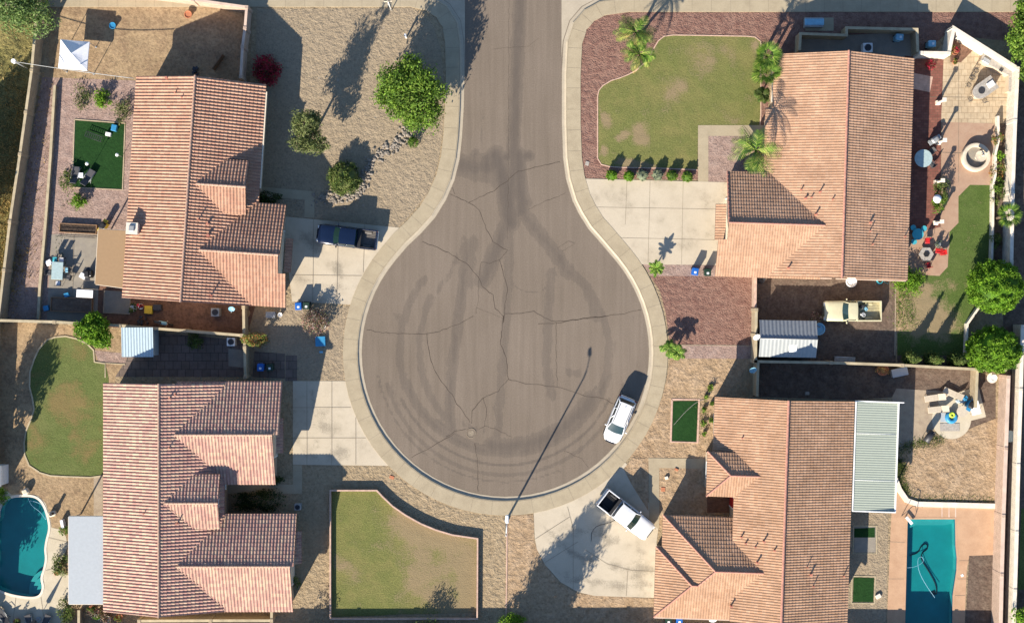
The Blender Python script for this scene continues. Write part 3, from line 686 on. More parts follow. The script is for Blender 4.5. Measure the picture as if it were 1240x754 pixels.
border('yard_edging', [(1084,341),(1083.5,400),(1083,430)], .1, .05, 'border_concrete', label='thin edging between truck parking yard and grass')
border('planter_curb', [(1083,579),(1088,592),(1097,605),(1110,609.5),(1150,610.5),(1206,612)], .5, .18, 'coping_white', label='wide pale curb between bare earth and salmon pool deck')
border('yard_edging', [(790,418),(812,417.5),(912,418.5)], .08, .05, 'border_concrete', label='thin edging under the red gravel beside the driveway')
border('yard_edging', [(152,441),(128,439.5),(128,457)], .10, .06, 'coping_beige', label='short pale edging at the corner of the brick path')
border('yard_edging', [(856,478),(858,465),(869,464)], .08, .06, 'wood', label='short brown edging near the sand yard plants')
# ================================================================== POOLS
def pool(label, outline, loc_px, depth, tile):
    P = [W2(*p) for p in outline]; c = W(*loc_px)
    t = thing('swimming_pool', label, 'pool', (c[0], c[1], -depth))
    mb = MB(); n = len(P); vs = [(x, y, G+.01) for x, y in P]+[(x, y, -.12) for x, y in P]+[(x, y, -depth) for x, y in P]
    a = sum(P[i][0]*P[(i+1)%n][1]-P[(i+1)%n][0]*P[i][1] for i in range(n))
    fl = (lambda f: f[::-1]) if a > 0 else (lambda f: f)
    mb.add(vs[:2*n], [fl((i, (i+1)%n, n+(i+1)%n, n+i)) for i in range(n)], 1)
    mb.add(vs[n:], [fl((i, (i+1)%n, n+(i+1)%n, n+i)) for i in range(n)], 0)
    bw(mb, 'basin_wall', ['pool_plaster', tile], t)
    o = sheet('basin_floor', P, -depth, 'pool_plaster_deep', px=False); o.data.transform(Matrix.Translation(-Vector(t.location))); o.parent = t; del o['kind']
    o = sheet('water', P, -.02, 'pool_water', px=False); o.data.transform(Matrix.Translation(-Vector(t.location))); o.parent = t; del o['kind']
    return t
pB = pool('kidney shaped teal swimming pool with cream deck', PB, (30,660), .8, 'pool_tile')
pD = pool('rectangular teal swimming pool in salmon deck', PD, (1127,690), .75, 'pool_tile')
def cop(t, P, wd, mat, closed=True):
    P = [W2(*p) for p in P]; P2 = P+[P[0], P[1]] if closed else P; a = offset(P2, wd); n = len(P2)-1 if closed else len(P2)
    mb = MB(); vs = []
    for i in range(n): vs += [(*P2[i], G), (*P2[i], G+.05), (*a[i], G+.05), (*a[i], G)]
    fs = []
    for i in range(n-1): o = i*4; fs += [(o, o+4, o+5, o+1), (o+1, o+5, o+6, o+2), (o+2, o+6, o+7, o+3)]
    mb.add(vs, fs); bw(mb, 'coping', mat, t)
cop(pB, PB[::-1], .22, 'coping_white')
cop(pD, PD, -.22, 'deck_salmon')
mb = MB()
for k, (r_, zz) in enumerate([(26,-.55),(19,-.38),(12,-.2)]):
    pts = [W2(51-2+(-r_)*math.cos(R(a))*.8+4, 717-r_*math.sin(R(a))) for a in range(-10, 91, 10)]+[W2(52,719)]
    inside = pts
    mb.prism(inside, -.78-.002*k, zz)
bw(mb, 'pool_steps', 'pool_plaster', pB)
mb = MB(); mb.prism([W2(1099,628.6), W2(1155.5,628.6), W2(1155.5,634), W2(1145,636), W2(1110,636), W2(1102,640), W2(1099,640)], -.74, -.3); bw(mb, 'pool_bench', 'pool_plaster', pD)
# ================================================================== BLOCK WALLS
def block_wall(label, pts, h, mat='block_beige', cop='coping_beige', t=.2, pil=4.9, name='block_wall', z0=0.0, pw=.34, closed=False):
    P = [W2(*p) for p in pts]
    root = thing(name, label, 'wall', (*P[0], z0))
    mb = MB(); mc = MB()
    for m, ww, za, zb in ((mb, t, z0, h-.07), (mc, t+.05, h-.07, h)):
        a = offset(P, ww/2); b = offset(P, -ww/2); n = len(P); vs = []
        # mitre
        def mit(Pl, d):
            out = []
            for i in range(n):
                p = Vector(Pl[i])
                if i in (0, n-1):
                    q = Vector(Pl[1])-p if i == 0 else p-Vector(Pl[n-2]); q.normalize(); out.append(p+Vector((q.y, -q.x))*d)
                else:
                    u = (p-Vector(Pl[i-1])).normalized(); v = (Vector(Pl[i+1])-p).normalized()
                    nn = (Vector((u.y, -u.x))+Vector((v.y, -v.x))); nn.normalize()
                    out.append(p+nn*(d/max(.5, nn.dot(Vector((u.y, -u.x))))))
            return out
        a = mit(P, ww/2); b = mit(P, -ww/2)
        for i in range(n): vs += [(*a[i], za), (*a[i], zb), (*b[i], zb), (*b[i], za)]
        fs = []
        for i in range(n-1): o = i*4; fs += [(o, o+4, o+5, o+1), (o+1, o+5, o+6, o+2), (o+2, o+6, o+7, o+3), (o+3, o+7, o+4, o)]
        fs += [(0,1,2,3), (n*4-1, n*4-2, n*4-3, n*4-4)]
        m.add(vs, fs)
    bw(mb, 'wall_panel', mat, root); bw(mc, 'coping', cop, root)
    if pil:
        for i in range(len(P)-1):
            a = Vector(P[i]); b = Vector(P[i+1]); L = (b-a).length; k = max(1, round(L/pil)); an = math.atan2(b.y-a.y, b.x-a.x)
            for j in range(k+(1 if i == len(P)-2 else 0)):
                if L < 1.0 and j: continue
                p = a.lerp(b, j/k); m = MB(); m.box((p.x, p.y, (z0+h+.05)/2), (pw, pw, h+.05-z0), an, bev=.02); bw(m, 'pillar', mat, root)
    return root
block_wall('long beige block wall between the weedy strip and the upper left backyard', [(57,-60),(54,20),(48,90),(34,190),(22,270),(8,386)], 1.85)
block_wall('beige block wall dividing the two left backyards, from the west wall to the side gate', [(3,387.5),(75,389.5),(153,394),(230,400),(298,405.5)], 1.85)
block_wall('beige block wall down the far west side of the kidney pool yard', [(1,389),(-2,470),(-8,600),(-16,760)], 1.85)
block_wall('pinkish block wall above the upper left backyard, corner by the crimson bush', [(100,-14),(160,-4),(240,6),(304,15),(302,40),(299,62),(297,98)], 1.85, 'block_pink', 'coping_pink')
block_wall('low green topped retaining wall inside the pink gravel strip', [(69,105),(64,190),(58,270),(51,347),(49,386)], .6, 'block_beige', 'coping_beige', pil=0)
block_wall('short wall between the two left houses beside the orange shrub', [(299.5,372),(300,405),(301,420),(301.5,455)], 1.6, pil=5)
block_wall('low pink capped wall round the patchy front lawn of the lower left house', [(401,747),(401,592.5),(457,592.5),(464,600),(476,611.5),(492,622.5),(510,632.5),(528,640),(548,646),(578.5,650.5),(578,747),(401,747)], .58, 'block_pink', 'border_pink', t=.09, pil=0)
block_wall('beige block wall under the lower left house with a short return', [(175,746),(260,745.5),(333,745.5),(333,734)], 1.6)
block_wall('long block wall below the bottom lots, just outside the picture', [(-300,778),(180,776),(345,776),(620,775),(800,774),(1000,776),(1205,778),(1500,778)], 1.85)
block_wall('reddish low wall beside the red gravel and the truck parking yard', [(911.5,334),(911,374)], 1.3, 'block_pink', 'border_pink', pil=0)
block_wall('beige gate wall beside the white roofed shed', [(911,375),(910.5,405),(910,436)], 1.85, pil=2.4)
block_wall('beige block wall dividing the two right lots, behind the shed and cypresses', [(910,436.5),(1000,438),(1085,441),(1176,446)], 1.85)
block_wall('short beige wall below the shed corner running to the lower right house', [(913,438),(912,478)], 1.85, pil=0)
block_wall('short block wall between the lounge patio and the side strip, below the upper garden tree', [(1176,446),(1174,492)], 1.5, pil=0)
block_wall('tall pinkish east boundary wall of the rectangular pool lot', [(1211,455),(1208,540),(1205,620),(1203,690),(1201,778)], 1.9, 'block_pink', 'coping_pink', t=.3)
block_wall('white angled wall round the outdoor kitchen patio', [(1107,69.5),(1140,70),(1146,40),(1222,88),(1219,150),(1216,235),(1214.5,318),(1214,345)], 1.9, 'block_white', 'coping_white', t=.28)
block_wall('low white curving garden wall between the lawn and the planting bed', [(1205,142),(1205.5,172),(1202,186),(1201.5,213),(1199,225),(1198.5,275),(1197,330),(1196,352),(1168,392),(1166,435)], .75, 'block_white', 'coping_white', t=.16, pil=0)
block_wall('shaded beige wall hiding the air conditioner beside the upper right house', [(963,66),(964,46),(1019,48),(1019,39),(1103,41),(1104,68)], 1.7, 'block_beige', 'coping_beige', pil=0)
block_wall('beige wall of the neighbouring lot beyond the dark alley', [(1228,395),(1226,470),(1223,560),(1221,640),(1217,778)], 1.85, 'block_white', 'coping_white', t=.3)
block_wall('little cross wall beside the side strip shelf near the two round trees', [(1176,446),(1211,447)], 1.5, pil=0)
block_wall('low stub wall at the bottom edge beside the grey patio cover', [(100,735),(100,768)], 1.0, pil=0)
# ================================================================== HOUSES
def tiles(mb, poly, p0, down, z0, slope, per, course, amp, lip, uvs, zoff=.0):
    """corrugated tile sheet on the plane z = z0 - slope*dist along down, clipped to the convex polygon (local xy)"""
    A = np.array(poly, float); d = np.array(down, float); d /= np.hypot(*d); u = np.array([-d[1], d[0]])
    rel = A-np.array(p0); U = rel@u; V = rel@d
    u0, u1 = math.floor(U.min()/per)*per, U.max()+per; v0, v1 = math.floor(V.min()/course)*course, V.max()+course
    K = 6; nu = int(round((u1-u0)/per))*K+1; us = u0+np.arange(nu)*per/K
    fr = (np.arange(nu) % K)/K
    prof = amp*np.where(fr < .7, np.sin(np.pi*np.clip(fr/.7, 0, 1))**.8, 0)
    nc = int(math.ceil((v1-v0)/course)); vv = []; lo = []
    for k in range(nc): vv += [v0+k*course+.004, v0+(k+1)*course]; lo += [0, lip]
    vv = np.array(vv); lo = np.array(lo)
    q = np.random.RandomState(int(abs(z0*1000+p0[0]*10))).rand(nc, nu//K+2)*.010
    uu, v2 = np.meshgrid(us, vv); jit = q[np.repeat(np.arange(nc), 2)][:, np.minimum(np.arange(nu)//K, nu//K)]
    X = p0[0]+uu*u[0]+v2*d[0]; Y = p0[1]+uu*u[1]+v2*d[1]
    Z = z0-slope*v2+prof[None]+lo[:, None]+jit+zoff
    nv = len(vv); idx = np.arange(nv*nu).reshape(nv, nu)
    F = np.stack([idx[:-1, :-1], idx[1:, :-1], idx[1:, 1:], idx[:-1, 1:]], -1).reshape(-1, 4)
    P3 = np.stack([X, Y, Z], -1).reshape(-1, 3)
    # drop faces far outside
    c = P3[F][:, :, :2].mean(1); ok = np.ones(len(F), bool); n = len(A)
    ar = sum(A[i][0]*A[(i+1)%n][1]-A[(i+1)%n][0]*A[i][1] for i in range(n)); 
    if ar < 0: A = A[::-1]
    for i in range(n):
        a = A[i]; b = A[(i+1)%n]; e = (b-a)/np.hypot(*(b-a)); nrm = np.array([e[1], -e[0]]); ok &= ((c-a)@nrm) < course
    F = F[ok]; used = np.unique(F); rm = -np.ones(len(P3), int); rm[used] = np.arange(len(used)); F = rm[F]
    UVp = np.stack([uu/per+.0, v2/course+.0], -1).reshape(-1, 2)[used]; P3 = P3[used]
    me = bpy.data.meshes.new('t'); me.from_pydata(P3.tolist(), [], F.tolist())
    l = me.uv_layers.new(name='UVMap'); li = np.array([x.vertex_index for x in me.loops]) if False else F.ravel()
    uvc = UVp[li].reshape(-1, 4, 2); m_ = uvc.mean(1, keepdims=True); uvc = uvc*.98+m_*.02
    l.data.foreach_set('uv', uvc.ravel())
    bm = bmesh.new(); bm.from_mesh(me); bpy.data.meshes.remove(me)
    if np.cross(np.array([X[0,1]-X[0,0], Y[0,1]-Y[0,0]]), np.array([X[1,0]-X[0,0], Y[1,0]-Y[0,0]])) > 0: bmesh.ops.reverse_faces(bm, faces=bm.faces[:])
    for i in range(n):
        a = A[i]; b = A[(i+1)%n]; e = (b-a)/np.hypot(*(b-a))
        bmesh.ops.bisect_plane(bm, geom=bm.verts[:]+bm.edges[:]+bm.faces[:], plane_co=(a[0], a[1], 0), plane_no=(e[1], -e[0], 0), clear_outer=True)
    ul = bm.loops.layers.uv.active; bm.verts.index_update(); o = len(mb.v)
    mb.v += [tuple(v.co) for v in bm.verts]
    for f in bm.faces:
        mb.f.append(tuple(v.index+o for v in f.verts)); mb.m.append(0); mb.sm.append(False)
        uvs += [tuple(lp[ul].uv) for lp in f.loops]
    bm.free()
def slab(mb, uvs, poly, zf, th=.16):
    n = len(poly); a = sum(poly[i][0]*poly[(i+1)%n][1]-poly[(i+1)%n][0]*poly[i][1] for i in range(n))
    if a < 0: poly = poly[::-1]
    vs = [(x, y, zf(x, y)-th) for x, y in poly]+[(x, y, zf(x, y)-.012) for x, y in poly]
    fs = [tuple(range(n-1, -1, -1)), tuple(range(n, 2*n))]+[(i, (i+1)%n, n+(i+1)%n, n+i) for i in range(n)]
    mb.add(vs, fs, 1)
    for f in fs: uvs += [(0.5, 0.5)]*len(f)
class House:
    def __init__(s, name, label, O, th, tile, ridge, per, course, amp, lip, wallm, slope=.34):
        x, y = W2(*O); s.root = thing(name, label, 'house', (x, y, G), R(th)); s.tile = tile; s.ridge = ridge
        s.p = (per, course, amp, lip); s.wall = wallm; s.sl = slope
    def roof(s, planes, name='roof'):
        """planes: list of (poly, p0, down, z0[, slope]); heights above yard level"""
        mb = MB(); uvs = []
        for pl in planes:
            poly, p0, dn, z0 = pl[:4]; sl = pl[4] if len(pl) > 4 else s.sl
            tiles(mb, poly, p0, dn, z0, sl, *s.p, uvs)
            L = math.hypot(*dn); d = (dn[0]/L, dn[1]/L)
            slab(mb, uvs, poly, lambda x, y: z0-sl*((x-p0[0])*d[0]+(y-p0[1])*d[1]))
        mb.uv = uvs; return mb.build(name, [s.tile, 'trim_brown'], s.root)
    def cap(s, lines, roof, r_=.12):
        mb = MB()
        for a, b in lines:
            a = Vector(a); b = Vector(b); L = (b-a).length; k = max(1, int(L/.4))
            for i in range(k):
                p = a.lerp(b, i/k); q = a.lerp(b, (i+1)/k); 
                d = (b-a).normalized(); sd = d.cross(Vector((0,0,1))).normalized(); up = sd.cross(d)
                vs = []
                for pt, rr in ((p, r_*.86), (q, r_)):
                    for j in range(7):
                        t = math.pi*j/6; vs.append(pt+sd*math.cos(t)*rr+up*(math.sin(t)*rr*.85+(.0 if rr < r_ else .02)))
                fs = [(j, j+7, j+8, j+1) for j in range(6)]+[tuple(range(7, 14))]
                mb.add(vs, fs)
        return mb.build('ridge_cap', s.ridge, roof)
    def walls(s, blocks):
        """blocks: (x0,x1,y0,y1,h, axis, ridge_pos, ridge_z) gable prisms, or axis None flat"""
        mb = MB()
        for x0, x1, y0, y1, h, ax, rp, rz in blocks:
            if ax is None: mb.box(((x0+x1)/2, (y0+y1)/2, h/2-.1), (x1-x0, y1-y0, h+.2-.002)); continue
            if ax == 'y':
                pr = [(x0, -.2), (x1, -.2), (x1, h), (rp, rz), (x0, h)]; vs = [(x, y0, z) for x, z in pr]+[(x, y1, z) for x, z in pr]
                fs = [(0,1,2,3,4), (9,8,7,6,5)]
            else:
                pr = [(y0, -.2), (y1, -.2), (y1, h), (rp, rz), (y0, h)]; vs = [(x0, y, z) for y, z in pr]+[(x1, y, z) for y, z in pr]
                fs = [(4,3,2,1,0), (5,6,7,8,9)]
            f2 = [(i, 5+i, 5+(i+1)%5, (i+1)%5) for i in range(5)] if ax == 'y' else [(i, (i+1)%5, 5+(i+1)%5, 5+i) for i in range(5)]
            mb.add(vs, fs+f2)
        o = mb.build('wall', s.wall, s.root); return o
    def panel(s, name, c, wd, h, face, mat, frame=None, sub=None, th=.05):
        """flat element on a wall; face = angle of outward normal"""
        def mk(nm, par, m, w_, h_, off, t_, dz=0):
            b = MB(); b.box((c[0]+math.cos(face)*off, c[1]+math.sin(face)*off, c[2]+h/2+dz), (t_, w_, h_), face, bev=.01); return b.build(nm, m, par)
        o = mk(name, s.root, mat, wd, h, .02, th)
        if frame:
            b = MB()
            for sx in (-1, 1): b.box((c[0]+math.cos(face)*.04-math.sin(face)*sx*(wd/2+.04), c[1]+math.sin(face)*.04+math.cos(face)*sx*(wd/2+.04), c[2]+h/2), (.09, .08, h+.16), face)
            for sz in (0, 1): b.box((c[0]+math.cos(face)*.04, c[1]+math.sin(face)*.04, c[2]-.04+sz*(h+.08)), (.085, wd, .08), face)
            b.build('frame', frame, o)
        return o
    def garage(s, c, wd, face):
        o = s.panel('garage_door', c, wd, 2.1, face, 'trim_cream', 'white_paint')
        b = MB()
        for k in range(4): b.box((c[0]+math.cos(face)*.055, c[1]+math.sin(face)*.055, c[2]+.28+k*.5), (.02, wd-.2, .42), face, bev=.01)
        b.build('door_panels', 'trim_cream', o)
    def vents(s, pts, zf, name='vent_pipe'):
        for (x, y, h, r_) in pts:
            z = zf(x, y); b = MB(); b.cyl((x, y, z-.05), r_*1.6, .12, 12); b.cyl((x, y, z), r_, h, 12); b.cyl((x, y, z+h-.01), r_*1.35, .06, 12)
            b.build(name, 'vent_red', s.root)
def rz_(ridge, sl, d): return ridge-sl*abs(d)
# ---- house A and B share a plan: ridge at x=0, length 20.9, two wings to the street side (+x)
def left_house(kind):
    Aq = kind == 'A'
    if Aq: h = House('tiled_house', 'upper left house with salmon barrel tiles, chimney and brown patio cover', (254,105), -3.7, 'tile_a', 'ridge_tan', .305, .34, .08, .042, 'stucco_beige')
    else: h = House('tiled_house', 'lower left house with mottled pink and cream barrel tiles', (212,461), 0, 'tile_b', 'ridge_tan', .305, .34, .08, .042, 'stucco_tan')
    RZ = 5.05; Wd = 6.15 if Aq else 5.85; L = -20.9 if Aq else -21.5; sl = .34
    # wings: (ridge y, half width, xs, eave z)
    if Aq: wings = [('porch', -9.92, 2.52, 5.25, 4.0), ('garage', -16.0, 4.85, 8.95, 3.0)]
    else: wings = [('garage', -4.72, 4.86, 10.5, 2.98), ('porch', -11.0, 2.55, 5.4, 4.05), ('garage', -16.93, 4.62, 12.1, 3.0)]
    H = lambda z: z-G
    Ex = Wd if Aq else 5.6
    roof = h.roof([([(-Wd, 0), (0, 0), (0, L), (-Wd, L)], (0, 0), (-1, 0), RZ-G), ([(0, 0), (Ex, 0), (Ex, L), (0, L)], (0, 0), (1, 0), RZ-G)])
    h.cap([((0, .05, RZ-G+.06), (0, L-.05, RZ-G+.06))], roof)
    blocks = [(-Wd+.45, Ex-.45, L+.35, -.35, H(3.0)-.02, 'y', 0, H(RZ)-.2)]
    for nm, ry, hw, xe, ez in wings:
        rz = ez+sl*hw; xi = (RZ-rz)/sl; xin = xi-.15
        pl = []
        if nm == 'porch':
            pl = [([(xin, ry), (xe, ry), (xe, ry+hw), (xin, ry+hw)], (0, ry), (0, 1), H(rz)), ([(xin, ry), (xe, ry), (xe, ry-hw), (xin, ry-hw)], (0, ry), (0, -1), H(rz))]
            # trim valley side so wing planes never dip below the main roof by much
            rf = h.roof(pl)
            h.cap([((xi+.1, ry, H(rz)+.06), (xe+.03, ry, H(rz)+.06))], rf)
            blocks.append((1.0, xe-.35, ry-hw+.4, ry+hw-.4, H(ez)-.03, 'x', ry, H(rz)-.2))
            h.panel('front_door', (xe-.36, ry, 0), 1.0, 2.1, 0, 'trim_brown', 'white_paint')
            h.panel('window', (xe-.36, ry, 2.5), 1.1, .8, 0, 'car_glass', 'white_paint')
        else:
            if Aq: nx0, nx1 = xe+.05, xe-.05; ext = [(-17.65, -20.9, xe+.45)]; notch = xe-.4
            n_x, s_x = (xe+.0, xe-.35)
            if Aq:
                pn = [(xin, ry), (8.75, ry), (8.75, ry+hw), (xin, ry+hw)]; ps1 = [(xin, ry), (8.6, ry), (8.6, ry-1.7), (xin, ry-1.7)]; ps2 = [(xin, ry-1.7), (9.3, ry-1.7), (9.3, ry-hw), (xin, ry-hw)]; fx = 8.6; pent = (8.3, 9.5, -14.3, -17.5)
            elif ry > -8:
                pn = [(xin, ry), (11.0, ry), (11.0, ry+hw), (xin, ry+hw)]; ps1 = [(xin, ry), (10.35, ry), (10.35, ry-hw), (xin, ry-hw)]; ps2 = None; fx = 10.35; pent = (10.1, 11.0, -3.35, -6.65)
            else:
                pn = [(xin, ry), (12.35, ry), (12.35, ry+hw-.0), (xin, ry+hw)]; ps1 = [(xin, ry), (12.0, ry), (12.0, ry-hw), (xin, ry-hw)]; ps2 = None; fx = 12.0; pent = (11.7, 12.75, -14.0, -17.1)
            pl = [(pn, (0, ry), (0, 1), H(rz)), (ps1, (0, ry), (0, -1), H(rz))]
            if ps2: pl.append((ps2, (0, ry), (0, -1), H(rz)))
            rf = h.roof(pl)
            h.cap([((xi+.1, ry, H(rz)+.06), (fx+.05, ry, H(rz)+.06))], rf)
            x0, x1, y1, y0 = pent
            pr = h.roof([([(x0, y0), (x1, y0), (x1, y1), (x0, y1)], (x0, y1), (1, 0), 3.15)], 'eyebrow_roof') if False else None
            blocks.append((1.2, fx-.45, ry-hw+.45, ry+hw-.45, H(ez)-.03, 'x', ry, H(rz)-.22))
            q = h.roof([([(x1-.62, y0), (x1, y0), (x1, y1), (x1-.62, y1)], (x1-.62, y0), (1, 0), 2.72)], 'eyebrow_roof')
            h.garage((fx-.45, ry, .0), 4.9, 0)
    h.walls(blocks)
    for y in ((-3.5, -17.5) if Aq else (-5, -14)):
        h.panel('window', (-Wd+.45, y, .9), 1.8, 1.2, math.pi, 'car_glass', 'white_paint')
    h.panel('sliding_door', (-Wd+.45, -10.5, 0), 2.4, 2.0, math.pi, 'car_glass', 'white_paint')
    h.panel('window', (3.0, L+.35, 1.0), 1.4, 1.1, -math.pi/2, 'car_glass', 'white_paint')
    if Aq: h.panel('window', (Ex-.45, -4.0, .9), 1.8, 1.2, 0, 'car_glass', 'white_paint')
    zf = lambda x, y: H(RZ)-sl*abs(x)
    if Aq: h.vents([(-1.9, -1.6, .35, .05), (-2.9, -.2, .25, .09), (-1.2, -2.0, .25, .05), (1.1, -13.2, .5, .05), (1.9, -13.55, .3, .09), (2.0, -14.6, .3, .1), (2.6, -20.1, .5, .06)], zf)
    else: h.vents([(.95, -1.3, .3, .06), (1.4, -1.0, .2, .05), (1.6, -12.9, .5, .06), (-1.5, -12.0, .3, .05), (.9, -5.9, .3, .05), (3.9, -16.2, .35, .07)], zf)
    if Aq:
        b = MB(); b.box((-5.2, -14.4, H(4.2)/2), (.95, .95, H(4.2))); b.box((-5.2, -14.4, H(4.24)), (1.1, 1.1, .1)); b.build('chimney', 'stucco_white', h.root)
        b = MB(); b.box((-5.2, -14.4, H(4.35)), (.5, .5, .2), bev=.03); b.build('chimney_cap', 'metal_grey', h.root.children[-1])
    # gutters
    b = MB(); b.box((Ex+.06, L/4, H(2.98)-.0), (.12, abs(L)/2.3, .12)); b.build('gutter', 'trim_cream', h.root)
    return h
hA = left_house('A'); hB = left_house('B')
# ---- house C
def house_c():
    h = House('tiled_house', 'upper right house with even terracotta tiles and wide garage wing', (1008.5,78), -1.75, 'tile_c', 'ridge_red', .25, .34, .03, .027, 'stucco_beige')
    RZ = 5.2; H = lambda z: z-G; sl = .34; L = -20.8
    roof = h.roof([([(-6.4, .1), (0, .1), (0, -4.95), (-6.4, -4.95)], (0, 0), (-1, 0), H(RZ)), ([(-7.0, -4.95), (0, -4.95), (0, L), (-7.0, L)], (0, 0), (-1, 0), H(RZ)),
                   ([(0, .1), (6.85, .1), (6.85, L), (0, L)], (0, 0), (1, 0), H(RZ), .33)])
    h.cap([((0, .15, H(RZ)+.06), (0, L-.05, H(RZ)+.06))], roof)
    ry, hw, ez = -16.0, 4.97, 2.98; rz = ez+sl*hw; xi = -(RZ-rz)/sl
    g_ = h.roof([([(xi+.12, ry), (-10.45, ry), (-10.45, ry+hw), (xi+.12, ry+hw)], (0, ry), (0, 1), H(rz)),
                 ([(xi+.12, ry), (-10.45, ry), (-10.45, ry-1.55), (xi+.12, ry-1.55)], (0, ry), (0, -1), H(rz)),
                 ([(xi+.12, ry-1.55), (-11.3, ry-1.55), (-11.3, ry-hw), (xi+.12, ry-hw)], (0, ry), (0, -1), H(rz))])
    h.cap([((xi, ry, H(rz)+.06), (-10.5, ry, H(rz)+.06)), ((-10.45, ry+hw, H(ez)+.04), (-10.45, ry, H(rz)+.04))], g_, .1)
    h.roof([([(-11.35, -14.1), (-10.4, -14.1), (-10.4, -17.5), (-11.35, -17.5)], (-10.4, -14.1), (-1, 0), 2.72)], 'eyebrow_roof')
    h.walls([(-5.95, 6.4, L+.35, -.3, H(2.95), 'y', 0, H(RZ)-.2), (-6.5, -1, L+.36, -5.3, H(2.7), None, 0, 0), (-9.95, -1.5, ry-hw+.45, ry+hw-.45, H(ez)-.03, 'x', ry, H(rz)-.22)])
    h.garage((-9.95, ry, 0), 5.2, math.pi)
    h.panel('front_door', (-6.5, -9.6, 0), 1.0, 2.1, math.pi, 'trim_brown', 'white_paint')
    h.panel('window', (-5.95, -3.0, .9), 1.8, 1.2, math.pi, 'car_glass', 'white_paint'); h.panel('window', (-6.5, -7.2, .9), 1.5, 1.2, math.pi, 'car_glass', 'white_paint')
    h.panel('window', (6.4, -3.0, .9), 1.8, 1.2, 0, 'car_glass', 'white_paint'); h.panel('sliding_door', (6.4, -9.0, 0), 2.4, 2.0, 0, 'car_glass', 'white_paint'); h.panel('window', (6.4, -17.0, .9), 1.8, 1.2, 0, 'car_glass', 'white_paint')
    h.panel('window', (-3.0, L+.35, 1.0), 1.4, 1.1, -math.pi/2, 'car_glass', 'white_paint')
    h.vents([(-2.1, -12.9, .5, .06), (-2.4, -15.0, .5, .07), (-4.6, -20.0, .4, .07), (-3.3, -13.5, .3, .08), (-3.7, -12.7, .3, .05), (-1.0, -13.6, .3, .05), (-2.8, -13.4, .3, .05), (2.7, -15.6, .3, .09), (2.7, -16.4, .4, .05), (3.0, -17.6, .4, .05), (6.4, -16.7, .4, .05)], lambda x, y: H(RZ)-.34*abs(x))
    b = MB(); b.box((-3.6, L-.05, H(2.9)), (6.6, .1, .14)); b.box((3.4, L-.05, H(2.92)), (6.6, .1, .14)); b.build('fascia', 'coping_pink', h.root)
    return h
hC = house_c()
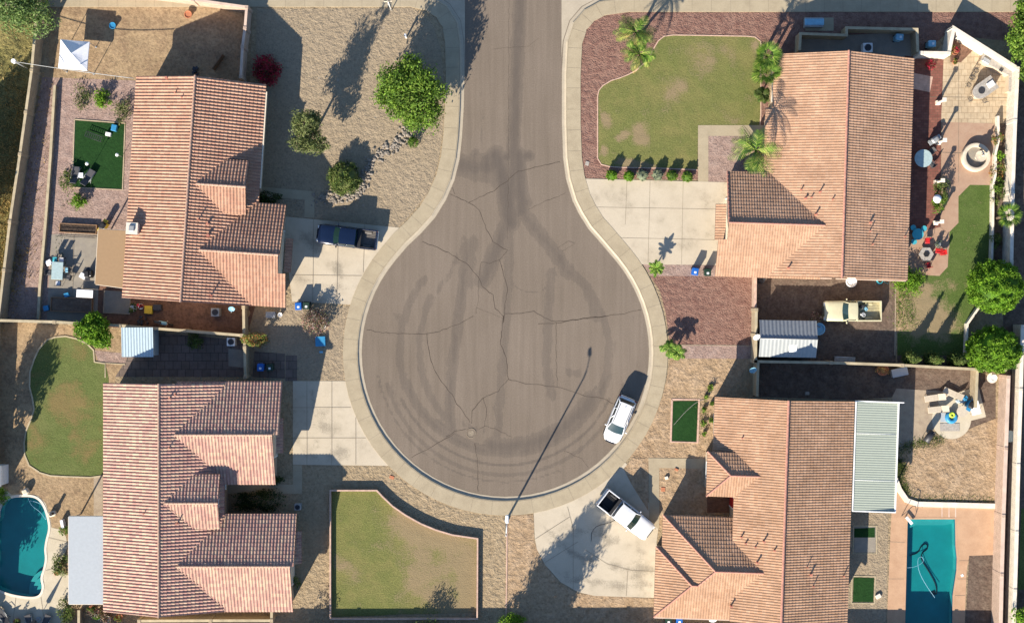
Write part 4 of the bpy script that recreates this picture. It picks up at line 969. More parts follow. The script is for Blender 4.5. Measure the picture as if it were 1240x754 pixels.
def house_d():
    h = House('tiled_house', 'lower right house with pale terracotta tiles and hipped garage wing', (939,481.5), -1.9, 'tile_d', 'ridge_red', .25, .34, .032, .027, 'stucco_beige')
    RZ = 5.2; H = lambda z: z-G; sl = .34; L = -20.8
    roof = h.roof([([(-6.42, .1), (0, .1), (0, -7.0), (-6.42, -7.0)], (0, 0), (-1, 0), H(RZ)), ([(-4.45, -7.0), (0, -7.0), (0, L), (-4.45, L)], (0, 0), (-1, 0), H(RZ)),
                   ([(0, .1), (6.77, .1), (6.77, L), (0, L)], (0, 0), (1, 0), H(RZ), .33)])
    h.cap([((0, .15, H(RZ)+.06), (0, L-.05, H(RZ)+.06))], roof, .13)
    # porch: hip end facing the street
    ez, hw, ry, xw = 3.7, 2.1, -7.06, -7.05; rz = ez+sl*hw; xi = -(RZ-rz)/sl; xa = xw+hw
    p = h.roof([([(xi+.1, ry), (xa, ry), (xw, ry+hw), (xi+.1, ry+hw)], (0, ry), (0, 1), H(rz)), ([(xi+.1, ry), (xa, ry), (xw, ry-hw), (xi+.1, ry-hw)], (0, ry), (0, -1), H(rz)),
                ([(xw, ry+hw), (xa, ry), (xw, ry-hw)], (xa, ry), (-1, 0), H(rz))])
    h.cap([((xi+.05, ry, H(rz)+.06), (xa, ry, H(rz)+.06)), ((xa, ry, H(rz)+.05), (xw, ry+hw, H(ez)+.05)), ((xa, ry, H(rz)+.05), (xw, ry-hw, H(ez)+.05))], p, .09)
    # garage: two nested hips
    ez = 2.98; y0, y1 = L, -11.15; hw = (y1-y0)/2; ry = (y0+y1)/2; rz = ez+sl*hw; xi = -(RZ-rz)/sl; xw = -10.93; xa = xw+hw
    lw, ly1 = -11.5, -14.15; lh = (ly1-y0)/2; lry = (y0+ly1)/2; lz = ez+sl*lh; la = lw+lh; lj = xw+lh
    S_ = [([(lw, y0), (la, lry), (lj, lry), (lj, y0)], (0, ry), (0, -1), H(rz)), ([(lj, y0), (lj, lry), (xa, ry), (xi+.1, ry), (xi+.1, y0)], (0, ry), (0, -1), H(rz))]
    gq = h.roof([([(xi+.1, ry), (xa, ry), (xw, y1), (xi+.1, y1)], (0, ry), (0, 1), H(rz)), ([(xw, y1), (xa, ry), (lj, lry), (xw, ly1-.0)], (xa, ry), (-1, 0), H(rz)),
                 ([(lw, y0), (la, lry), (lw, ly1)], (la, lry), (-1, 0), H(lz)), ([(lw, ly1), (la, lry), (lj+.0, lry), (xw+.0, ly1)], (0, lry), (0, 1), H(lz))]+S_)
    h.cap([((xi+.05, ry, H(rz)+.06), (xa, ry, H(rz)+.06)), ((xa, ry, H(rz)+.05), (xw, y1, H(ez)+.05)), ((la, lry, H(lz)+.05), (lw, ly1, H(ez)+.05)), ((la, lry, H(lz)+.05), (lw, y0, H(ez)+.05)), ((la, lry, H(lz)+.05), (lj, lry, H(lz)+.05)), ((lj, lry, H(lz)+.05), (xa, ry, H(rz)+.05))], gq, .09)
    h.walls([(-5.95, 6.35, -6.9, -.3, H(2.95), 'y', 0, H(RZ)-.22), (-4.1, 2.9, L+.36, -6.0, H(3.5), None, 0, 0), (2.0, 6.35, L+.35, -6.0, H(2.95), None, 0, 0), (-6.6, -2, -8.75, -5.4, H(3.6), None, 0, 0), (-10.5, -2, L+.45, -11.6, H(2.9), None, 0, 0), (-11.05, -9, L+.46, -14.6, H(2.9), None, 0, 0)])
    h.garage((-11.05, -17.6, 0), 4.9, math.pi)
    h.panel('front_door', (-4.1, -10.0, 0), 1.0, 2.1, math.pi, 'plastic_red', 'white_paint')
    h.panel('window', (-6.0, -2.6, .9), 1.8, 1.2, math.pi, 'car_glass', 'white_paint'); h.panel('window', (-6.6, -7.0, .9), 1.4, 1.5, math.pi, 'car_glass', 'white_paint')
    h.panel('window', (6.35, -14.0, .9), 1.8, 1.2, 0, 'car_glass', 'white_paint'); h.panel('sliding_door', (6.35, -5.0, 0), 2.4, 2.0, 0, 'car_glass', 'white_paint')
    h.vents([(-3.7, -12.8, .35, .06), (-3.3, -13.35, .3, .06), (-2.45, -13.6, .3, .05), (-1.75, -13.0, .5, .07), (-2.25, -15.0, .5, .07), (-4.4, -19.3, .5, .07), (-.8, -13.75, .3, .06), (2.8, -16.0, .35, .09), (2.4, -15.3, .4, .04), (3.1, -17.1, .4, .05), (6.2, -16.3, .4, .05), (-3.9, -3.6, .2, .05)], lambda x, y: H(RZ)-.34*abs(x))
    b = MB(); b.box((3.4, .16, H(3.0)+.3), (6.7, .1, .1)) if False else b.box((-7.6, L-.06, H(2.9)), (7.6, .1, .13)); b.build('fascia', 'coping_pink', h.root)
    # white corrugated patio cover at the back
    x0, x1, ya, yb = 6.9, 11.0, .1, -10.2
    b = MB(); K = 4; nn = int((ya-yb)/.22)*K; ys = [yb+(ya-yb)*i/nn for i in range(nn+1)]; vs = []
    for i, y in enumerate(ys): zz = .016 if (i % K) in (0, 1) else 0; vs += [(x0, y, H(2.85)+zz), (x1, y, H(2.62)+zz)]
    b.add(vs, [(2*i, 2*i+1, 2*i+3, 2*i+2)[::-1] for i in range(nn)])
    rt = b.build('patio_cover', 'patio_metal', h.root)
    b = MB(); b.box((x1+.04, (ya+yb)/2, H(2.6)), (.14, ya-yb+.2, .18)); b.box((x0+.03, (ya+yb)/2, H(2.84)), (.12, ya-yb, .2)); b.box(((x0+x1)/2, ya+.04, H(2.72)), (x1-x0, .1, .18)); b.box(((x0+x1)/2, yb-.04, H(2.72)), (x1-x0, .1, .18))
    b.box((x1+.3, ya+.02, H(2.66)), (.5, .1, .08))
    for yy in (-2.9, -7.3): b.tube([(x0+.05, yy, H(2.86)), (x1-.05, yy, H(2.635))], .025, 5)
    b.build('frame', 'white_paint', rt)
    for yy in (yb+.3, (ya+yb)/2, ya-.3):
        b = MB(); b.box((x1-.15, yy, H(2.5)/2), (.12, .12, H(2.5)), bev=.01); b.build('post', 'white_paint', rt)
    return h
hD = house_d()
# patio covers of the left houses
def cover(name, label, corners, z, mat, posts, rz=0):
    """flat covered roof panel, corners = seen pixel corners at height z"""
    P = [W2(*c, z) for c in corners]; c = (sum(p[0] for p in P)/4, sum(p[1] for p in P)/4)
    t = thing(name, label, 'patio cover', (*c, G))
    b = MB(); b.prism(P, z-.08, z); bw(b, 'roof_panel', mat, t)
    b = MB()
    for i in range(4):
        a, d = Vector(P[i]), Vector(P[(i+1)%4]); m_ = (a+d)/2; an = math.atan2(d.y-a.y, d.x-a.x); b.box((m_.x, m_.y, z-.12), ((d-a).length-.1, .1, .2), an)
    bw(b, 'frame', 'trim_cream', t)
    for q in posts:
        p = Vector(P[q]).lerp(Vector(c), .06); b = MB(); b.box((p.x, p.y, (z-.2)/2), (.12, .12, z-.2), bev=.01); bw(b, 'post', 'trim_cream', t)
    return t
cover('patio_cover', 'plain brown fabric patio cover beside the chimney of the upper left house', [(119,277),(160,280),(152,349),(115,344)], 2.85, 'fabric_tan', (0, 3, 1, 2))
cover('patio_cover', 'flat grey patio cover between the kidney pool and the mottled roof', [(83,625),(131,625),(131,731),(83,731)], 2.9, 'cover_grey', (0, 3, 1, 2))
# ================================================================== VEGETATION
def leaves(mb, blobs, n, size, seed, clumps=26, spread=.42, shell=.5, mi=0, droop=0.0):
    q = np.random.RandomState(seed); tot = sum(b[3]*b[4] for b in blobs); V = []
    for (cx, cy, cz, rx, ry, rzz) in blobs:
        nb = max(40, int(n*rx*ry/tot)); k = max(5, int(clumps*rx*ry/tot*len(blobs)))
        d = q.normal(size=(k, 3)); d /= np.linalg.norm(d, axis=1)[:, None]; rad = shell+(1-shell)*q.rand(k)**.6
        cc = d*rad[:, None]*(.82+.3*q.rand(k))[:, None]; cs = spread*(.55+.8*q.rand(k))
        w_ = cs**2; w_ /= w_.sum(); ci = q.choice(k, nb, p=w_)
        o = q.normal(size=(nb, 3)); o /= np.linalg.norm(o, axis=1)[:, None]; o *= (q.rand(nb)**.45)[:, None]
        p = (cc[ci]+o*cs[ci][:, None])*np.array([rx, ry, rzz])+np.array([cx, cy, cz])
        nrm = o+.7*q.normal(size=(nb, 3))+np.array([0, 0, .5]); nrm /= np.linalg.norm(nrm, axis=1)[:, None]
        t = np.cross(nrm, q.normal(size=(nb, 3))); t /= np.linalg.norm(t, axis=1)[:, None]; b_ = np.cross(nrm, t)
        s1 = (size*(.6+.8*q.rand(nb)))[:, None]; s2 = s1*.45
        V.append(np.stack([p-t*s1, p-b_*s2, p+t*s1, p+b_*s2], 1).reshape(-1, 3))
    V = np.concatenate(V); V[:, 2] = np.maximum(V[:, 2], .03); o = len(mb.v); mb.v += V.tolist(); m = len(V)//4
    mb.f += [(o+4*i, o+4*i+1, o+4*i+2, o+4*i+3) for i in range(m)]; mb.m += [mi]*m; mb.sm += [False]*m
    return mb
def tree(name, label, px, py, blobs, trunk_h, tr, n, size, seed, mat='leaf_mid', cat='tree', group=None, clumps=30, bark='bark', nbr=7, shell=.45, spread=.42, core=0):
    """blobs relative to base (m)"""
    t = thing(name, label, cat, W(px, py, G), 0, group)
    mb = MB(); leaves(mb, blobs, n, size, seed, clumps, shell=shell, spread=spread)
    if core: b0 = blobs[0]; mb.ball((b0[0],b0[1],b0[2]), b0[3]*core, 28, 16, 0, 1, b0[4]/b0[3], b0[5]/b0[3])
    mb.build('crown', mat, t)
    q = random.Random(seed); mb = MB()
    mb.tube([(0,0,-.1), (q.uniform(-.1,.1), q.uniform(-.1,.1), trunk_h*.5), (q.uniform(-.15,.15), q.uniform(-.15,.15), trunk_h)], [tr*1.25, tr, tr*.75], 9)
    for i in range(nbr):
        b = q.choice(blobs); a = q.uniform(0, 6.28); rr = q.uniform(.3, .75)
        e = (b[0]+math.cos(a)*b[3]*rr, b[1]+math.sin(a)*b[4]*rr, b[2]+q.uniform(-.1,.5)*b[5])
        s_ = (0, 0, trunk_h*q.uniform(.6, 1)); m_ = ((s_[0]+e[0])/2+q.uniform(-.2,.2), (s_[1]+e[1])/2+q.uniform(-.2,.2), (s_[2]*.45+e[2]*.55))
        mb.tube([s_, m_, e], [tr*.55, tr*.3, tr*.1], 6)
    mb.build('trunk', bark, t)
    return t
tree('mesquite_tree', 'large bright green tree in the grey gravel yard, casting a long shadow onto the street', 499, 122, [(-.5,.4,3.5,1.8,1.8,1.5),(.9,-.2,3.2,1.8,1.7,1.4),(-1.5,1.3,3.6,1.4,1.2,1.2),(.6,1.5,4.0,1.6,1.4,1.4),(1.3,-1.9,2.7,1.4,1.3,1.1),(-.7,-1.2,2.9,1.5,1.3,1.1),(-2.2,-.1,2.7,1.1,1.1,1.0),(2.3,.3,3.2,1.2,1.1,1.1),(.1,2.6,3.7,1.2,.9,1.1),(2.2,-1.3,2.4,.9,.8,.8),(.3,-2.6,2.3,.9,.7,.8)], 2.4, .18, 15500, .14, 11, clumps=75, mat='leaf_bright', spread=.5, shell=.35)
tree('slim_tree', 'tall slim tree with two small crowns, its long thin shadow lying over the gravel', 381, 161, [(-.3,.2,5.0,1.1,1.2,1.3),(.3,.3,3.9,1.15,1.1,1.1),(.2,-1.2,3.2,1.2,1.1,1.0),(-.4,-1.7,4.3,1.1,.9,.9),(.3,.3,6.4,.5,.5,1.0),(-.3,.7,2.6,.9,.9,.8),(.9,-1.6,2.4,.9,.7,.8)], 5.8, .10, 7500, .11, 12, clumps=40, mat='leaf_olive', nbr=10)
tree('pale_feathery_tree', 'pale feathery olive green tree over the wall in the top left corner', 62, 32, [(-2.0,.9,4.6,2.6,2.2,1.6),(.1,-.2,4.4,1.9,1.8,1.4),(-3.4,1.6,5.0,2.0,2.0,1.6),(-.9,2.2,5.0,2.0,1.8,1.5),(.4,2.0,4.6,1.2,1.5,1.2)], 3.2, .2, 12000, .12, 13, clumps=60, mat='leaf_sage')
tree('round_citrus_tree', 'clipped round bright green tree, the upper of the two by the garden wall', 1194, 347, [(0,0,2.15,2.35,2.3,1.75)], 1.2, .13, 26000, .10, 14, clumps=420, mat='leaf_lime', shell=.95, spread=.16, core=.93)
tree('round_citrus_tree', 'clipped round bright green tree, the lower of the two, beside the side strip shelf', 1192, 423, [(0,0,2.05,2.3,1.95,1.6)], 1.2, .13, 24000, .10, 15, clumps=400, mat='leaf_lime', shell=.95, spread=.16, core=.93)
tree('bright_tree', 'rounded lime green tree in the corner above the oval lawn of the lower left yard', 124, 401, [(0,0,2.2,1.35,1.25,1.1),(-.7,.3,2.2,1.0,1.0,.9),(.6,-.6,2.0,1.0,.9,.9),(.1,.8,2.1,1.0,.9,.9)], 1.4, .12, 6000, .14, 16, clumps=40, mat='leaf_lime')
tree('feathery_tree', 'bright feathery tree crossing the top right corner', 1236, 44, [(0,.2,3.0,2.2,2.2,1.6),(-.9,-1.4,2.8,1.5,1.6,1.3),(-.3,1.9,2.9,1.6,1.4,1.2),(.2,-3.6,2.7,1.2,1.8,1.2),(.5,-5.2,2.5,1.0,1.4,1.1)], 2.0, .16, 12000, .16, 17, clumps=50, mat='leaf_bright')
tree('corner_tree', 'bright green tree cut off by the bottom right corner', 1236, 748, [(0,0,2.3,1.5,1.4,1.2),(.8,-.8,2.2,1.3,1.2,1.0)], 1.5, .12, 4000, .14, 18, mat='leaf_lime')
tree('shade_tree', 'tree just below the picture whose shadow falls on the fan shaped driveway', 614, 812, [(-.5,-.2,5.2,2.2,2.0,1.8),(1.0,.5,6.4,1.7,1.6,1.6),(.3,-1.3,4.6,1.8,1.5,1.5),(.8,1.0,7.4,1.3,1.2,1.2),(-1.4,-.8,4.2,1.4,1.3,1.3)], 3.4, .2, 17000, .15, 19, mat='leaf_mid', clumps=70)
tree('side_tree', 'leafy tree left of the picture shading the weedy strip', -44, 245, [(0,0,4.6,2.0,2.2,2.0),(.6,2.6,4.2,1.6,2.0,1.8),(.5,-3,4.4,1.8,1.9,1.8)], 3.2, .22, 9000, .17, 20, mat='leaf_mid', clumps=50)
tree('side_tree', 'leafy tree left of the picture by the oval lawn', -8, 540, [(0,0,4.0,1.5,1.6,1.6),(.4,2.0,4.2,1.1,1.5,1.2),(.2,-2.2,3.8,1.1,1.4,1.2)], 2.6, .16, 5000, .17, 21, mat='leaf_mid', clumps=40)
tree('side_tree', 'leafy trees left of the picture shading the kidney pool', -42, 735, [(0,0,3.8,1.9,2.2,1.7),(-.4,3.2,3.6,1.7,1.8,1.4),(.6,5.4,3.0,1.4,1.3,1.2)], 2.6, .16, 6000, .17, 22, mat='leaf_mid', clumps=40)
def shrub(name, label, px, py, r_, h, mat, seed, n=None, size=.09, cat='shrub', group=None, sy=1.0, shell=.55, clumps=24, bl=None, core=0, spread=.42):
    t = thing(name, label, cat, W(px, py, G), 0, group)
    bl = bl or [(0, 0, h*.52, r_, r_*sy, h*.5)]
    mb = MB(); leaves(mb, bl, n or int(1300*r_*r_+450), size, seed, clumps, shell=shell, spread=spread)
    if core: mb.ball((0,0,h*.52), r_*core, 18, 12, 0, 1, sy, h*.5/r_)
    mb.build('foliage', mat, t)
    q = random.Random(seed); mb = MB()
    for i in range(5): a = q.uniform(0, 6.28); mb.tube([(0,0,-.05), (math.cos(a)*r_*.25, math.sin(a)*r_*.25, h*.4), (math.cos(a)*r_*.5, math.sin(a)*r_*.5, h*.7)], [.035, .025, .01], 5)
    mb.build('stem', 'bark', t); return t
shrub('round_shrub', 'dense rounded olive green shrub beside the line of river rocks', 419, 217, 1.45, 1.7, 'leaf_mid', 31, 6500, .085, shell=.88, clumps=110, core=.86, spread=.25)
shrub('small_shrub', 'small bright shrub between the rock line and the big green tree', 501, 173, .5, .9, 'leaf_bright', 32, 500)
shrub('bougainvillea', 'crimson flowering bush in the shade by the pinkish wall and upper left roof', 325, 87, 1.3, 1.4, 'petal_crimson', 33, 2600, .10, clumps=50)
shrub('flowering_shrub', 'pale pink flowering shrub on the gravel below the blue pickup', 384, 391, 1.25, 1.5, 'petal_pale', 34, 2600, .085, clumps=50)
shrub('flowering_shrub', 'orange and green flowering shrub leaning over the gate wall between the left houses', 313, 411, 1.1, 2.2, 'petal_orange', 35, 1400, .1, sy=.6)
shrub('garden_shrub', 'lime green shrub in the weedy bed above the artificial turf', 127, 121, .85, 1.0, 'leaf_lime', 36, 1100)
shrub('garden_shrub', 'lime green shrub below the artificial turf recliners', 98, 245, .75, .9, 'leaf_lime', 37, 800)
shrub('garden_shrub', 'dull green shrub left of the recliners', 83, 219, .7, .8, 'leaf_mid', 38, 500, sy=1.5)
shrub('garden_shrub', 'thin weedy shrub at the top right corner of the artificial turf', 150, 137, .9, .7, 'leaf_olive', 39, 500, sy=1.3)
shrub('garden_shrub', 'sparse dry weeds between the white canopy and the turf', 100, 118, 1.0, .5, 'leaf_olive', 40, 420, sy=1.4)
shrub('garden_shrub', 'small green tuft in the shade beside the long beige wall near the brown patio cover', 111, 384, .5, .9, 'leaf_lime', 41, 500)
shrub('hedge_bush', 'dark hedge bush against the upper left porch in the shade', 322, 240, 1.6, 1.0, 'leaf_dark', 42, 1600, sy=.35)
shrub('hedge_bush', 'dark hedge bush between the two lower left gables', 318, 605, 2.6, 1.0, 'leaf_dark', 43, 2600, sy=.38)
shrub('hedge_bush', 'dark small bush beside the concrete step of the lower left entry', 330, 580, 1.0, .9, 'leaf_dark', 44, 700, sy=.5)
shrub('side_bush', 'dark green bush in the shaded paved side yard of the lower left house', 238, 412, .8, 1.2, 'leaf_mid', 45, 700)
shrub('side_bush', 'small plant against the east side of the lower left garage', 356, 704, .7, 1.0, 'leaf_mid', 46, 500)
shrub('planter_shrub', 'green planter shrub on the curved edge of the kidney pool deck', 77, 683, .85, 1.0, 'leaf_mid', 47, 900, sy=1.3)
shrub('planter_shrub', 'green shrub at the bottom of the kidney pool deck', 83, 737, .85, 1.2, 'leaf_mid', 48, 800, sy=1.4)
shrub('planter_shrub', 'small shrub at the top of the kidney pool beside the deck lobe', 79, 641, .45, .6, 'leaf_bright', 49, 300)
shrub('planter_shrub', 'yellow green plant in the shade at the top left of the kidney pool', 3, 601, .8, .9, 'leaf_lime', 50, 600)
shrub('flower_pots', 'row of flowering plants below the mottled roof beside the stub wall', 128, 741, 1.7, .7, 'petal_pale', 51, 900, sy=.35)
shrub('roadside_bush', 'lime green bush at the bottom edge below the street lamp', 618, 752, 1.4, 1.3, 'leaf_lime', 52, 1800, sy=.7)
shrub('dark_bush', 'dark bush casting shade at the lower right corner of the walled front lawn', 512, 772, 1.7, 2.2, 'leaf_mid', 53, 3500)
shrub('dark_bush', 'dark bush casting shade just below the walled front lawn, left side', 380, 772, 1.4, 2.2, 'leaf_mid', 54, 1300)
shrub('garden_bush', 'large lime green bush at the corner of the upper right house by the back lawn', 1098, 341, 1.35, 1.5, 'leaf_lime', 55, 2800, clumps=40)
shrub('border_shrub', 'tall green shrub between two white statues by the brick patio', 1137, 228, .65, 1.4, 'leaf_mid', 56, 700, sy=1.5)
shrub('border_shrub', 'yellow green shrub beside the blue white dome ornament', 1136, 245, .75, 1.1, 'leaf_bright', 57, 900, sy=1.3)
shrub('border_shrub', 'reddish flowering plant in the corner bed near the angled white wall', 1149, 62, .5, .9, 'petal_orange', 58, 350)
shrub('border_shrub', 'red flowers at the end of the brick strip by the white wall', 1125, 80, .45, .7, 'petal_crimson', 59, 250)
for i, (x, y, r_, m, l) in enumerate([(1205,168,.5,'petal_orange','orange shrub in the wall bed beside the fountain'), (1206,208,.65,'petal_orange','flowering shrub in the wall bed just below the fountain'), (1205,222,.6,'leaf_bright','green shrub in the wall bed level with the top of the back lawn'), (1204,238,.7,'leaf_mid','dark green shrub in the wall bed above the fan palm'), (1203,290,.6,'leaf_mid','small shrub in the wall bed under the fan palm'), (1208,190,.4,'leaf_lime','small lime shrub in the wall bed right of the fountain bowl')]):
    shrub('bed_shrub', l, x, y, r_, 1.0, m, 60+i, 500, sy=1.3, group='shrubs in the garden wall bed')
for i, (x, y, r_, h, l) in enumerate([(1012,378,.1,.1,'x')][:0]): pass
shrub('ornamental_grass', 'pinkish dried shrub behind the white roofed shed by the cream pickup', 987, 386, .7, 1.3, 'petal_pale', 70, 300)
# weeds along the sand yard
for i, (x, y, r_) in enumerate([(860,469,.45),(855,480,.3),(852,496,.35),(851,512,.4),(853,525,.3),(862,488,.25),(861,508,.3)]):
    r_ *= .7
    shrub('desert_plant', ['tallest green plant in the bed by the lower right house, near the brown edging','second small plant in the bed by the lower right house','third small plant in the bed, level with the turf patch','fourth small plant in the bed, level with the middle of the turf patch','last small plant in the bed, at the bottom of the turf patch','little weed hugging the upper eave of the lower right house','little weed hugging the wall of the lower right house, level with the turf'][i], x, y, r_, .45, 'leaf_bright', 80+i, 120, group='small plants in the bed by the lower right house')
# clipped balls
for i, (x, y, m, hh) in enumerate([(740,212,'leaf_lime',1.15),(761,213,'leaf_lime',1.05),(777,212,'leaf_silver',.85),(795.5,211.5,'leaf_silver',.9),(813,212.5,'leaf_bright',.9),(831.5,213.5,'leaf_bright',.85)]):
    shrub('ball_shrub', ['biggest lime ball shrub, first in the row nearest the street','lime ball shrub, second in the row from the street','greyish ball shrub, third in the row, left of the palest one','pale silvery ball shrub in the middle of the row above the driveway','green ball shrub, fifth in the row from the street','green ball shrub nearest the concrete path, last in the row'][i], x, y+1, .5, hh, m, 90+i, 2200, .055, shell=.93, clumps=120, core=.93, spread=.16, group='six clipped ball shrubs above the driveway')
# cypresses
cy = thing('cypress', 'first narrow cypress by the wall, nearest the parking yard', 'tree', W(1099,433,G), 0, 'three cypresses by the dividing wall')
mb = MB(); leaves(mb, [(0,0,.6+.55*k,.62-.10*k,.62-.10*k,.6) for k in range(0, 5)]+[(0,0,3.3,.15,.15,.45)], 5200, .085, 101, 90, shell=.5, spread=.5); mb.build('crown', 'leaf_mid', cy)
mb = MB(); mb.tube([(0,0,-.05),(0,0,2.6)], [.07,.02], 6); mb.build('trunk', 'bark', cy)
dup(cy, W(1125,434,G), 1.0, 'middle narrow cypress of the three by the wall'); dup(cy, W(1153,435,G), 2.2, 'last narrow cypress by the wall, nearest the clipped round tree')
# palms
def frond(mb, L, az, el, droop, nl=14, ll=.55, wd=.065, mi=0):
    ca, sa = math.cos(az), math.sin(az); pts = []
    for i in range(nl+1):
        t = i/nl; r_ = L*t*math.cos(el)*(1-.12*t*droop); z = L*t*math.sin(el)-droop*L*.55*t*t; pts.append(Vector((r_*ca, r_*sa, z)))
    mb.tube([tuple(p) for p in pts[::4]], [.03, .025, .02, .012, .008][:len(pts[::4])], 4, mi)
    for i in range(2, nl+1):
        p = pts[i]; d = (pts[i]-pts[i-1]).normalized(); sd = Vector((-sa, ca, 0)); t = i/nl; l_ = ll*(.45+1.1*math.sin(math.pi*min(1, t*.9+.08)))*.8
        for s_ in (-1, 1):
            tip = p+(sd*s_*.8+d*.65+Vector((0,0,-.25)))*l_; w2 = d*wd
            mb.add([tuple(p-w2*.5), tuple(p+w2*.5), tuple((p+tip)/2+w2*.55), tuple(tip), tuple((p+tip)/2-w2*.45)], [(0,1,2,3,4)], mi)
def palm(label, px, py, h, L, nf, seed, lean=(0,0), dead=4, cat='palm tree', droop=.9, mat='leaf_palm', heads=None, ll=.5, tr=.14):
    t = thing('palm_tree', label, cat, W(px, py, G)); q = random.Random(seed)
    for (hx, hy, hz, s_) in (heads or [(lean[0], lean[1], h, 1)]):
        mb = MB(); mb.tube([(0,0,-.1), (hx*.35, hy*.35, hz*.5), (hx, hy, hz)], [tr*1.3, tr, tr*.85], 9); mb.build('trunk', 'palm_bark', t)
        mb = MB()
        for k in range(nf):
            tt = MB(); frond(tt, L*s_*q.uniform(.8, 1.1), k*2.4+q.uniform(-.3,.3), q.uniform(.15, 1.0)-.3*(k/nf), droop*q.uniform(.7,1.2), ll=ll*s_)
            o = len(mb.v); mb.v += [(x+hx, y+hy, z+hz) for x, y, z in tt.v]; mb.f += [tuple(i+o for i in f) for f in tt.f]; mb.m += tt.m; mb.sm += tt.sm
        mb.build('fronds', mat, t)
        if dead:
            mb = MB()
            for k in range(dead):
                tt = MB(); frond(tt, L*.85*s_, q.uniform(0, 6.28), -.2, 1.3, ll=ll*.8*s_)
                o = len(mb.v); mb.v += [(x+hx, y+hy, z+hz-.1) for x, y, z in tt.v]; mb.f += [tuple(i+o for i in f) for f in tt.f]; mb.m += tt.m; mb.sm += tt.sm
            mb.build('dry_fronds', 'leaf_dry', t)
    return t
palm('two headed palm with drooping fronds in the red gravel at the street corner', 762, 62, 4.5, 2.3, 15, 201, heads=[(.1,.7,4.6,1.0),(.6,-1.1,3.6,.9)], dead=6)
palm('feathery palm at the entrance path, fronds over the garage roof of the upper right house', 899, 190, 5.4, 2.9, 16, 202, lean=(.1,-.1), dead=6, ll=.6)
def fan_palm(label, px, py, h, r_, seed, n=26, cat='palm tree'):
    t = thing('fan_palm', label, cat, W(px, py, G)); q = random.Random(seed)
    mb = MB(); mb.tube([(0,0,-.1),(.05,.05,h*.5),(.1,.05,h)], [.2,.16,.14], 9); mb.build('trunk', 'palm_bark', t)
    mb = MB()
    for k in range(n):
        az = k*2.4; el = q.uniform(-.2, 1.0); d = Vector((math.cos(az)*math.cos(el), math.sin(az)*math.cos(el), math.sin(el))); c = Vector((.1,.05,h))+d*r_*.45
        sd = Vector((-math.sin(az), math.cos(az), 0)); mb.tube([(.1,.05,h), tuple(c)], .015, 4)
        for j in range(-6, 7):
            a = j*.2; tip = c+(d*math.cos(a)+sd*math.sin(a))*r_*.6*(1-.02*j*j)+Vector((0,0,-.08*abs(j)*.3-.05)); w_ = (sd*math.cos(a)-d*math.sin(a))*.035
            m_ = (c+tip)/2; mb.add([tuple(c), tuple(m_-w_), tuple(tip), tuple(m_+w_)], [(0,1,2,3)])
    mb.build('fronds', 'leaf_palm', t); return t
fan_palm('upper of two fan palms at the corner of the upper right roof', 917, 79, 3.6, 1.6, 211, 34)
fan_palm('lower of two fan palms, its leaves starlike beside the roof edge', 918, 96, 3.0, 1.6, 212, 34)
fan_palm('fan palm in the bed beside the white boundary wall', 1206, 264, 2.6, 1.3, 213, 22)
palm('young leafy shrub palm in the narrow bed beside the upper right roof', 919, 118, 1.6, 1.0, 14, 203, dead=0, ll=.3, tr=.08, mat='leaf_mid')
palm('small spiky palm on the gravel strip below the wide driveway, its shadow on the concrete', 793, 325, 1.1, .85, 14, 204, dead=0, ll=.22, tr=.07, droop=.4)
palm('left of two small palms on the sidewalk edge below the red gravel', 808, 421, 1.1, .95, 14, 205, dead=1, ll=.28, tr=.08)
palm('right, fuller of two small palms below the red gravel', 817, 425, 1.4, 1.0, 16, 206, dead=1, ll=.3, tr=.08)
# river rocks (stuff)
mb = MB(); q = random.Random(4); path = [(497,155),(490,164),(480,176),(465,186),(452,192),(444,205),(440,222),(432,234),(415,240),(398,240),(384,238)]
for i in range(420):
    k = q.randrange(len(path)-1); a, b = path[k], path[k+1]; t = q.random(); x, y = W2(a[0]+(b[0]-a[0])*t, a[1]+(b[1]-a[1])*t); x += q.gauss(0,.32); y += q.gauss(0,.32); r_ = q.uniform(.06,.17)
    mb.ball((x, y, G+r_*.4), r_, 7, 4, 0, q.uniform(.8,1.3), q.uniform(.7,1.2), q.uniform(.5,.8))
tag(mb.build('river_rocks', 'river_rock', loc=(0,0,0)), kind='stuff')
# ================================================================== VEHICLES
def loft(mb, st, mi=0, caps=True):
    """st: list of (x, halfwidth, zbottom, zside, ztop, tuck)"""
    vs = []; m = None
    for (x, hw, zb, zs, zt, tk) in st:
        half = [(hw*.86, zb), (hw*.97, zb+.12), (hw, zb+(zs-zb)*.5), (hw*.985, zs-.06), (hw*tk, zs), (hw*tk*.72, zt-.01), (hw*.3, zt)]
        r = [(x, y, z) for y, z in half]+[(x, -y, z) for y, z in reversed(half)]; m = len(r); vs += r
    fs = []
    for i in range(len(st)-1):
        for k in range(m-1): fs.append((i*m+k, i*m+k+1, i*m+m+k+1, i*m+m+k))
        fs.append((i*m+m-1, i*m, i*m+m, i*m+2*m-1))
    mb.add(vs, fs, mi, True)
    if caps: n = len(vs)-m; mb.add(vs[:m], [tuple(range(m))], mi); mb.add(vs[n:], [tuple(range(m-1, -1, -1))], mi)
    return mb
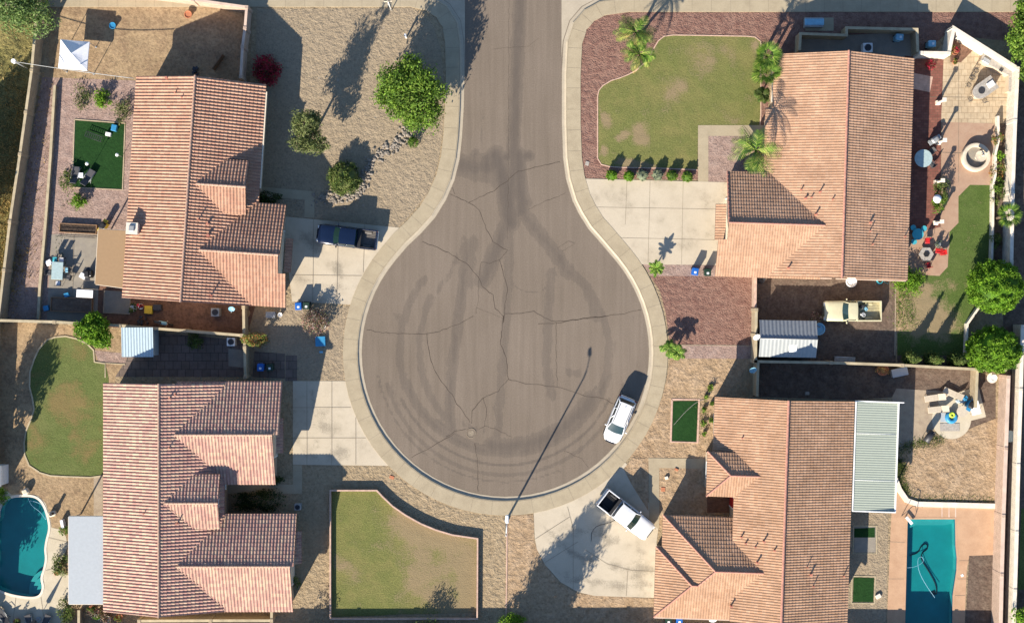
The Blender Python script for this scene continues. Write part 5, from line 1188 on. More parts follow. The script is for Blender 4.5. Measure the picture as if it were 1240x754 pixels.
def wheels(t, xs, hw, r_, rim='chrome'):
    for x in xs:
        for s in (-1, 1):
            b = MB(); y = s*(hw-.11); b.torus((x, y, r_), r_-.085, .1, 20, 8, ax='y'); b.cyl((0,0,0), .01, .01)
            b.v = b.v[:-0] if False else b.v; w_ = b.build('wheel', 'rubber', t)
            m = MB(); vs = []; 
            n = 16
            for k in range(n): a = 2*math.pi*k/n; vs += [(x+math.cos(a)*(r_-.12), y+s*.07, r_+math.sin(a)*(r_-.12)), (x+math.cos(a)*(r_-.12), y-s*.07, r_+math.sin(a)*(r_-.12))]
            m.add(vs+[(x, y+s*.05, r_)], [(2*k, (2*k+2) % (2*n), 2*n) for k in range(n)]+[(2*k, 2*k+1, (2*k+3) % (2*n), (2*k+2) % (2*n)) for k in range(n)]); m.build('rim', rim, w_)
            m = MB(); m.torus((x, s*(hw-.02), r_+.02), r_+.05, .035, 14, 6, ax='y', a0=0, a1=math.pi); m.build('wheel_arch', 'black_plastic', t)
def cabin(t, x0, x1, x2, x3, hwb, hwt, zb, zt, glass, paint, pillars=(), rails=False):
    """windscreen from x3(base) to x2(roof); rear from x0(base) to x1(roof)"""
    b = MB(); P = lambda x, y, z: (x, y, z)
    base = [(x0, hwb), (x3, hwb*.96), (x3, -hwb*.96), (x0, -hwb)]; top = [(x1, hwt), (x2, hwt*.97), (x2, -hwt*.97), (x1, -hwt)]
    vs = [(x, y, zb-.03) for x, y in base]+[(x, y, zt) for x, y in top]
    # curved windscreen: insert mid points
    b.add(vs, [(0,1,5,4), (2,3,7,6), (3,0,4,7), (4,5,6,7)]); 
    n = 6; W_ = []
    for k in range(n+1):
        y = 1-2*k/n; c = (1-y*y)*.14; W_ += [(x3+c, hwb*.96*y, zb-.01), (x2+c*.5, hwt*.97*y, zt)]
    b.add(W_, [(2*k, 2*k+2, 2*k+3, 2*k+1) for k in range(n)], 0, True); b.add([(x3, hwb*.96, zb-.01)]+[W_[2*k] for k in range(n+1)], []) 
    g_ = b.build('window_glass', glass, t)
    r_ = MB(); st = []
    nx = 8
    vs = []
    for i in range(nx+1):
        u = i/nx; x = (x1-.05)+(x2+.1-(x1-.05))*u
        e = math.sin(math.pi*u)**.35 if 0 < u < 1 else 0
        for k in range(7):
            v = k/6*2-1; xx = x+(.06*(1-v*v) if i == nx else 0)-(.04*(1-v*v) if i == 0 else 0)
            vs.append((xx, v*(hwt+.03)*(1 if abs(v) < 1 else .99), zt+.01+.05*(1-v**4)*(.45+.55*e)))
    r_.add(vs, [(i*7+k, i*7+7+k, i*7+8+k, i*7+k+1) for i in range(nx) for k in range(6)], 0, True)
    # roof edge skirt
    for s in (-1, 1):
        r_.add([(x1-.05, s*(hwt+.03), zt+.02), (x2+.1, s*(hwt+.02), zt+.02), (x2+.1, s*(hwt+.05), zt-.05), (x1-.05, s*(hwt+.06), zt-.05)], [(0,1,2,3)])
    rf = r_.build('roof_panel', paint, t)
    p = MB()
    for s in (-1, 1):
        p.tube([(x3-.02, s*hwb*.97, zb), (x2, s*(hwt*.98), zt)], .045, 6); p.tube([(x0+.02, s*hwb, zb), (x1, s*hwt, zt)], .055, 6)
        for u in pillars: p.tube([(x0+(x3-x0)*u, s*(hwb+.005), zb), (x1+(x2-x1)*u, s*(hwt+.01), zt)], .04, 6)
    p.build('pillars', paint, t)
    if rails:
        for s in (-1, 1): m = MB(); m.tube([(x1+.15, s*(hwt-.08), zt+.05), (x1+.25, s*(hwt-.08), zt+.13), (x2-.2, s*(hwt-.08), zt+.13), (x2-.05, s*(hwt-.08), zt+.06)], .025, 6); m.build('roof_rail', 'black_plastic', t)
def car_bits(t, L, hw, xm, zm, zh, paint):
    for s in (-1, 1):
        m = MB(); m.box((xm, s*(hw+.12), zm), (.12, .2, .15), bev=.03); m.tube([(xm, s*(hw-.04), zm-.04), (xm, s*(hw+.08), zm)], .025, 6); m.build('side_mirror', paint, t)
        m = MB(); m.box((L/2-(.42 if hw < .95 else .12), s*(hw-.33), zh), (.2, .30, .15), s*(-.75 if hw < .95 else -.25), bev=.03); m.build('headlight', 'lamp_clear', t)
        m = MB(); m.box((-L/2+.03, s*(hw-.13), zh+.12), (.08, .18, .32), bev=.02); m.build('taillight', 'lamp_red', t)
    bwf = .8 if hw < .95 else 1.5
    m = MB(); m.box((L/2-(.02 if hw < .95 else .03), 0, .46), (.14, hw*bwf, .2), bev=.06); m.build('front_bumper', 'black_plastic', t)
    m = MB(); m.box((-L/2-.03, 0, .5), (.16, hw*(1.5 if hw < .95 else 1.85), .2), bev=.05); m.build('rear_bumper', 'chrome', t)
    m = MB(); m.box((L/2-.02, 0, zh-.02), (.06, hw*1.0, .2), bev=.02); m.build('grille', 'black_plastic', t)
    m = MB(); m.box((0, 0, .32), (L*.9, hw*1.6, .2)); m.build('chassis', 'black_plastic', t)
def suv():
    t = thing('parked_car', 'white sport utility car with dark glass parked against the curb of the cul-de-sac', 'car', W(748.5,508,0), R(-112.5))
    L, hw = 4.6, .93
    b = MB(); loft(b, [(-2.3,.74,.5,.9,.93,.9),(-2.2,.86,.36,1.0,1.03,.93),(-1.9,.91,.3,1.04,1.06,.95),(-1,.93,.28,1.03,1.06,.95),(.2,.93,.28,1.0,1.03,.95),(1.0,.92,.28,.98,1.05,.93),(1.45,.89,.3,.93,1.0,.9),(1.75,.83,.34,.86,.93,.84),(2.0,.72,.38,.78,.84,.78),(2.16,.58,.42,.7,.76,.72),(2.26,.42,.46,.62,.68,.66),(2.31,.25,.5,.56,.6,.6)])
    b.build('body', 'car_white', t)
    cabin(t, -2.15, -1.72, .28, 1.12, .86, .66, 1.02, 1.62, 'car_glass', 'car_white', (.34, .66), True)
    wheels(t, (-1.4, 1.4), hw, .35); car_bits(t, L, hw, .82, 1.08, .72, 'car_white')
    for s in (-1, 1):
        for xx in (-.55, .35): m = MB(); m.box((xx, s*(hw+.005), .66), (.84, .012, .52), bev=.005); d = m.build('door', 'car_white', t); m = MB(); m.box((xx-.3, s*(hw+.02), .86), (.16, .03, .03)); m.build('handle', 'chrome', d)
    m = MB(); m.box((-1.5, .0, 1.70), (.05, .06, .1), taper=.5); m.build('antenna', 'black_plastic', t)
    m = MB(); m.tube([(.95,.1,1.1),(.75,.5,1.26)], .012, 4); m.tube([(.95,-.3,1.1),(.75,.1,1.26)], .012, 4); m.build('wiper', 'black_plastic', t)
    return t
suv()
def pickup(name, label, loc, rz, L, hw, x_hood, x_roof0, x_roof1, x_cabrear, paint, glass, liner, floor, zh=1.18, zroof=1.86, pill=(.5,), load=False, old=False, cover=False):
    t = thing(name, label, 'pickup truck', loc, rz)
    b = MB(); f = L/2; r_ = .9 if not old else .97
    loft(b, [(x_cabrear,hw,.45,zh,zh+.02,.93),(x_cabrear+.5,hw,.45,zh,zh+.02,.94),(x_hood,hw,.45,zh,zh+.03,.94),(x_hood+.5,hw*.99,.45,zh-.03,zh+.05,.92),(f-.5,hw*.97,.45,zh-.1,zh-.02,.9),(f-.18,hw*.92*r_/.9,.48,zh-.2,zh-.13,.88),(f,hw*.8*r_/.9,.55,zh-.36,zh-.32,.85)])
    b.build('body', paint, t)
    cabin(t, x_cabrear+.02, x_cabrear+.16, x_roof1, x_hood, hw*.93, hw*.76, zh, zroof, glass, paint, pill)
    # bed
    b = MB(); bx0, bx1 = -f, x_cabrear-.04; zt = zh+.02; th = .13
    for s in (-1, 1): b.box(((bx0+bx1)/2, s*(hw-th/2), (zt+.5)/2+.0), (bx1-bx0, th, zt-.5), bev=.03)
    b.box((bx1-.04, 0, (zt+.5)/2), (.08, hw*2-.2, zt-.5)); bd = b.build('cargo_bed', paint, t)
    b = MB(); b.box((bx0+.05, 0, (zt+.5)/2), (.1, hw*2-.06, zt-.52), bev=.02); b.build('tailgate', paint, t)
    b = MB(); b.box(((bx0+bx1)/2, 0, .62), (bx1-bx0-.1, hw*2-.26, .06))
    for k in range(-5, 6): b.box(((bx0+bx1)/2, k*.14, .66), (bx1-bx0-.2, .05, .03))
    for s in (-1, 1): b.box(((bx0+bx1)/2, s*(hw-th-.012), (zt+.6)/2), (bx1-bx0-.16, .02, zt-.62)); b.box(((bx0+bx1)/2+.0, s*(hw-th-.15), .76), (.8, .26, .26), bev=.06)
    b.box((bx1-.09, 0, (zt+.6)/2), (.02, hw*2-.3, zt-.62)); b.build('bed_liner', [liner], bd)
    wheels(t, (-f+1.15, f-.98), hw, .39); car_bits(t, L, hw, x_hood-.3, zh+.1, zh-.3, paint)
    n = 2 if len(pill) else 1
    for s in (-1, 1):
        for k in range(n):
            x0 = x_cabrear+.1+(x_hood-x_cabrear-.1)*k/n; x1 = x_cabrear+.1+(x_hood-x_cabrear-.1)*(k+1)/n
            m = MB(); m.box(((x0+x1)/2, s*(hw+.004), .8), (x1-x0-.06, .012, .62), bev=.005); d = m.build('door', paint, t); m = MB(); m.box((x0+.18, s*(hw+.02), 1.02), (.16, .03, .03)); m.build('handle', 'chrome', d)
    m = MB(); m.tube([(x_hood-.05,.1,zh+.05),(x_hood-.35,.6,zh+.22)], .012, 4); m.tube([(x_hood-.05,-.5,zh+.05),(x_hood-.35,0,zh+.22)], .012, 4); m.build('wiper', 'black_plastic', t)
    if cover: m = MB(); m.box((bx1-.2, 0, zt+.02), (.3, hw*2-.1, .06), bev=.02); m.build('bed_rail', 'black_plastic', t)
    return t
pickup('parked_pickup', 'white crew cab pickup parked slanting on the fan shaped driveway', W(757.5,621.5,G+.01), R(-37.6), 5.75, .98, 1.1, -1, .35, -1.15, 'car_white', 'car_glass_green', 'black_plastic', 'black_plastic', cover=True)
pickup('parked_pickup', 'dark blue crew cab pickup parked nose in on the left driveway', W(421.5,287.5,G+.01), R(173), 5.75, .96, 1.15, -1, .45, -1.05, 'car_navy', 'car_glass_green', 'bed_grey', 'bed_grey', cover=True)
pk = pickup('old_pickup', 'old cream single cab pickup in the side yard with scrap in its bed', W(1029,376.5,G+.01), R(180), 5.5, .99, .95, -1, .5, -.35, 'car_cream', 'car_glass', 'bed_cream', 'bed_floor', zh=1.12, zroof=1.72, pill=(), old=True)
for i, (x, y, s_, m, l) in enumerate([(1043,371,.32,'metal_dark','dark engine part lying in the bed of the cream pickup'), (1044,380,.3,'metal_galv','silver scrap part lying in the bed of the cream pickup'), (1047,373,.22,'plastic_lightblue','pale blue scrap piece lying in the bed of the cream pickup')]):
    b = MB(); c = W(x, y, G+.8); b.box((c[0], c[1], c[2]), (s_*1.5, s_, .35), .4*i, bev=.08); b.cyl((c[0], c[1], c[2]+.15), s_*.45, .2, 10); b.torus((c[0]+.1, c[1]-.1, c[2]+.2), s_*.5, .05, 12, 6)
    tag(b.build('scrap_part', m), l, 'scrap')
# ================================================================== STREET FURNITURE
t = thing('street_lamp', 'tall grey street lamp at the curb, its long shadow crossing the asphalt', 'street lamp', W(613.3,629.5,G))
mb = MB(); mb.cyl((0,0,0), .2, .25, 12); mb.tube([(0,0,0),(0,0,4),(0,0,7.6),(0,.12,7.95)], [.11,.09,.065,.055], 10); mb.build('pole', 'metal_galv', t)
mb = MB(); mb.tube([(0,0,7.5),(.02,.35,7.98),(.05,.9,8.12),(.08,1.3,8.15)], [.05,.045,.04,.04], 8); mb.build('arm', 'metal_galv', t)
mb = MB(); mb.box((.1,1.6,8.15), (.3,.75,.16), bev=.06); h_ = mb.build('lamp_head', 'white_paint', t)
mb = MB(); mb.box((.1,1.68,8.05), (.2,.45,.06), bev=.02); mb.build('lens', 'lamp_clear', h_)
t = thing('sign_pole', 'thin white street sign pole by the top left sidewalk', 'street sign', W(474,13,G))
mb = MB(); mb.tube([(0,0,0),(0,0,3.3)], .045, 8); mb.build('pole', 'white_paint', t)
mb = MB(); mb.box((0,0,3.2), (.75,.03,.2), .1); mb.box((0,0,3.42), (.75,.03,.2), 1.6); mb.build('sign_blade', 'trim_cream', t)
t = thing('marker_post', 'short white topped post in the gravel beside the tree shadow', 'post', W(492,46,G))
mb = MB(); mb.box((0,0,.5), (.14,.14,1.0), bev=.02); mb.build('post', 'white_paint', t); mb = MB(); mb.box((0,0,1.05), (.2,.3,.16), bev=.03); mb.build('post_cap', 'white_paint', t)
def manhole(label, px, py, r_, z=.005):
    t = thing('manhole_cover', label, 'manhole', W(px, py, z)); mb = MB(); mb.torus((0,0,.003), r_*1.0, .03, 24, 5); mb.build('ring', 'joint', t)
    mb = MB(); mb.cyl((0,0,0), r_*.62, .012, 24); mb.build('cover', 'joint', t)
    mb = MB(); mb.cyl((0,0,0), r_*.95, .006, 24); mb.build('collar', 'asphalt', t)
manhole('round manhole cover where the cracks meet at the bottom of the cul-de-sac', 570.5, 524, .46)
def lid(name, label, px, py, w_, d_, mat, rz=0, cat='utility lid', h=.05):
    mb = MB(); c = W(px, py, G); mb.box((c[0], c[1], G+h/2+.01), (w_, d_, h), rz, bev=.015); return tag(mb.build(name, mat), label, cat)
lid('meter_lid', 'small rusty brown meter lid in the gravel above the walled lawn', 474.5, 577.5, .45, .3, 'terracotta', -.3)
lid('meter_lid', 'small grey meter lid in the red gravel left of the ball shrubs', 711, 198, .35, .4, 'stone_grey', -.3)
lid('irrigation_lid', 'pale blue small lid in the shade under the blue square box', 389, 426, .35, .2, 'plastic_lightblue')
lid('valve_lid', 'brown square valve lid in the shaded yard beside the white pickup', 803, 592, .4, .4, 'terracotta')
# electric transformer and meters
t = thing('transformer_box', 'grey utility box with cyan light painted on its top, on its concrete pad by the top sidewalk', 'utility box', W(984,29,G))
mb = MB(); mb.box((0,0,.3), (1.8,.9,.6), bev=.03); mb.build('cabinet', 'metal_grey', t); mb = MB(); mb.box((0,.02,.63), (1.86,.6,.06), bev=.02); mb.build('lid', 'plastic_lightblue', t)  # pale blue lid colour carries the cyan light on the box top
# wheelie bins
def bin_(label, px, py, rz, mat, z=G):
    t = thing('wheelie_bin', label, 'bin', W(px, py, z), rz)
    mb = MB(); mb.box((0,0,.5), (.52,.58,.95), taper=1.12, bev=.04); mb.build('body', mat, t)
    mb = MB(); mb.box((0,-.02,1.01), (.62,.7,.08), bev=.035); mb.tube([(-.25,.36,.98),(.25,.36,.98)], .025, 6); mb.build('lid', mat, t)
    for s in (-1,1): mb = MB(); mb.torus((s*.27,.28,.12), .09, .035, 12, 6, ax='x'); mb.build('wheel', 'rubber', t)
    mb = MB(); mb.box((0,-.1,1.055), (.22,.2,.006)); mb.build('lid_label', 'white_paint', t)
    return t
bin_('blue recycling bin at the corner of the upper left garage', 363.5, 370.5, .05, 'bin_blue')
bin_('dark green bin beside the blue one at the upper left garage', 373, 370, .0, 'bin_green')
bin_('blue recycling bin at the end of the wide concrete driveway', 840, 329, -.15, 'bin_blue')
bin_('black green bin beside the blue one at the wide driveway', 855, 330, 0, 'bin_green')
bin_('blue recycling bin in deep shade above the lower left driveway', 318, 444, 0, 'bin_blue')
bin_('dark bin in deep shade above the lower left driveway', 329, 444, .1, 'bin_green')
bin_('blue recycling bin under the lower right garage eave at the bottom edge', 821, 748, 0, 'bin_blue')
bin_('green bin under the lower right garage eave at the bottom edge', 808, 748, 0, 'bin_green')
bin_('blue grey bin in the shaded wall enclosure at the top', 1085, 48, 1.5, 'plastic_lightblue')
bin_('pale blue chest with a white lid by the angled white wall', 1124, 56, 1.57, 'plastic_lightblue')
lid('storage_box', 'square blue box in the shade below the pale flowering shrub', 388.5, 413, .95, .95, 'plastic_blue', .03, 'box', .35)
# satellite dishes
def dish(label, px, py, h, az, mat='white_paint', r_=.36):
    t = thing('satellite_dish', label, 'satellite dish', W(px, py, 0)); t.location.z = G
    mb = MB(); mb.tube([(0,0,0),(0,0,h)], .03, 6); mb.build('mast', 'metal_galv', t)
    prof = [(0,0),(.15*r_/.36,.01),(.28*r_/.36,.045),(r_,.085),(r_*1.01,.075),(.28*r_/.36,.03),(0,-.015)]
    m = MB(); m.lathe((0,0,0), prof, 18); M = Matrix.Translation((0,0,h+.05)) @ Matrix.Rotation(az, 4, 'Z') @ Matrix.Rotation(R(42), 4, 'X'); m.v = [tuple(M @ Vector(v)) for v in m.v]; m.build('reflector', mat, t)
    m = MB(); m.tube([(0,-.3,-.02),(0,-.12,.35)], .012, 4); m.box((0,-.1,.37), (.08,.06,.1)); m.v = [tuple(M @ Vector(v)) for v in m.v]; m.build('feed_arm', 'metal_grey', t)
dish('white satellite dish on the gate wall left of the white roofed shed', 910, 407, 2.0, .4)
dish('blue shaded satellite dish just below the shed wall corner', 906, 446, 2.0, .2, 'plastic_lightblue')
dish('pale satellite dish under the lower eave of the upper left house', 288, 373.5, 2.3, .1, 'plastic_lightblue', .3)
dish('white satellite dish at the bottom eave of the lower right house', 857, 740, 2.6, 0)
# ================================================================== UPPER LEFT YARD
def canopy():
    c = W(100, 71, G); t = thing('canopy_tent', 'white square pop up canopy tent on the sand yard', 'canopy tent', (c[0]-.1, c[1]-.1, G), R(-5))
    mb = MB(); s = 1.38; n = 6; ap = (0,0,2.65); vs = [ap]
    cs = [(-s,-s),(s,-s),(s,s),(-s,s)]
    for k in range(4):
        a = cs[k]; b = cs[(k+1)%4]; g_ = []
        for i in range(n+1):
            u = i/n; e = (a[0]+(b[0]-a[0])*u, a[1]+(b[1]-a[1])*u); sg = -math.sin(math.pi*u)*.05; g_.append((e[0]*(1+sg*.35), e[1]*(1+sg*.35), 1.95))
        o = [(ap[0]*(1-v)+p[0]*v, ap[1]*(1-v)+p[1]*v, ap[2]*(1-v)+p[2]*v-.05*math.sin(math.pi*v)*math.sin(math.pi*i/n)) for v in (.33,.66,1) for i, p in enumerate(g_)]
        mb.add([ap]+o+[(p[0], p[1], p[2]-.16) for p in g_], [(0, 1+i, 2+i) for i in range(n)]+[(1+r*(n+1)+i, 1+(r+1)*(n+1)+i, 2+(r+1)*(n+1)+i, 2+r*(n+1)+i) for r in range(3) for i in range(n)], 0)
    mb.build('canopy', 'fabric_white', t)
    for x, y in cs: m = MB(); m.box((x*.95,y*.95,.98), (.05,.05,1.96)); m.box((x*.95,y*.95,.03), (.14,.14,.05)); m.build('leg', 'metal_galv', t)
canopy()
def pot(label, px, py, r_, h, mat, plant=None, seed=1, name='flower_pot', z=G, ph=.5, cat='pot'):
    t = thing(name, label, cat, W(px, py, z)); m = MB(); m.lathe((0,0,0), [(0,0),(r_*.7,0),(r_*.95,h*.9),(r_*1.08,h*.92),(r_*1.08,h),(r_*.9,h),(r_*.85,h*.85),(0,h*.82)], 18); m.build('pot', mat, t)
    if plant: m = MB(); leaves(m, [(0,0,h+ph*.4,r_*1.3,r_*1.3,ph*.6)], 220, .08, seed, 8); m.build('plant', plant, t)
    return t
pot('blue bucket on the sand inside the canopy shadow', 138, 32.5, .3, .45, 'plastic_blue', name='bucket', cat='bucket')
pot('terracotta orange pot by the pinkish north wall', 229, 19, .35, .4, 'terracotta')
def recliner(label, px, py, rz, mat='fabric_dark', name='recliner', L=1.7, group=None):
    t = thing(name, label, 'lounge chair', W(px, py, G), rz, group)
    m = MB(); m.box((0,-.3,.36), (.62,1.0,.07), bev=.03); m.build('seat', mat, t)
    m = MB(); vs = [(-.31,.2,.36),(.31,.2,.36),(.31,.85,.85),(-.31,.85,.85)]; m.add(vs+[(x,y+.04,z-.07) for x,y,z in vs], [(0,1,2,3),(7,6,5,4),(0,4,5,1),(1,5,6,2),(2,6,7,3),(3,7,4,0)]); m.build('backrest', mat, t)
    for s in (-1,1):
        m = MB(); m.tube([(s*.33,-.75,0),(s*.33,-.2,.55),(s*.33,.4,.56)], .025, 6); m.tube([(s*.33,.5,0),(s*.33,.1,.4),(s*.33,-.8,.34)], .025, 6); m.build('leg', 'metal_grey', t)
    return t
recliner('left grey recliner at the bottom edge of the artificial turf', 93, 212, R(172)); recliner('right grey recliner at the bottom edge of the artificial turf', 109, 215, R(150))
def small_table(label, px, py, w_, d_, h, mat, rz=0, name='side_table', cat='table', legs='metal_grey', z=G):
    t = thing(name, label, cat, W(px, py, z), rz); m = MB(); m.box((0,0,h), (w_,d_,.05), bev=.02); m.build('tabletop', mat, t)
    for sx in (-1,1):
        for sy in (-1,1): m = MB(); m.tube([(sx*(w_/2-.06),sy*(d_/2-.06),0),(sx*(w_/2-.08),sy*(d_/2-.08),h)], .02, 6); m.build('leg', legs, t)
    return t
small_table('small white table between the two grey recliners', 100, 213, .5, .5, .5, 'fabric_white')
def figure_post(label, px, py, h, mat1, mat2):
    t = thing('bird_feeder', label, 'bird feeder', W(px, py, G)); m = MB(); m.tube([(0,0,0),(0,0,h)], .02, 6); m.build('pole', mat2, t)
    m = MB(); m.box((0,0,h+.1), (.2,.2,.16), bev=.03); m.lathe((0,0,h+.17), [(0.17,0),(0,.12)], 8); m.build('feeder_box', mat1, t)
figure_post('white topped bird feeder pole standing on the turf by the right recliner', 113, 201, 1.5, 'white_paint', 'metal_dark')
figure_post('small white feeder pole at the right edge of the artificial turf', 148, 190, 1.3, 'white_paint', 'metal_grey')
lid('storage_box', 'small bright blue box at the top right of the artificial turf', 139.5, 155.5, .5, .6, 'plastic_blue', -.2, 'box', .4)
lid('storage_box', 'small white box left of the blue box on the turf', 132, 163, .5, .35, 'white_paint', -.2, 'box', .3)
t = thing('metal_bench', 'thin metal bench frame lying across the upper turf', 'bench frame', W(115,166,G), R(-20))
for s in (-1,1): m = MB(); m.tube([(-.9,s*.25,.05),(-.8,s*.25,.4),(.8,s*.25,.4),(.9,s*.25,.05)], .025, 6); m.build('rail', 'metal_dark', t)
m = MB(); [m.box((k*.2,0,.4), (.05,.5,.03)) for k in range(-4,5)]; m.build('slats', 'metal_dark', t)
# overhead cable and pole
t = thing('utility_pole', 'short utility pole with a white round cap outside the weedy side of the wall', 'pole', W(34,83,0)); 
px0 = W(34,83,0); m = MB(); m.tube([(0,0,0),(0,0,3.1)], .07, 8); m.build('pole', 'metal_galv', t); m = MB(); m.cyl((0,0,3.05), .22, .25, 14); m.build('pole_cap', 'white_paint', t)
a = Vector((px0[0], px0[1], 3.0)); b = Vector(W(162,95,3.15)); m = MB(); m.tube([tuple(a.lerp(b, k/12)-Vector((0,0,.35*math.sin(math.pi*k/12)))) for k in range(13)], .03, 6); tag(m.build('overhead_cable', 'metal_grey'), 'pale blue overhead cable from the capped pole across the wall to the roof', 'cable')
def rail_fence(label, pts, h, mat='metal_dark', name='metal_fence', step=.35, r_=.02):
    P = [W2(*p) for p in pts]; t = thing(name, label, 'fence', (*P[0], G)); m = MB()
    for a, b in zip(P, P[1:]): 
        for z in (h*.15, h*.95): m.tube([(*a, G+z), (*b, G+z)], r_, 5)
    bw(m, 'rail', mat, t); m = MB()
    for a, b in zip(P, P[1:]):
        k = max(1, int((Vector(b)-Vector(a)).length/step)); [m.tube([(a[0]+(b[0]-a[0])*i/k, a[1]+(b[1]-a[1])*i/k, G), (a[0]+(b[0]-a[0])*i/k, a[1]+(b[1]-a[1])*i/k, G+h)], r_*.6, 4) for i in range(k+1)]
    bw(m, 'bars', mat, t); return t
rail_fence('low black fence in front of the upper patio planter', [(71,286),(90,287),(117,288)], .8)
def planter(label, px, py, w_, d_, h, rz=0, mat='wood', soil='sand_shaded', name='planter_box'):
    t = thing(name, label, 'planter', W(px, py, G), rz); m = MB()
    for s in (-1,1): m.box((0,s*(d_/2-.04),h/2), (w_,.08,h)); m.box((s*(w_/2-.04),0,h/2), (.08,d_-.16,h))
    m.build('frame', mat, t); m = MB(); m.box((0,0,h*.4), (w_-.16,d_-.16,h*.8-.02)); m.build('soil', soil, t); return t
planter('long planter bed, its sand painted dark as fence shade, below the turf, above the black fence', 96, 277, 3.6, .9, .35, R(-3))
planter('raised wooden bed in the shade below the upper left patio', 88, 369, 4.0, 1.4, .4, R(-2), 'wood', 'dirt_brown')
planter('small paved bed frame in the shade right of the raised bed', 142, 366, 2.6, 2.2, .12, R(-3), 'border_concrete', 'patio_grey')
def chair(label, px, py, rz, mat='fabric_dark', frame='metal_dark', name='patio_chair', z=G, cushion=None, group=None):
    t = thing(name, label, 'chair', W(px, py, z), rz, group); m = MB(); m.box((0,0,.44), (.5,.5,.06), bev=.02); m.build('seat', mat, t)
    m = MB(); m.box((0,.25,.72), (.5,.05,.5), bev=.02); m.build('backrest', mat, t)
    for sx in (-1,1):
        for sy in (-1,1): m = MB(); m.tube([(sx*.24,sy*.24,0),(sx*.22,sy*.22,.44)], .018, 5); m.build('leg', frame, t)
        m = MB(); m.tube([(sx*.26,-.2,.44),(sx*.27,-.22,.64),(sx*.27,.22,.66)], .018, 5); m.build('armrest', frame, t)
    if cushion: m = MB(); m.box((0,0,.5), (.46,.46,.1), bev=.04); m.build('cushion', cushion, t)
    return t
def round_table(label, px, py, r_, h, top, leg='metal_dark', name='round_table', n=20, z=G, cx=None, sides=None):
    t = thing(name, label, 'table', W(px, py, z)); m = MB(); m.cyl((0,0,h-.05), r_, .05, sides or n, smooth=False); m.build('tabletop', top, t)
    m = MB(); m.tube([(0,0,0),(0,0,h-.04)], .05, 8); m.cyl((0,0,0), r_*.45, .04, 16); m.build('pedestal', leg, t); return t
small_table('glass topped rectangular dining table on the upper left patio', 73, 328, 1.1, 1.7, .72, 'drum_glass', R(-3), 'dining_table')
for i, (x, y, rz, cu, l) in enumerate([(69,314,0,'plastic_cyan','patio chair with teal cushion above the glass dining table'), (77,315,0,'fabric_white','patio chair with white cushion above the glass dining table'), (84,327,-1.57,'plastic_lightblue','patio chair with pale blue cushion right of the glass dining table'), (73,343,3.14,'fabric_white','patio chair with white cushion below the glass dining table'), (62,330,1.57,'fabric_dark','dark patio chair left of the glass dining table'), (86,336,-1.9,'fabric_dark','dark patio chair at the lower right of the glass dining table')]):
    chair(l, x, y, rz, cushion=cu, group='chairs round the glass dining table')
lid('cushion', 'white cushion thrown on the low wall left of the dining table', 60, 318, .55, .5, 'fabric_white', .5, 'cushion', .25)
lid('cushion', 'tilted white cushion beside the dark barbecue near the brown patio cover', 101.5, 334, .6, .5, 'fabric_white', -.5, 'cushion', .3)
def bbq(label, px, py, rz, mat='metal_dark', lidm='black_plastic', z=G, name='barbecue'):
    t = thing(name, label, 'barbecue', W(px, py, z), rz); m = MB(); m.box((0,0,.42), (.7,.5,.8), bev=.02); m.build('cart', mat, t); m = MB(); m.box((0,0,.98), (.74,.55,.32), bev=.14); h_ = m.build('lid', lidm, t); m = MB(); m.tube([(-.25,-.3,1.0),(.25,-.3,1.0)], .018, 6); m.build('handle', 'chrome', h_)
    for s in (-1,1): m = MB(); m.box((s*.52,0,.84), (.3,.45,.04), bev=.01); m.build('side_shelf', mat, t)
bbq('dark barbecue standing against the brown patio cover', 110, 332, 1.57)
bbq('small dark barbecue on the path right of the low black fence', 128, 274, 1.0, 'plastic_yellow')
small_table('long white bench table at the foot of the upper left patio', 105, 355.5, 1.6, .75, .5, 'fabric_white', R(-3), 'bench_table')
lid('toy_box', 'small blue toy box in the shade above the raised wooden bed', 82, 357, .45, .4, 'plastic_blue', .3, 'box', .35); lid('toy_box', 'blue tub in the shade left of the raised wooden bed', 57, 373, .5, .5, 'plastic_blue', .2, 'box', .3)
# side yard clutter (upper left)
lid('crate', 'yellow crate under the lower eave of the upper left house', 181, 375, .75, .75, 'plastic_yellow', -.05, 'crate', .4)
pot('white round pot left of the yellow crate', 163, 373, .3, .45, 'white_paint', 'leaf_mid', 3)
pot('pale pot with plant under the eave right of the yellow crate', 172, 371, .25, .4, 'white_paint', 'petal_crimson', 4)
lid('storage_box', 'dark box with a grey lid right of the yellow crate', 192, 372, .8, .55, 'metal_dark', 0, 'box', .5)
pot('ochre pot at the lower right corner of the upper left house', 299, 379, .38, .4, 'wood_light')
def ac_unit(label, px, py, s_=.85, mat='metal_grey', rz=0):
    t = thing('air_conditioner', label, 'air conditioner', W(px, py, G), rz); m = MB(); m.box((0,0,.4), (s_,s_,.8), bev=.03); m.build('casing', mat, t); m = MB(); m.torus((0,0,.81), s_*.36, .02, 20, 5); m.cyl((0,0,.8), s_*.33, .015, 20); [m.box((math.cos(a)*s_*.16, math.sin(a)*s_*.16, .83), (s_*.32,.03,.02), a) for a in [k*R(60) for k in range(6)]]; m.build('fan_grille', 'metal_dark', t)
ac_unit('grey air conditioner under the lower eave of the upper left house', 263, 378, .8)
ac_unit('white air conditioner beside the orange flowering shrub', 282, 413.5, .8, 'white_paint')
ac_unit('air conditioner in the shaded enclosure above the upper right roof', 1048, 60, .9, 'white_paint')
ac_unit('grey cooler box at the corner of the lower left garage', 362, 612, .6, 'metal_grey')
lid('storage_box', 'grey box on the dirt just below the upper left garage corner', 328.5, 381, .9, .6, 'metal_grey', 0, 'box', .45)
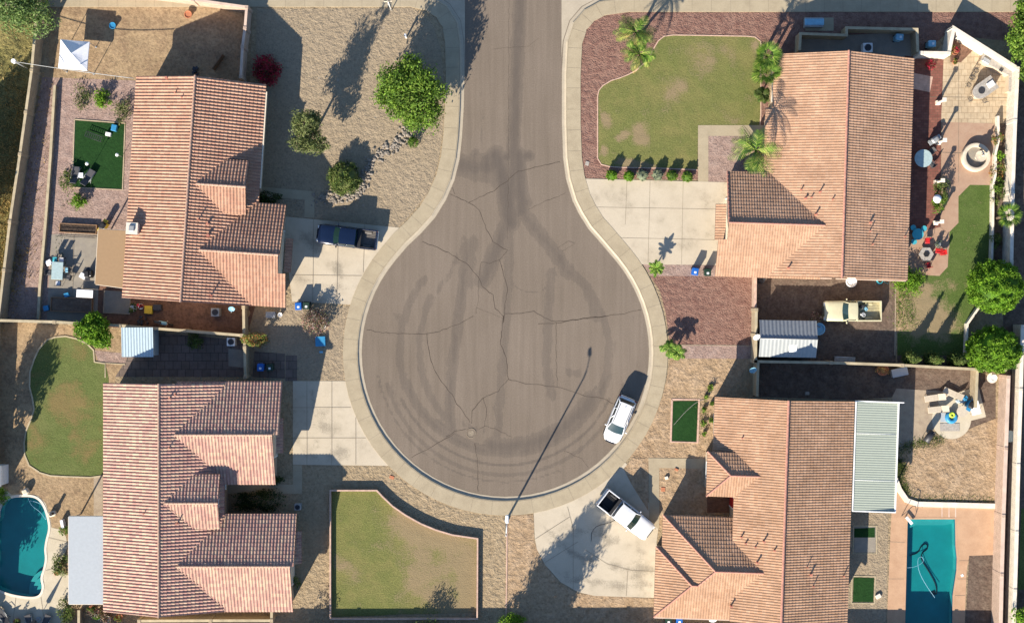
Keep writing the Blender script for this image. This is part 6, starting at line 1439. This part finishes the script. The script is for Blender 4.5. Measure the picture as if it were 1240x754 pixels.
pot('small pale bucket beside the grey box below the upper left garage', 340, 381, .2, .35, 'white_paint', name='bucket', cat='bucket')
pot('round white pot right of the pale flowering shrub', 393, 396, .22, .35, 'white_paint')
t = thing('covered_motorbike', 'blue grey motorbike parked on the rusty dirt above the shared wall', 'motorbike', W(199,391,G), R(-12))
for x in (-.7,.7): m = MB(); m.torus((x,0,.32), .25, .07, 16, 6, ax='y'); m.build('wheel', 'rubber', t)
m = MB(); m.box((-.05,0,.5), (.9,.34,.36), bev=.1); m.box((.2,0,.78), (.5,.3,.2), bev=.08); m.build('body', 'plastic_lightblue', t); m = MB(); m.box((-.4,0,.78), (.65,.28,.12), bev=.05); m.build('saddle', 'fabric_dark', t); m = MB(); m.tube([(.55,-.38,1.0),(.5,0,.95),(.55,.38,1.0)], .02, 6); m.tube([(.5,0,.95),(.7,0,.35)], .03, 6); m.build('handlebar', 'chrome', t)
def junk(label, px, py, mat, s_, seed, name='garden_clutter', cat='garden clutter'):
    q = random.Random(seed); c = W(px, py, G); m = MB()
    for i in range(6): m.box((c[0]+q.gauss(0,s_*.4), c[1]+q.gauss(0,s_*.3), G+.15+q.random()*.2), (q.uniform(.15,.4),q.uniform(.1,.35),q.uniform(.15,.4)), q.uniform(0,3), bev=.03)
    m.tube([(c[0]-s_*.5,c[1],G+.1),(c[0],c[1]+.1,G+.5),(c[0]+s_*.5,c[1]-.1,G+.1)], .02, 5); return tag(m.build(name, mat), label, cat)
junk('heap of dark garden tools on the rusty dirt left of the motorbike', 171, 388, 'metal_dark', .9, 3); junk('pile of dark scrap by the wall in the sand yard shadow', 238, 88, 'metal_dark', .5, 4)
t = thing('wooden_frame', 'dark wooden frame standing in the shadow of the upper left gable', 'frame', W(266,77,G), R(55)); m = MB(); m.box((0,0,.5), (1.7,.08,1.0)); m.build('panel', 'wood', t)
# ================================================================== LOWER LEFT YARD
t = thing('garden_shed', 'small shed with pale corrugated roof below the shared wall', 'shed', W(175,413.5,G)); m = MB(); m.box((0,0,1.0), (2.75,2.55,2.0)); m.build('wall', 'shed_blue', t)
m = MB(); K = 4; n = 44; vs = []
for i in range(n+1): x = -1.5+3.0*i/n; z = .035 if i % K in (0,1) else 0; vs += [(x,-1.4,2.0+z),(x,1.4,2.2+z)]
m.add(vs, [(2*i,2*i+2,2*i+3,2*i+1) for i in range(n)]); m.build('roof', 'shed_blue', t); m = MB(); m.box((0,-1.3,.9), (.9,.04,1.8)); m.build('door', 'metal_grey', t)
t = thing('garden_shed', 'little white shed at the left edge above the kidney pool', 'shed', W(1,573,G)); m = MB(); m.box((0,0,.9), (1.5,1.8,1.8)); m.build('wall', 'white_paint', t)
m = MB(); m.add([(-.85,-1,1.8),(.85,-1,1.8),(0,-1,2.2),(-.85,1,1.8),(.85,1,1.8),(0,1,2.2)], [(0,2,5,3),(1,4,5,2),(0,1,2),(3,5,4)]); m.build('roof', 'shed_white', t)
def hose(label, pts, z, r_, mat, name='pool_hose', cat='hose'):
    P = densify([W(*p, z)[:2] for p in pts], 99, smooth=3); m = MB(); m.tube([(x,y,z) for x,y in P], r_, 6); return tag(m.build(name, mat), label, cat)
hose('pale floating hose curving in the kidney pool', [(34,603),(38,612),(50,620),(57,632),(53,612),(44,607),(36,606)], .0, .022, 'plastic_lightblue')
hose('thin pale hose curling on the water of the rectangular pool', [(1098,687),(1108,686),(1119,680),(1117,673),(1111,675),(1112,690),(1120,706),(1132,723)], .0, .02, 'plastic_lightblue')
hose('dark tube drawn as the shadow of the pale hose on the rectangular pool floor', [(1102,672),(1112,669),(1115,661),(1122,657),(1124,664),(1116,669),(1115,677),(1124,690),(1134,708),(1134,719)], -.68, .05, 'black_plastic')  # black tube laid out as the pale hose's cast shadow, not a second hose
lid('pool_cleaner', 'dark little pool cleaner on the floor of the rectangular pool', 1134, 720, .4, .4, 'black_plastic', .4, 'pool cleaner').location.z = -.74
def ring_(label, px, py, mat, R_=.45, z=.02):
    m = MB(); c = W(px, py, z); m.torus((c[0],c[1],z), R_*.62, R_*.38, 24, 10); return tag(m.build('swim_ring', mat), label, 'swim ring')
t = thing('pedestal', 'cream stone pedestal at the right rim of the kidney pool', 'pedestal', W(65,621,G)); m = MB(); m.box((0,0,.25), (.7,.5,.5), .3, bev=.12); m.build('stone', 'stone_cream', t); m = MB(); m.cyl((.1,.05,.5), .15, .5, 10); m.build('lamp', 'metal_dark', t)
t = thing('pedestal', 'cream stone block at the top rim of the kidney pool', 'pedestal', W(33,594,G)); m = MB(); m.box((0,0,.3), (.6,.6,.6), .5, bev=.12); m.build('stone', 'stone_cream', t)
lid('paddle_board', 'narrow white board standing by the top right lobe of the kidney pool deck', 77.5, 633, .28, .8, 'fabric_white', .2, 'board', .5)
pot('small round brown pot on the cream deck near the grey patio cover', 69.5, 693, .2, .3, 'terracotta')
t = thing('parasol', 'closed dark parasol at the bottom of the cream pool deck', 'parasol', W(47,749,G)); m = MB(); m.tube([(0,0,0),(0,0,2.3)], .03, 6); m.cyl((0,0,0), .25, .1, 14); m.build('pole', 'metal_grey', t); m = MB(); m.lathe((0,0,1.0), [(.22,0),(.16,.6),(.05,1.3),(0,1.35)], 12); m.build('canopy', 'fabric_dark', t)
recliner('dark lounge chair at the bottom left of the cream pool deck', 38, 752, R(200)); recliner('dark lounge chair right of the closed parasol on the pool deck', 57, 752, R(160)); recliner('dark lounge chair in the bottom left corner by the kidney pool', 6, 744, R(220))
for i, (x, y, m_, p, l) in enumerate([(113,735,'terracotta','leaf_mid','leafy terracotta pot just below the grey patio cover'), (132,748,'stone_cream','petal_pale','cream urn of flowers below the mottled roof, left of the small slab'), (146,745,'terracotta','petal_orange','terracotta pot of orange flowers below the mottled roof'), (120,745,'white_paint','leaf_bright','white pot with a bright plant below the grey patio cover'), (22,751,'terracotta','leaf_mid','potted plant at the bottom left corner of the pool deck')]): pot(l, x, y, .3, .4, m_, p, 20+i)
# ================================================================== UPPER RIGHT YARD
def column_(label, px, py):
    t = thing('white_column', label, 'column', W(px, py, G)); m = MB(); m.box((0,0,.2), (.42,.42,.4), bev=.03); m.build('plinth', 'coping_white', t); m = MB(); m.lathe((0,0,.4), [(.15,0),(.17,.1),(.13,.2),(.12,1.2),(.15,1.35),(.15,1.4)], 14); m.build('shaft', 'coping_white', t); m = MB(); m.box((0,0,1.86), (.38,.38,.14), bev=.02); m.build('capital', 'coping_white', t)
for (x, y, l) in [(1135,125,'white garden column beside the brick strip, the uppermost of four'), (1135.5,173,'white garden column by the grey covered grill'), (1133,221,'white garden column between the glass table and the dome ornament'), (1132,270,'white garden column at the bottom of the brick strip, nearest the hexagonal table')]: column_(l, x, y)
t = thing('fountain', 'round cream stone fountain with tiered centre on the terracotta patio', 'fountain', W(1180,191,G)); m = MB(); m.lathe((0,0,0), [(1.35,0),(1.4,.12),(1.35,.5),(1.1,.55),(1.0,.5),(1.0,.15),(0,.12)], 36); m.build('basin', 'stone_cream', t)
m = MB(); m.cyl((0,0,.13), 1.04, .03, 32); m.build('water', 'patio_grey', t); m = MB(); m.lathe((.2,0,.1), [(.25,0),(.16,.3),(.12,.7),(.5,.85),(.54,.93),(.42,.9),(.12,.88),(.1,1.15),(.26,1.25),(.28,1.32),(.08,1.3),(.1,1.6),(0,1.75)], 24); m.build('tiers', 'stone_cream', t)  # grey disc instead of water, its tone painting the basin's dark inner shade
t = thing('kitchen_counter', 'L shaped cream outdoor kitchen counter in the corner of the angled white wall', 'counter', W(1188,72,G)); m = MB()
o = Vector(W(1188,72,G)); P = [W2(*p) for p in [(1187,68),(1221,88),(1224,90),(1223,113),(1216,113),(1216,94),(1183,76)]]; P = [(x-o.x, y-o.y) for x, y in P]; m.prism(P, 0, .85); m.build('base', 'stucco_beige', t); m = MB(); c_ = Vector((sum(p[0] for p in P)/7, sum(p[1] for p in P)/7)); m.prism([tuple(c_+(Vector(p)-c_)*1.04) for p in P], .85, .92); m.build('countertop', 'stone_grey', t)
for (x, y, r, mt, nm) in [(1194,74,-.55,'metal_galv','built_in_grill'),(1212,85,-.55,'metal_dark','sink')]: q_ = Vector(W(x,y,1.0))-o; m = MB(); m.box((q_.x,q_.y,.97), (.7,.45,.16) if nm != 'sink' else (.35,.35,.06), r, bev=.03); m.build(nm, mt, t)
t = thing('bar_island', 'rounded stone bar island with a grill and fire bowl amid wire stools', 'bar island', W(1188,109,G), R(35)); P = [(math.cos(a)*.85-.5, math.sin(a)*.72) for a in [math.pi/2+k*math.pi/10 for k in range(11)]]+[(1.1,-.72),(1.1,.72)]; m = MB(); m.prism([(x*.85, y*.85) for x, y in P], 0, .95); m.build('base', 'stucco_beige', t); m = MB(); m.prism(P, .95, 1.02); m.build('countertop', 'stone_grey', t); m = MB(); m.box((.6,0,1.1), (.7,.55,.16), bev=.04); m.build('grill', 'white_paint', t); m = MB(); m.cyl((-.45,0,1.02), .32, .05, 20); m.build('fire_bowl', 'metal_dark', t)
def wire_chair(label, px, py, rz):
    t = thing('wire_chair', label, 'chair', W(px, py, G), rz, 'wire chairs round the bar island'); m = MB(); m.torus((0,0,.5), .22, .018, 16, 5); [m.tube([(-.2,k*.08,.5),(.2,k*.08,.5)], .01, 4) for k in (-2,-1,0,1,2)]; m.build('seat', 'metal_dark', t)
    m = MB(); m.torus((0,.2,.82), .21, .016, 16, 5, ax='y'); [m.tube([(k*.09,.2,.5),(k*.09,.2,1.0)], .01, 4) for k in (-1,0,1)]; m.build('backrest', 'metal_dark', t)
    for a in (45,135,225,315): m = MB(); m.tube([(math.cos(R(a))*.18, math.sin(R(a))*.18, .5),(math.cos(R(a))*.25, math.sin(R(a))*.25, 0)], .014, 4); m.build('leg', 'metal_dark', t)
for (x, y, a, l) in [(1180,87,.3,'wire stool at the top left of the bar island nearest the counter'), (1176,95,.9,'wire stool upper left of the bar island'), (1171,104,1.5,'wire stool left of the bar island'), (1173,121,2.3,'wire stool at the lower left of the bar island'), (1190,123,3.3,'wire stool at the lower right of the bar island')]: wire_chair(l, x, y, a)
round_table('round pale table half in shade against the upper right roof', 1115, 193, .86, .74, 'drum_glass')
for (x, y, a, l) in [(1126,184,-.8,'dark chair at the upper right of the round pale table'), (1127,200,-2.4,'dark chair at the lower right of the round pale table')]: chair(l, x, y, a)
bbq('grey covered grill on the brick patio between column and round pale table', 1128, 171, .6, 'metal_grey', 'metal_grey')
t = thing('parasol', 'blue white round dome parasol in the bed beside the shrubs', 'parasol', W(1130.5,242,G)); m = MB(); m.tube([(0,0,0),(0,0,1.0)], .03, 6); m.build('pole', 'metal_galv', t); m = MB(); m.lathe((0,0,1.0), [(.42,0),(.36,.12),(.2,.24),(0,.28)], 16); m.build('canopy', 'fabric_white', t)
m = MB(); c = W(1113,100,G+.03); m.box((c[0]+.2,c[1],G+.035), (2.0,1.5,.02), -.2); tag(m.build('outdoor_rug', 'petal_rug' if False else 'border_pink'), 'pale pinkish outdoor rug on the bricks at the upper right roof edge', 'rug')
round_table('dark hexagonal fire table on the lower patio among red chairs', 1119, 308, .72, .6, 'stone_grey', sides=6, name='fire_table')
m = MB(); c = W(1119,308,G); m.cyl((c[0],c[1],G+.6), .3, .06, 6); tag(m.build('fire_bowl', 'black_plastic'), 'black burner bowl in the centre of the hexagonal fire table', 'fire bowl')
for (x, y, a, l) in [(1121,292,0,'red chair above the hexagonal fire table'), (1134,304,-1.7,'red chair right of the hexagonal fire table'), (1122,321,3.3,'red chair below the hexagonal fire table'), (1139,306,-1.4,'second red chair, farther right of the hexagonal fire table')]: chair(l, x, y, a, 'plastic_red', 'metal_dark', cushion='plastic_red', group='red chairs round the fire table')
round_table('teal round table in the shade of the roof above the fire table', 1109, 284, .55, .6, 'plastic_cyan')
for (x, y, l) in [(1104,276,'small teal stool upper left of the teal round table'), (1117,277,'small teal stool upper right of the teal round table'), (1105,293,'small teal stool lower left of the teal round table')]:
    t = thing('stool', l, 'stool', W(x, y, G)); m = MB(); m.cyl((0,0,.4), .27, .08, 16); m.build('seat', 'plastic_cyan', t); m = MB(); m.tube([(0,0,0),(0,0,.4)], .06, 8); m.cyl((0,0,0), .18, .04, 12); m.build('base', 'metal_dark', t)
pot('silver grey round pot between the fire table and the red chairs', 1134, 296, .26, .4, 'metal_galv', 'leaf_silver', 31)
pot('terracotta pot in the red corner bed by the angled wall', 1155, 64, .28, .4, 'terracotta', 'petal_crimson', 32); pot('orange pot at the corner of the pavers below the red bed', 1155, 76, .22, .3, 'terracotta', 'petal_orange', 33)
pot('large pot with white rim below the eave of the upper right house', 1029, 341, .5, .55, 'white_paint', None, 34); pot('dark pot in the shade at the left of the truck parking yard', 922, 338, .3, .4, 'metal_dark')
c = W(1065,340,G); m = MB(); [m.torus((c[0],c[1],G+.05+.04*k), .32-.03*k, .025, 18, 5) for k in range(4)]; m.tube([(c[0]+.3,c[1],G+.04),(c[0]+.8,c[1]-.3,G+.03),(c[0]+1.0,c[1]+.2,G+.03),(c[0]+.5,c[1]+.5,G+.03)], .02, 5); tag(m.build('garden_hose', 'plastic_cyan'), 'coiled green garden hose under the upper right eave', 'hose')
# white roofed shed
t = thing('storage_shed', 'grey and white gable roofed shed with a skylight beside the gate wall', 'shed', W(948,409.5,G), R(-1)); m = MB(); m.box((0,0,.95), (5.1,3.0,1.9)); m.build('wall', 'shed_white', t)
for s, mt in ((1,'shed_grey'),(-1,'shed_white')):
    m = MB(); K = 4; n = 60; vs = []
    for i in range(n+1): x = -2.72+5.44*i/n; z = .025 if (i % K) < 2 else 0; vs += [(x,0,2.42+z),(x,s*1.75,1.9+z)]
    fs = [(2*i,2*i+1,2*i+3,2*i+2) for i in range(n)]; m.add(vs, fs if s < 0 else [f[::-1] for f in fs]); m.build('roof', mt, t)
m = MB(); m.box((.45,-.85,2.22), (.75,.8,.08), bev=.02); k_ = m.build('skylight', 'white_paint', t); m = MB(); m.tube([(-2.74,0,2.47),(2.74,0,2.47)], .05, 6); m.build('ridge_cap', 'metal_grey', t); m = MB(); m.box((2.56,0,.9), (.04,1.2,1.75)); m.build('door', 'metal_grey', t)
pot('dark blue plastic barrel beside the white roofed shed', 989, 398, .55, .9, 'plastic_lightblue', name='barrel', cat='barrel')
t = thing('garden_bench', 'pale folded garden bench leaning on the dividing wall', 'bench', W(1021,434.5,G), R(-3)); m = MB(); m.box((0,0,.55), (2.0,.5,.06), bev=.02); m.build('seat', 'stone_grey', t); m = MB(); m.tube([(-.9,.2,0),(-.9,.2,.9),(.9,.2,.9),(.9,.2,0)], .03, 6); m.build('frame', 'metal_galv', t)
pot('wide terracotta pot in the shade below the dividing wall', 1067, 447, .55, .5, 'terracotta', 'leaf_dry', 36)
t = thing('storage_chest', 'pale grey storage chest tilted in the shade beside the wide pot', 'chest', W(1087,450,G), R(12)); m = MB(); m.box((0,0,.3), (1.5,.75,.6), bev=.04); m.build('body', 'stone_grey', t); m = MB(); m.box((0,0,.63), (1.56,.8,.07), bev=.03); m.build('lid', 'cover_grey', t)
# ================================================================== LOWER RIGHT YARD
def lounger(label, px, py, rz):
    t = thing('sun_lounger', label, 'sun lounger', W(px, py, G), rz, 'beige sun loungers on the round patio'); m = MB(); m.box((-.3,0,.32), (1.3,.62,.08), bev=.03); m.build('seat', 'fabric_beige', t); m = MB(); m.add([(.35,-.31,.32),(.35,.31,.32),(.95,.31,.75),(.95,-.31,.75),(.37,-.31,.24),(.37,.31,.24),(.97,.31,.67),(.97,-.31,.67)], [(0,3,2,1),(4,5,6,7),(0,1,5,4),(2,3,7,6),(1,2,6,5),(3,0,4,7)]); m.build('backrest', 'fabric_beige', t)
    for x in (-.8,.3):
        for s in (-1,1): m = MB(); m.tube([(x,s*.28,0),(x,s*.28,.3)], .025, 6); m.build('leg', 'metal_grey', t)
m = MB(); c = W(1152,500,G); m.cyl((c[0]-.0,c[1]-.6,G-.05), 1.9, .085, 40); m.box((c[0]+.4,c[1]+.6,G-.01), (3.0,2.6,.097), .25); m.box((c[0]+2.2,c[1]+.9,G-.01), (1.6,3.0,.104), .25); tag(m.build('patio', 'deck_cream'), kind='structure')
lounger('beige sun lounger uppermost on the round patio', 1130, 481, R(8)); lounger('beige sun lounger just below the uppermost one, casting a dark shadow', 1134, 495, R(6)); lounger('beige sun lounger nearest the dividing stub wall', 1152, 476, R(-25))
ring_('blue and green inflatable swim ring on the round patio', 1152, 505, 'plastic_blue', .62, G+.2)
ring_('small yellow green ring lying inside the blue swim ring', 1153, 502, 'plastic_lime', .3, G+.45)
t = thing('round_table', 'round beige table beside the blue swim ring', 'table', W(1162,497,G)); m = MB(); m.cyl((0,0,.68), .55, .05, 24); m.build('tabletop', 'fabric_beige', t); m = MB(); m.tube([(0,0,0),(0,0,.7)], .05, 8); m.cyl((0,0,0), .3, .04, 12); m.build('pedestal', 'metal_grey', t)
bbq('black gas barbecue beside the round beige table', 1172, 489, 1.0, 'plastic_blue'); junk('heap of blue and black pool toys on the cream patio corner', 1167, 481, 'plastic_blue', .5, 6, 'pool_toys', 'pool toys'); junk('pale green toys on the round patio above the beige table', 1160, 487, 'shed_blue', .4, 8, 'pool_toys', 'pool toys')
small_table('white slatted table at the right end of the cream patio', 1178, 493, .9, 1.3, .6, 'fabric_white', .25)
m = MB(); c = W(1150,517,G+.06); m.box((c[0],c[1],G+.06), (1.9,.75,.02)); tag(m.build('door_mat', 'stone_grey'), 'grey mat on the lower rim of the round patio', 'mat')
m = MB(); c = W(1143,505,G+.06); m.box((c[0],c[1],G+.07), (.7,.9,.03)); tag(m.build('towel', 'cover_grey'), 'grey towel lying left of the blue swim ring', 'towel')
t = thing('smoker_grill', 'black barrel smoker grill at the left of the round patio', 'barbecue', W(1122,527,G), R(55)); m = MB(); m.tube([(-.6,0,.75),(.6,0,.75)], .32, 14); m.build('barrel', 'metal_dark', t)
for x in (-.45,.45):
    for s in (-1,1): m = MB(); m.tube([(x,s*.25,0),(x,s*.2,.6)], .025, 5); m.build('leg', 'metal_dark', t)
m = MB(); m.tube([(.5,0,1.0),(.5,0,1.5)], .06, 8); m.build('chimney', 'metal_dark', t)
t = thing('side_shelf', 'small white table with a round white bowl by the lower clipped tree', 'table', W(1198,457,G)); m = MB(); m.cyl((0,0,.6), .5, .04, 18); m.build('tabletop', 'coping_white', t); m = MB(); m.lathe((.1,0,.64), [(.1,0),(.3,.15),(.32,.2),(.25,.18),(0,.05)], 16); m.build('bowl', 'white_paint', t); [(lambda m: (m.tube([(math.cos(a)*.4, math.sin(a)*.4, .6),(math.cos(a)*.6, math.sin(a)*.6, 0)], .02, 5), m.build('leg', 'metal_dark', t)))(MB()) for a in (.6,2.2,3.8,5.4)]
t = thing('glass_table', 'small clear round glass table in the dark alley beyond the pink wall', 'table', W(1219,527,G)); m = MB(); m.cyl((0,0,.7), .55, .03, 24); m.build('tabletop', 'drum_glass', t); m = MB(); m.torus((0,0,.7), .56, .025, 28, 5); m.build('rim', 'metal_grey', t); [(lambda m: (m.tube([(math.cos(a)*.45, math.sin(a)*.45, .7),(math.cos(a)*.45, math.sin(a)*.45, 0)], .02, 5), m.build('leg', 'metal_grey', t)))(MB()) for a in (.8,2.9,5.0)]
lid('crate', 'small red crate in the dark alley above the glass table', 1216, 484, .4, .5, 'plastic_red', 0, 'crate', .4)
lid('white_stone', 'angular white stone on the grey gravel beside the small turf bed', 1063, 721, .5, .4, 'coping_white', .5, 'stone', .2)
t = thing('pool_handrail', 'black looping handrail at the top left corner of the rectangular pool', 'handrail', W(1099,622,G)); m = MB(); m.tube([(-.6,-.2,0),(-.3,.4,.75),(.15,.9,.9),(.5,.9,.8),(.75,.2,.3),(.75,-.2,0)], .03, 8); m.build('rail', 'metal_dark', t)
t = thing('pool_slide', 'small white curved pool slide at the top left of the rectangular pool', 'pool slide', W(1098,627,G), R(-50)); m = MB(); m.box((.2,0,.35), (.9,.28,.06), bev=.03); m.build('slide', 'white_paint', t); m = MB(); m.tube([(-.2,.1,0),(-.2,.1,.35)], .03, 6); m.tube([(-.2,-.1,0),(-.2,-.1,.35)], .03, 6); m.build('support', 'metal_grey', t)
lid('skimmer_lid', 'round white skimmer lid on the salmon deck right of the pool', 1165, 696, .25, .25, 'white_paint', .5, 'pool lid')
m = MB(); [strip_on(m, [W2(x,608), W2(x,627)], .1, G+.044) for x in (1140,1148.5,1156.5)]; tag(m.build('deck_seams', 'coping_pink', loc=(0,0,0)), kind='structure')
lid('drain_box', 'small grey box on the shaded ground under the dividing wall', 977, 476, .4, .3, 'stone_grey', 0, 'box', .2)
hose('thin garden hose lying across the front turf patch toward the plants', [(816,514),(830,498),(845,485),(856,483),(861,474)], G+.04, .018, 'stone_grey', 'garden_hose')
hose('dark cable trailing from the white pickup over the driveway', [(716,655),(716,645),(722,636),(738,633),(745,629)], G+.04, .018, 'black_plastic', 'power_cable', 'cable')
lid('stone', 'small pale stone in the courtyard sand beside the white pickup', 807, 578, .3, .3, 'coping_white', .3, 'stone', .2); lid('brick', 'red brick lying in the sand below the front walkway', 819, 568, .35, .2, 'terracotta', -.4, 'brick', .12)
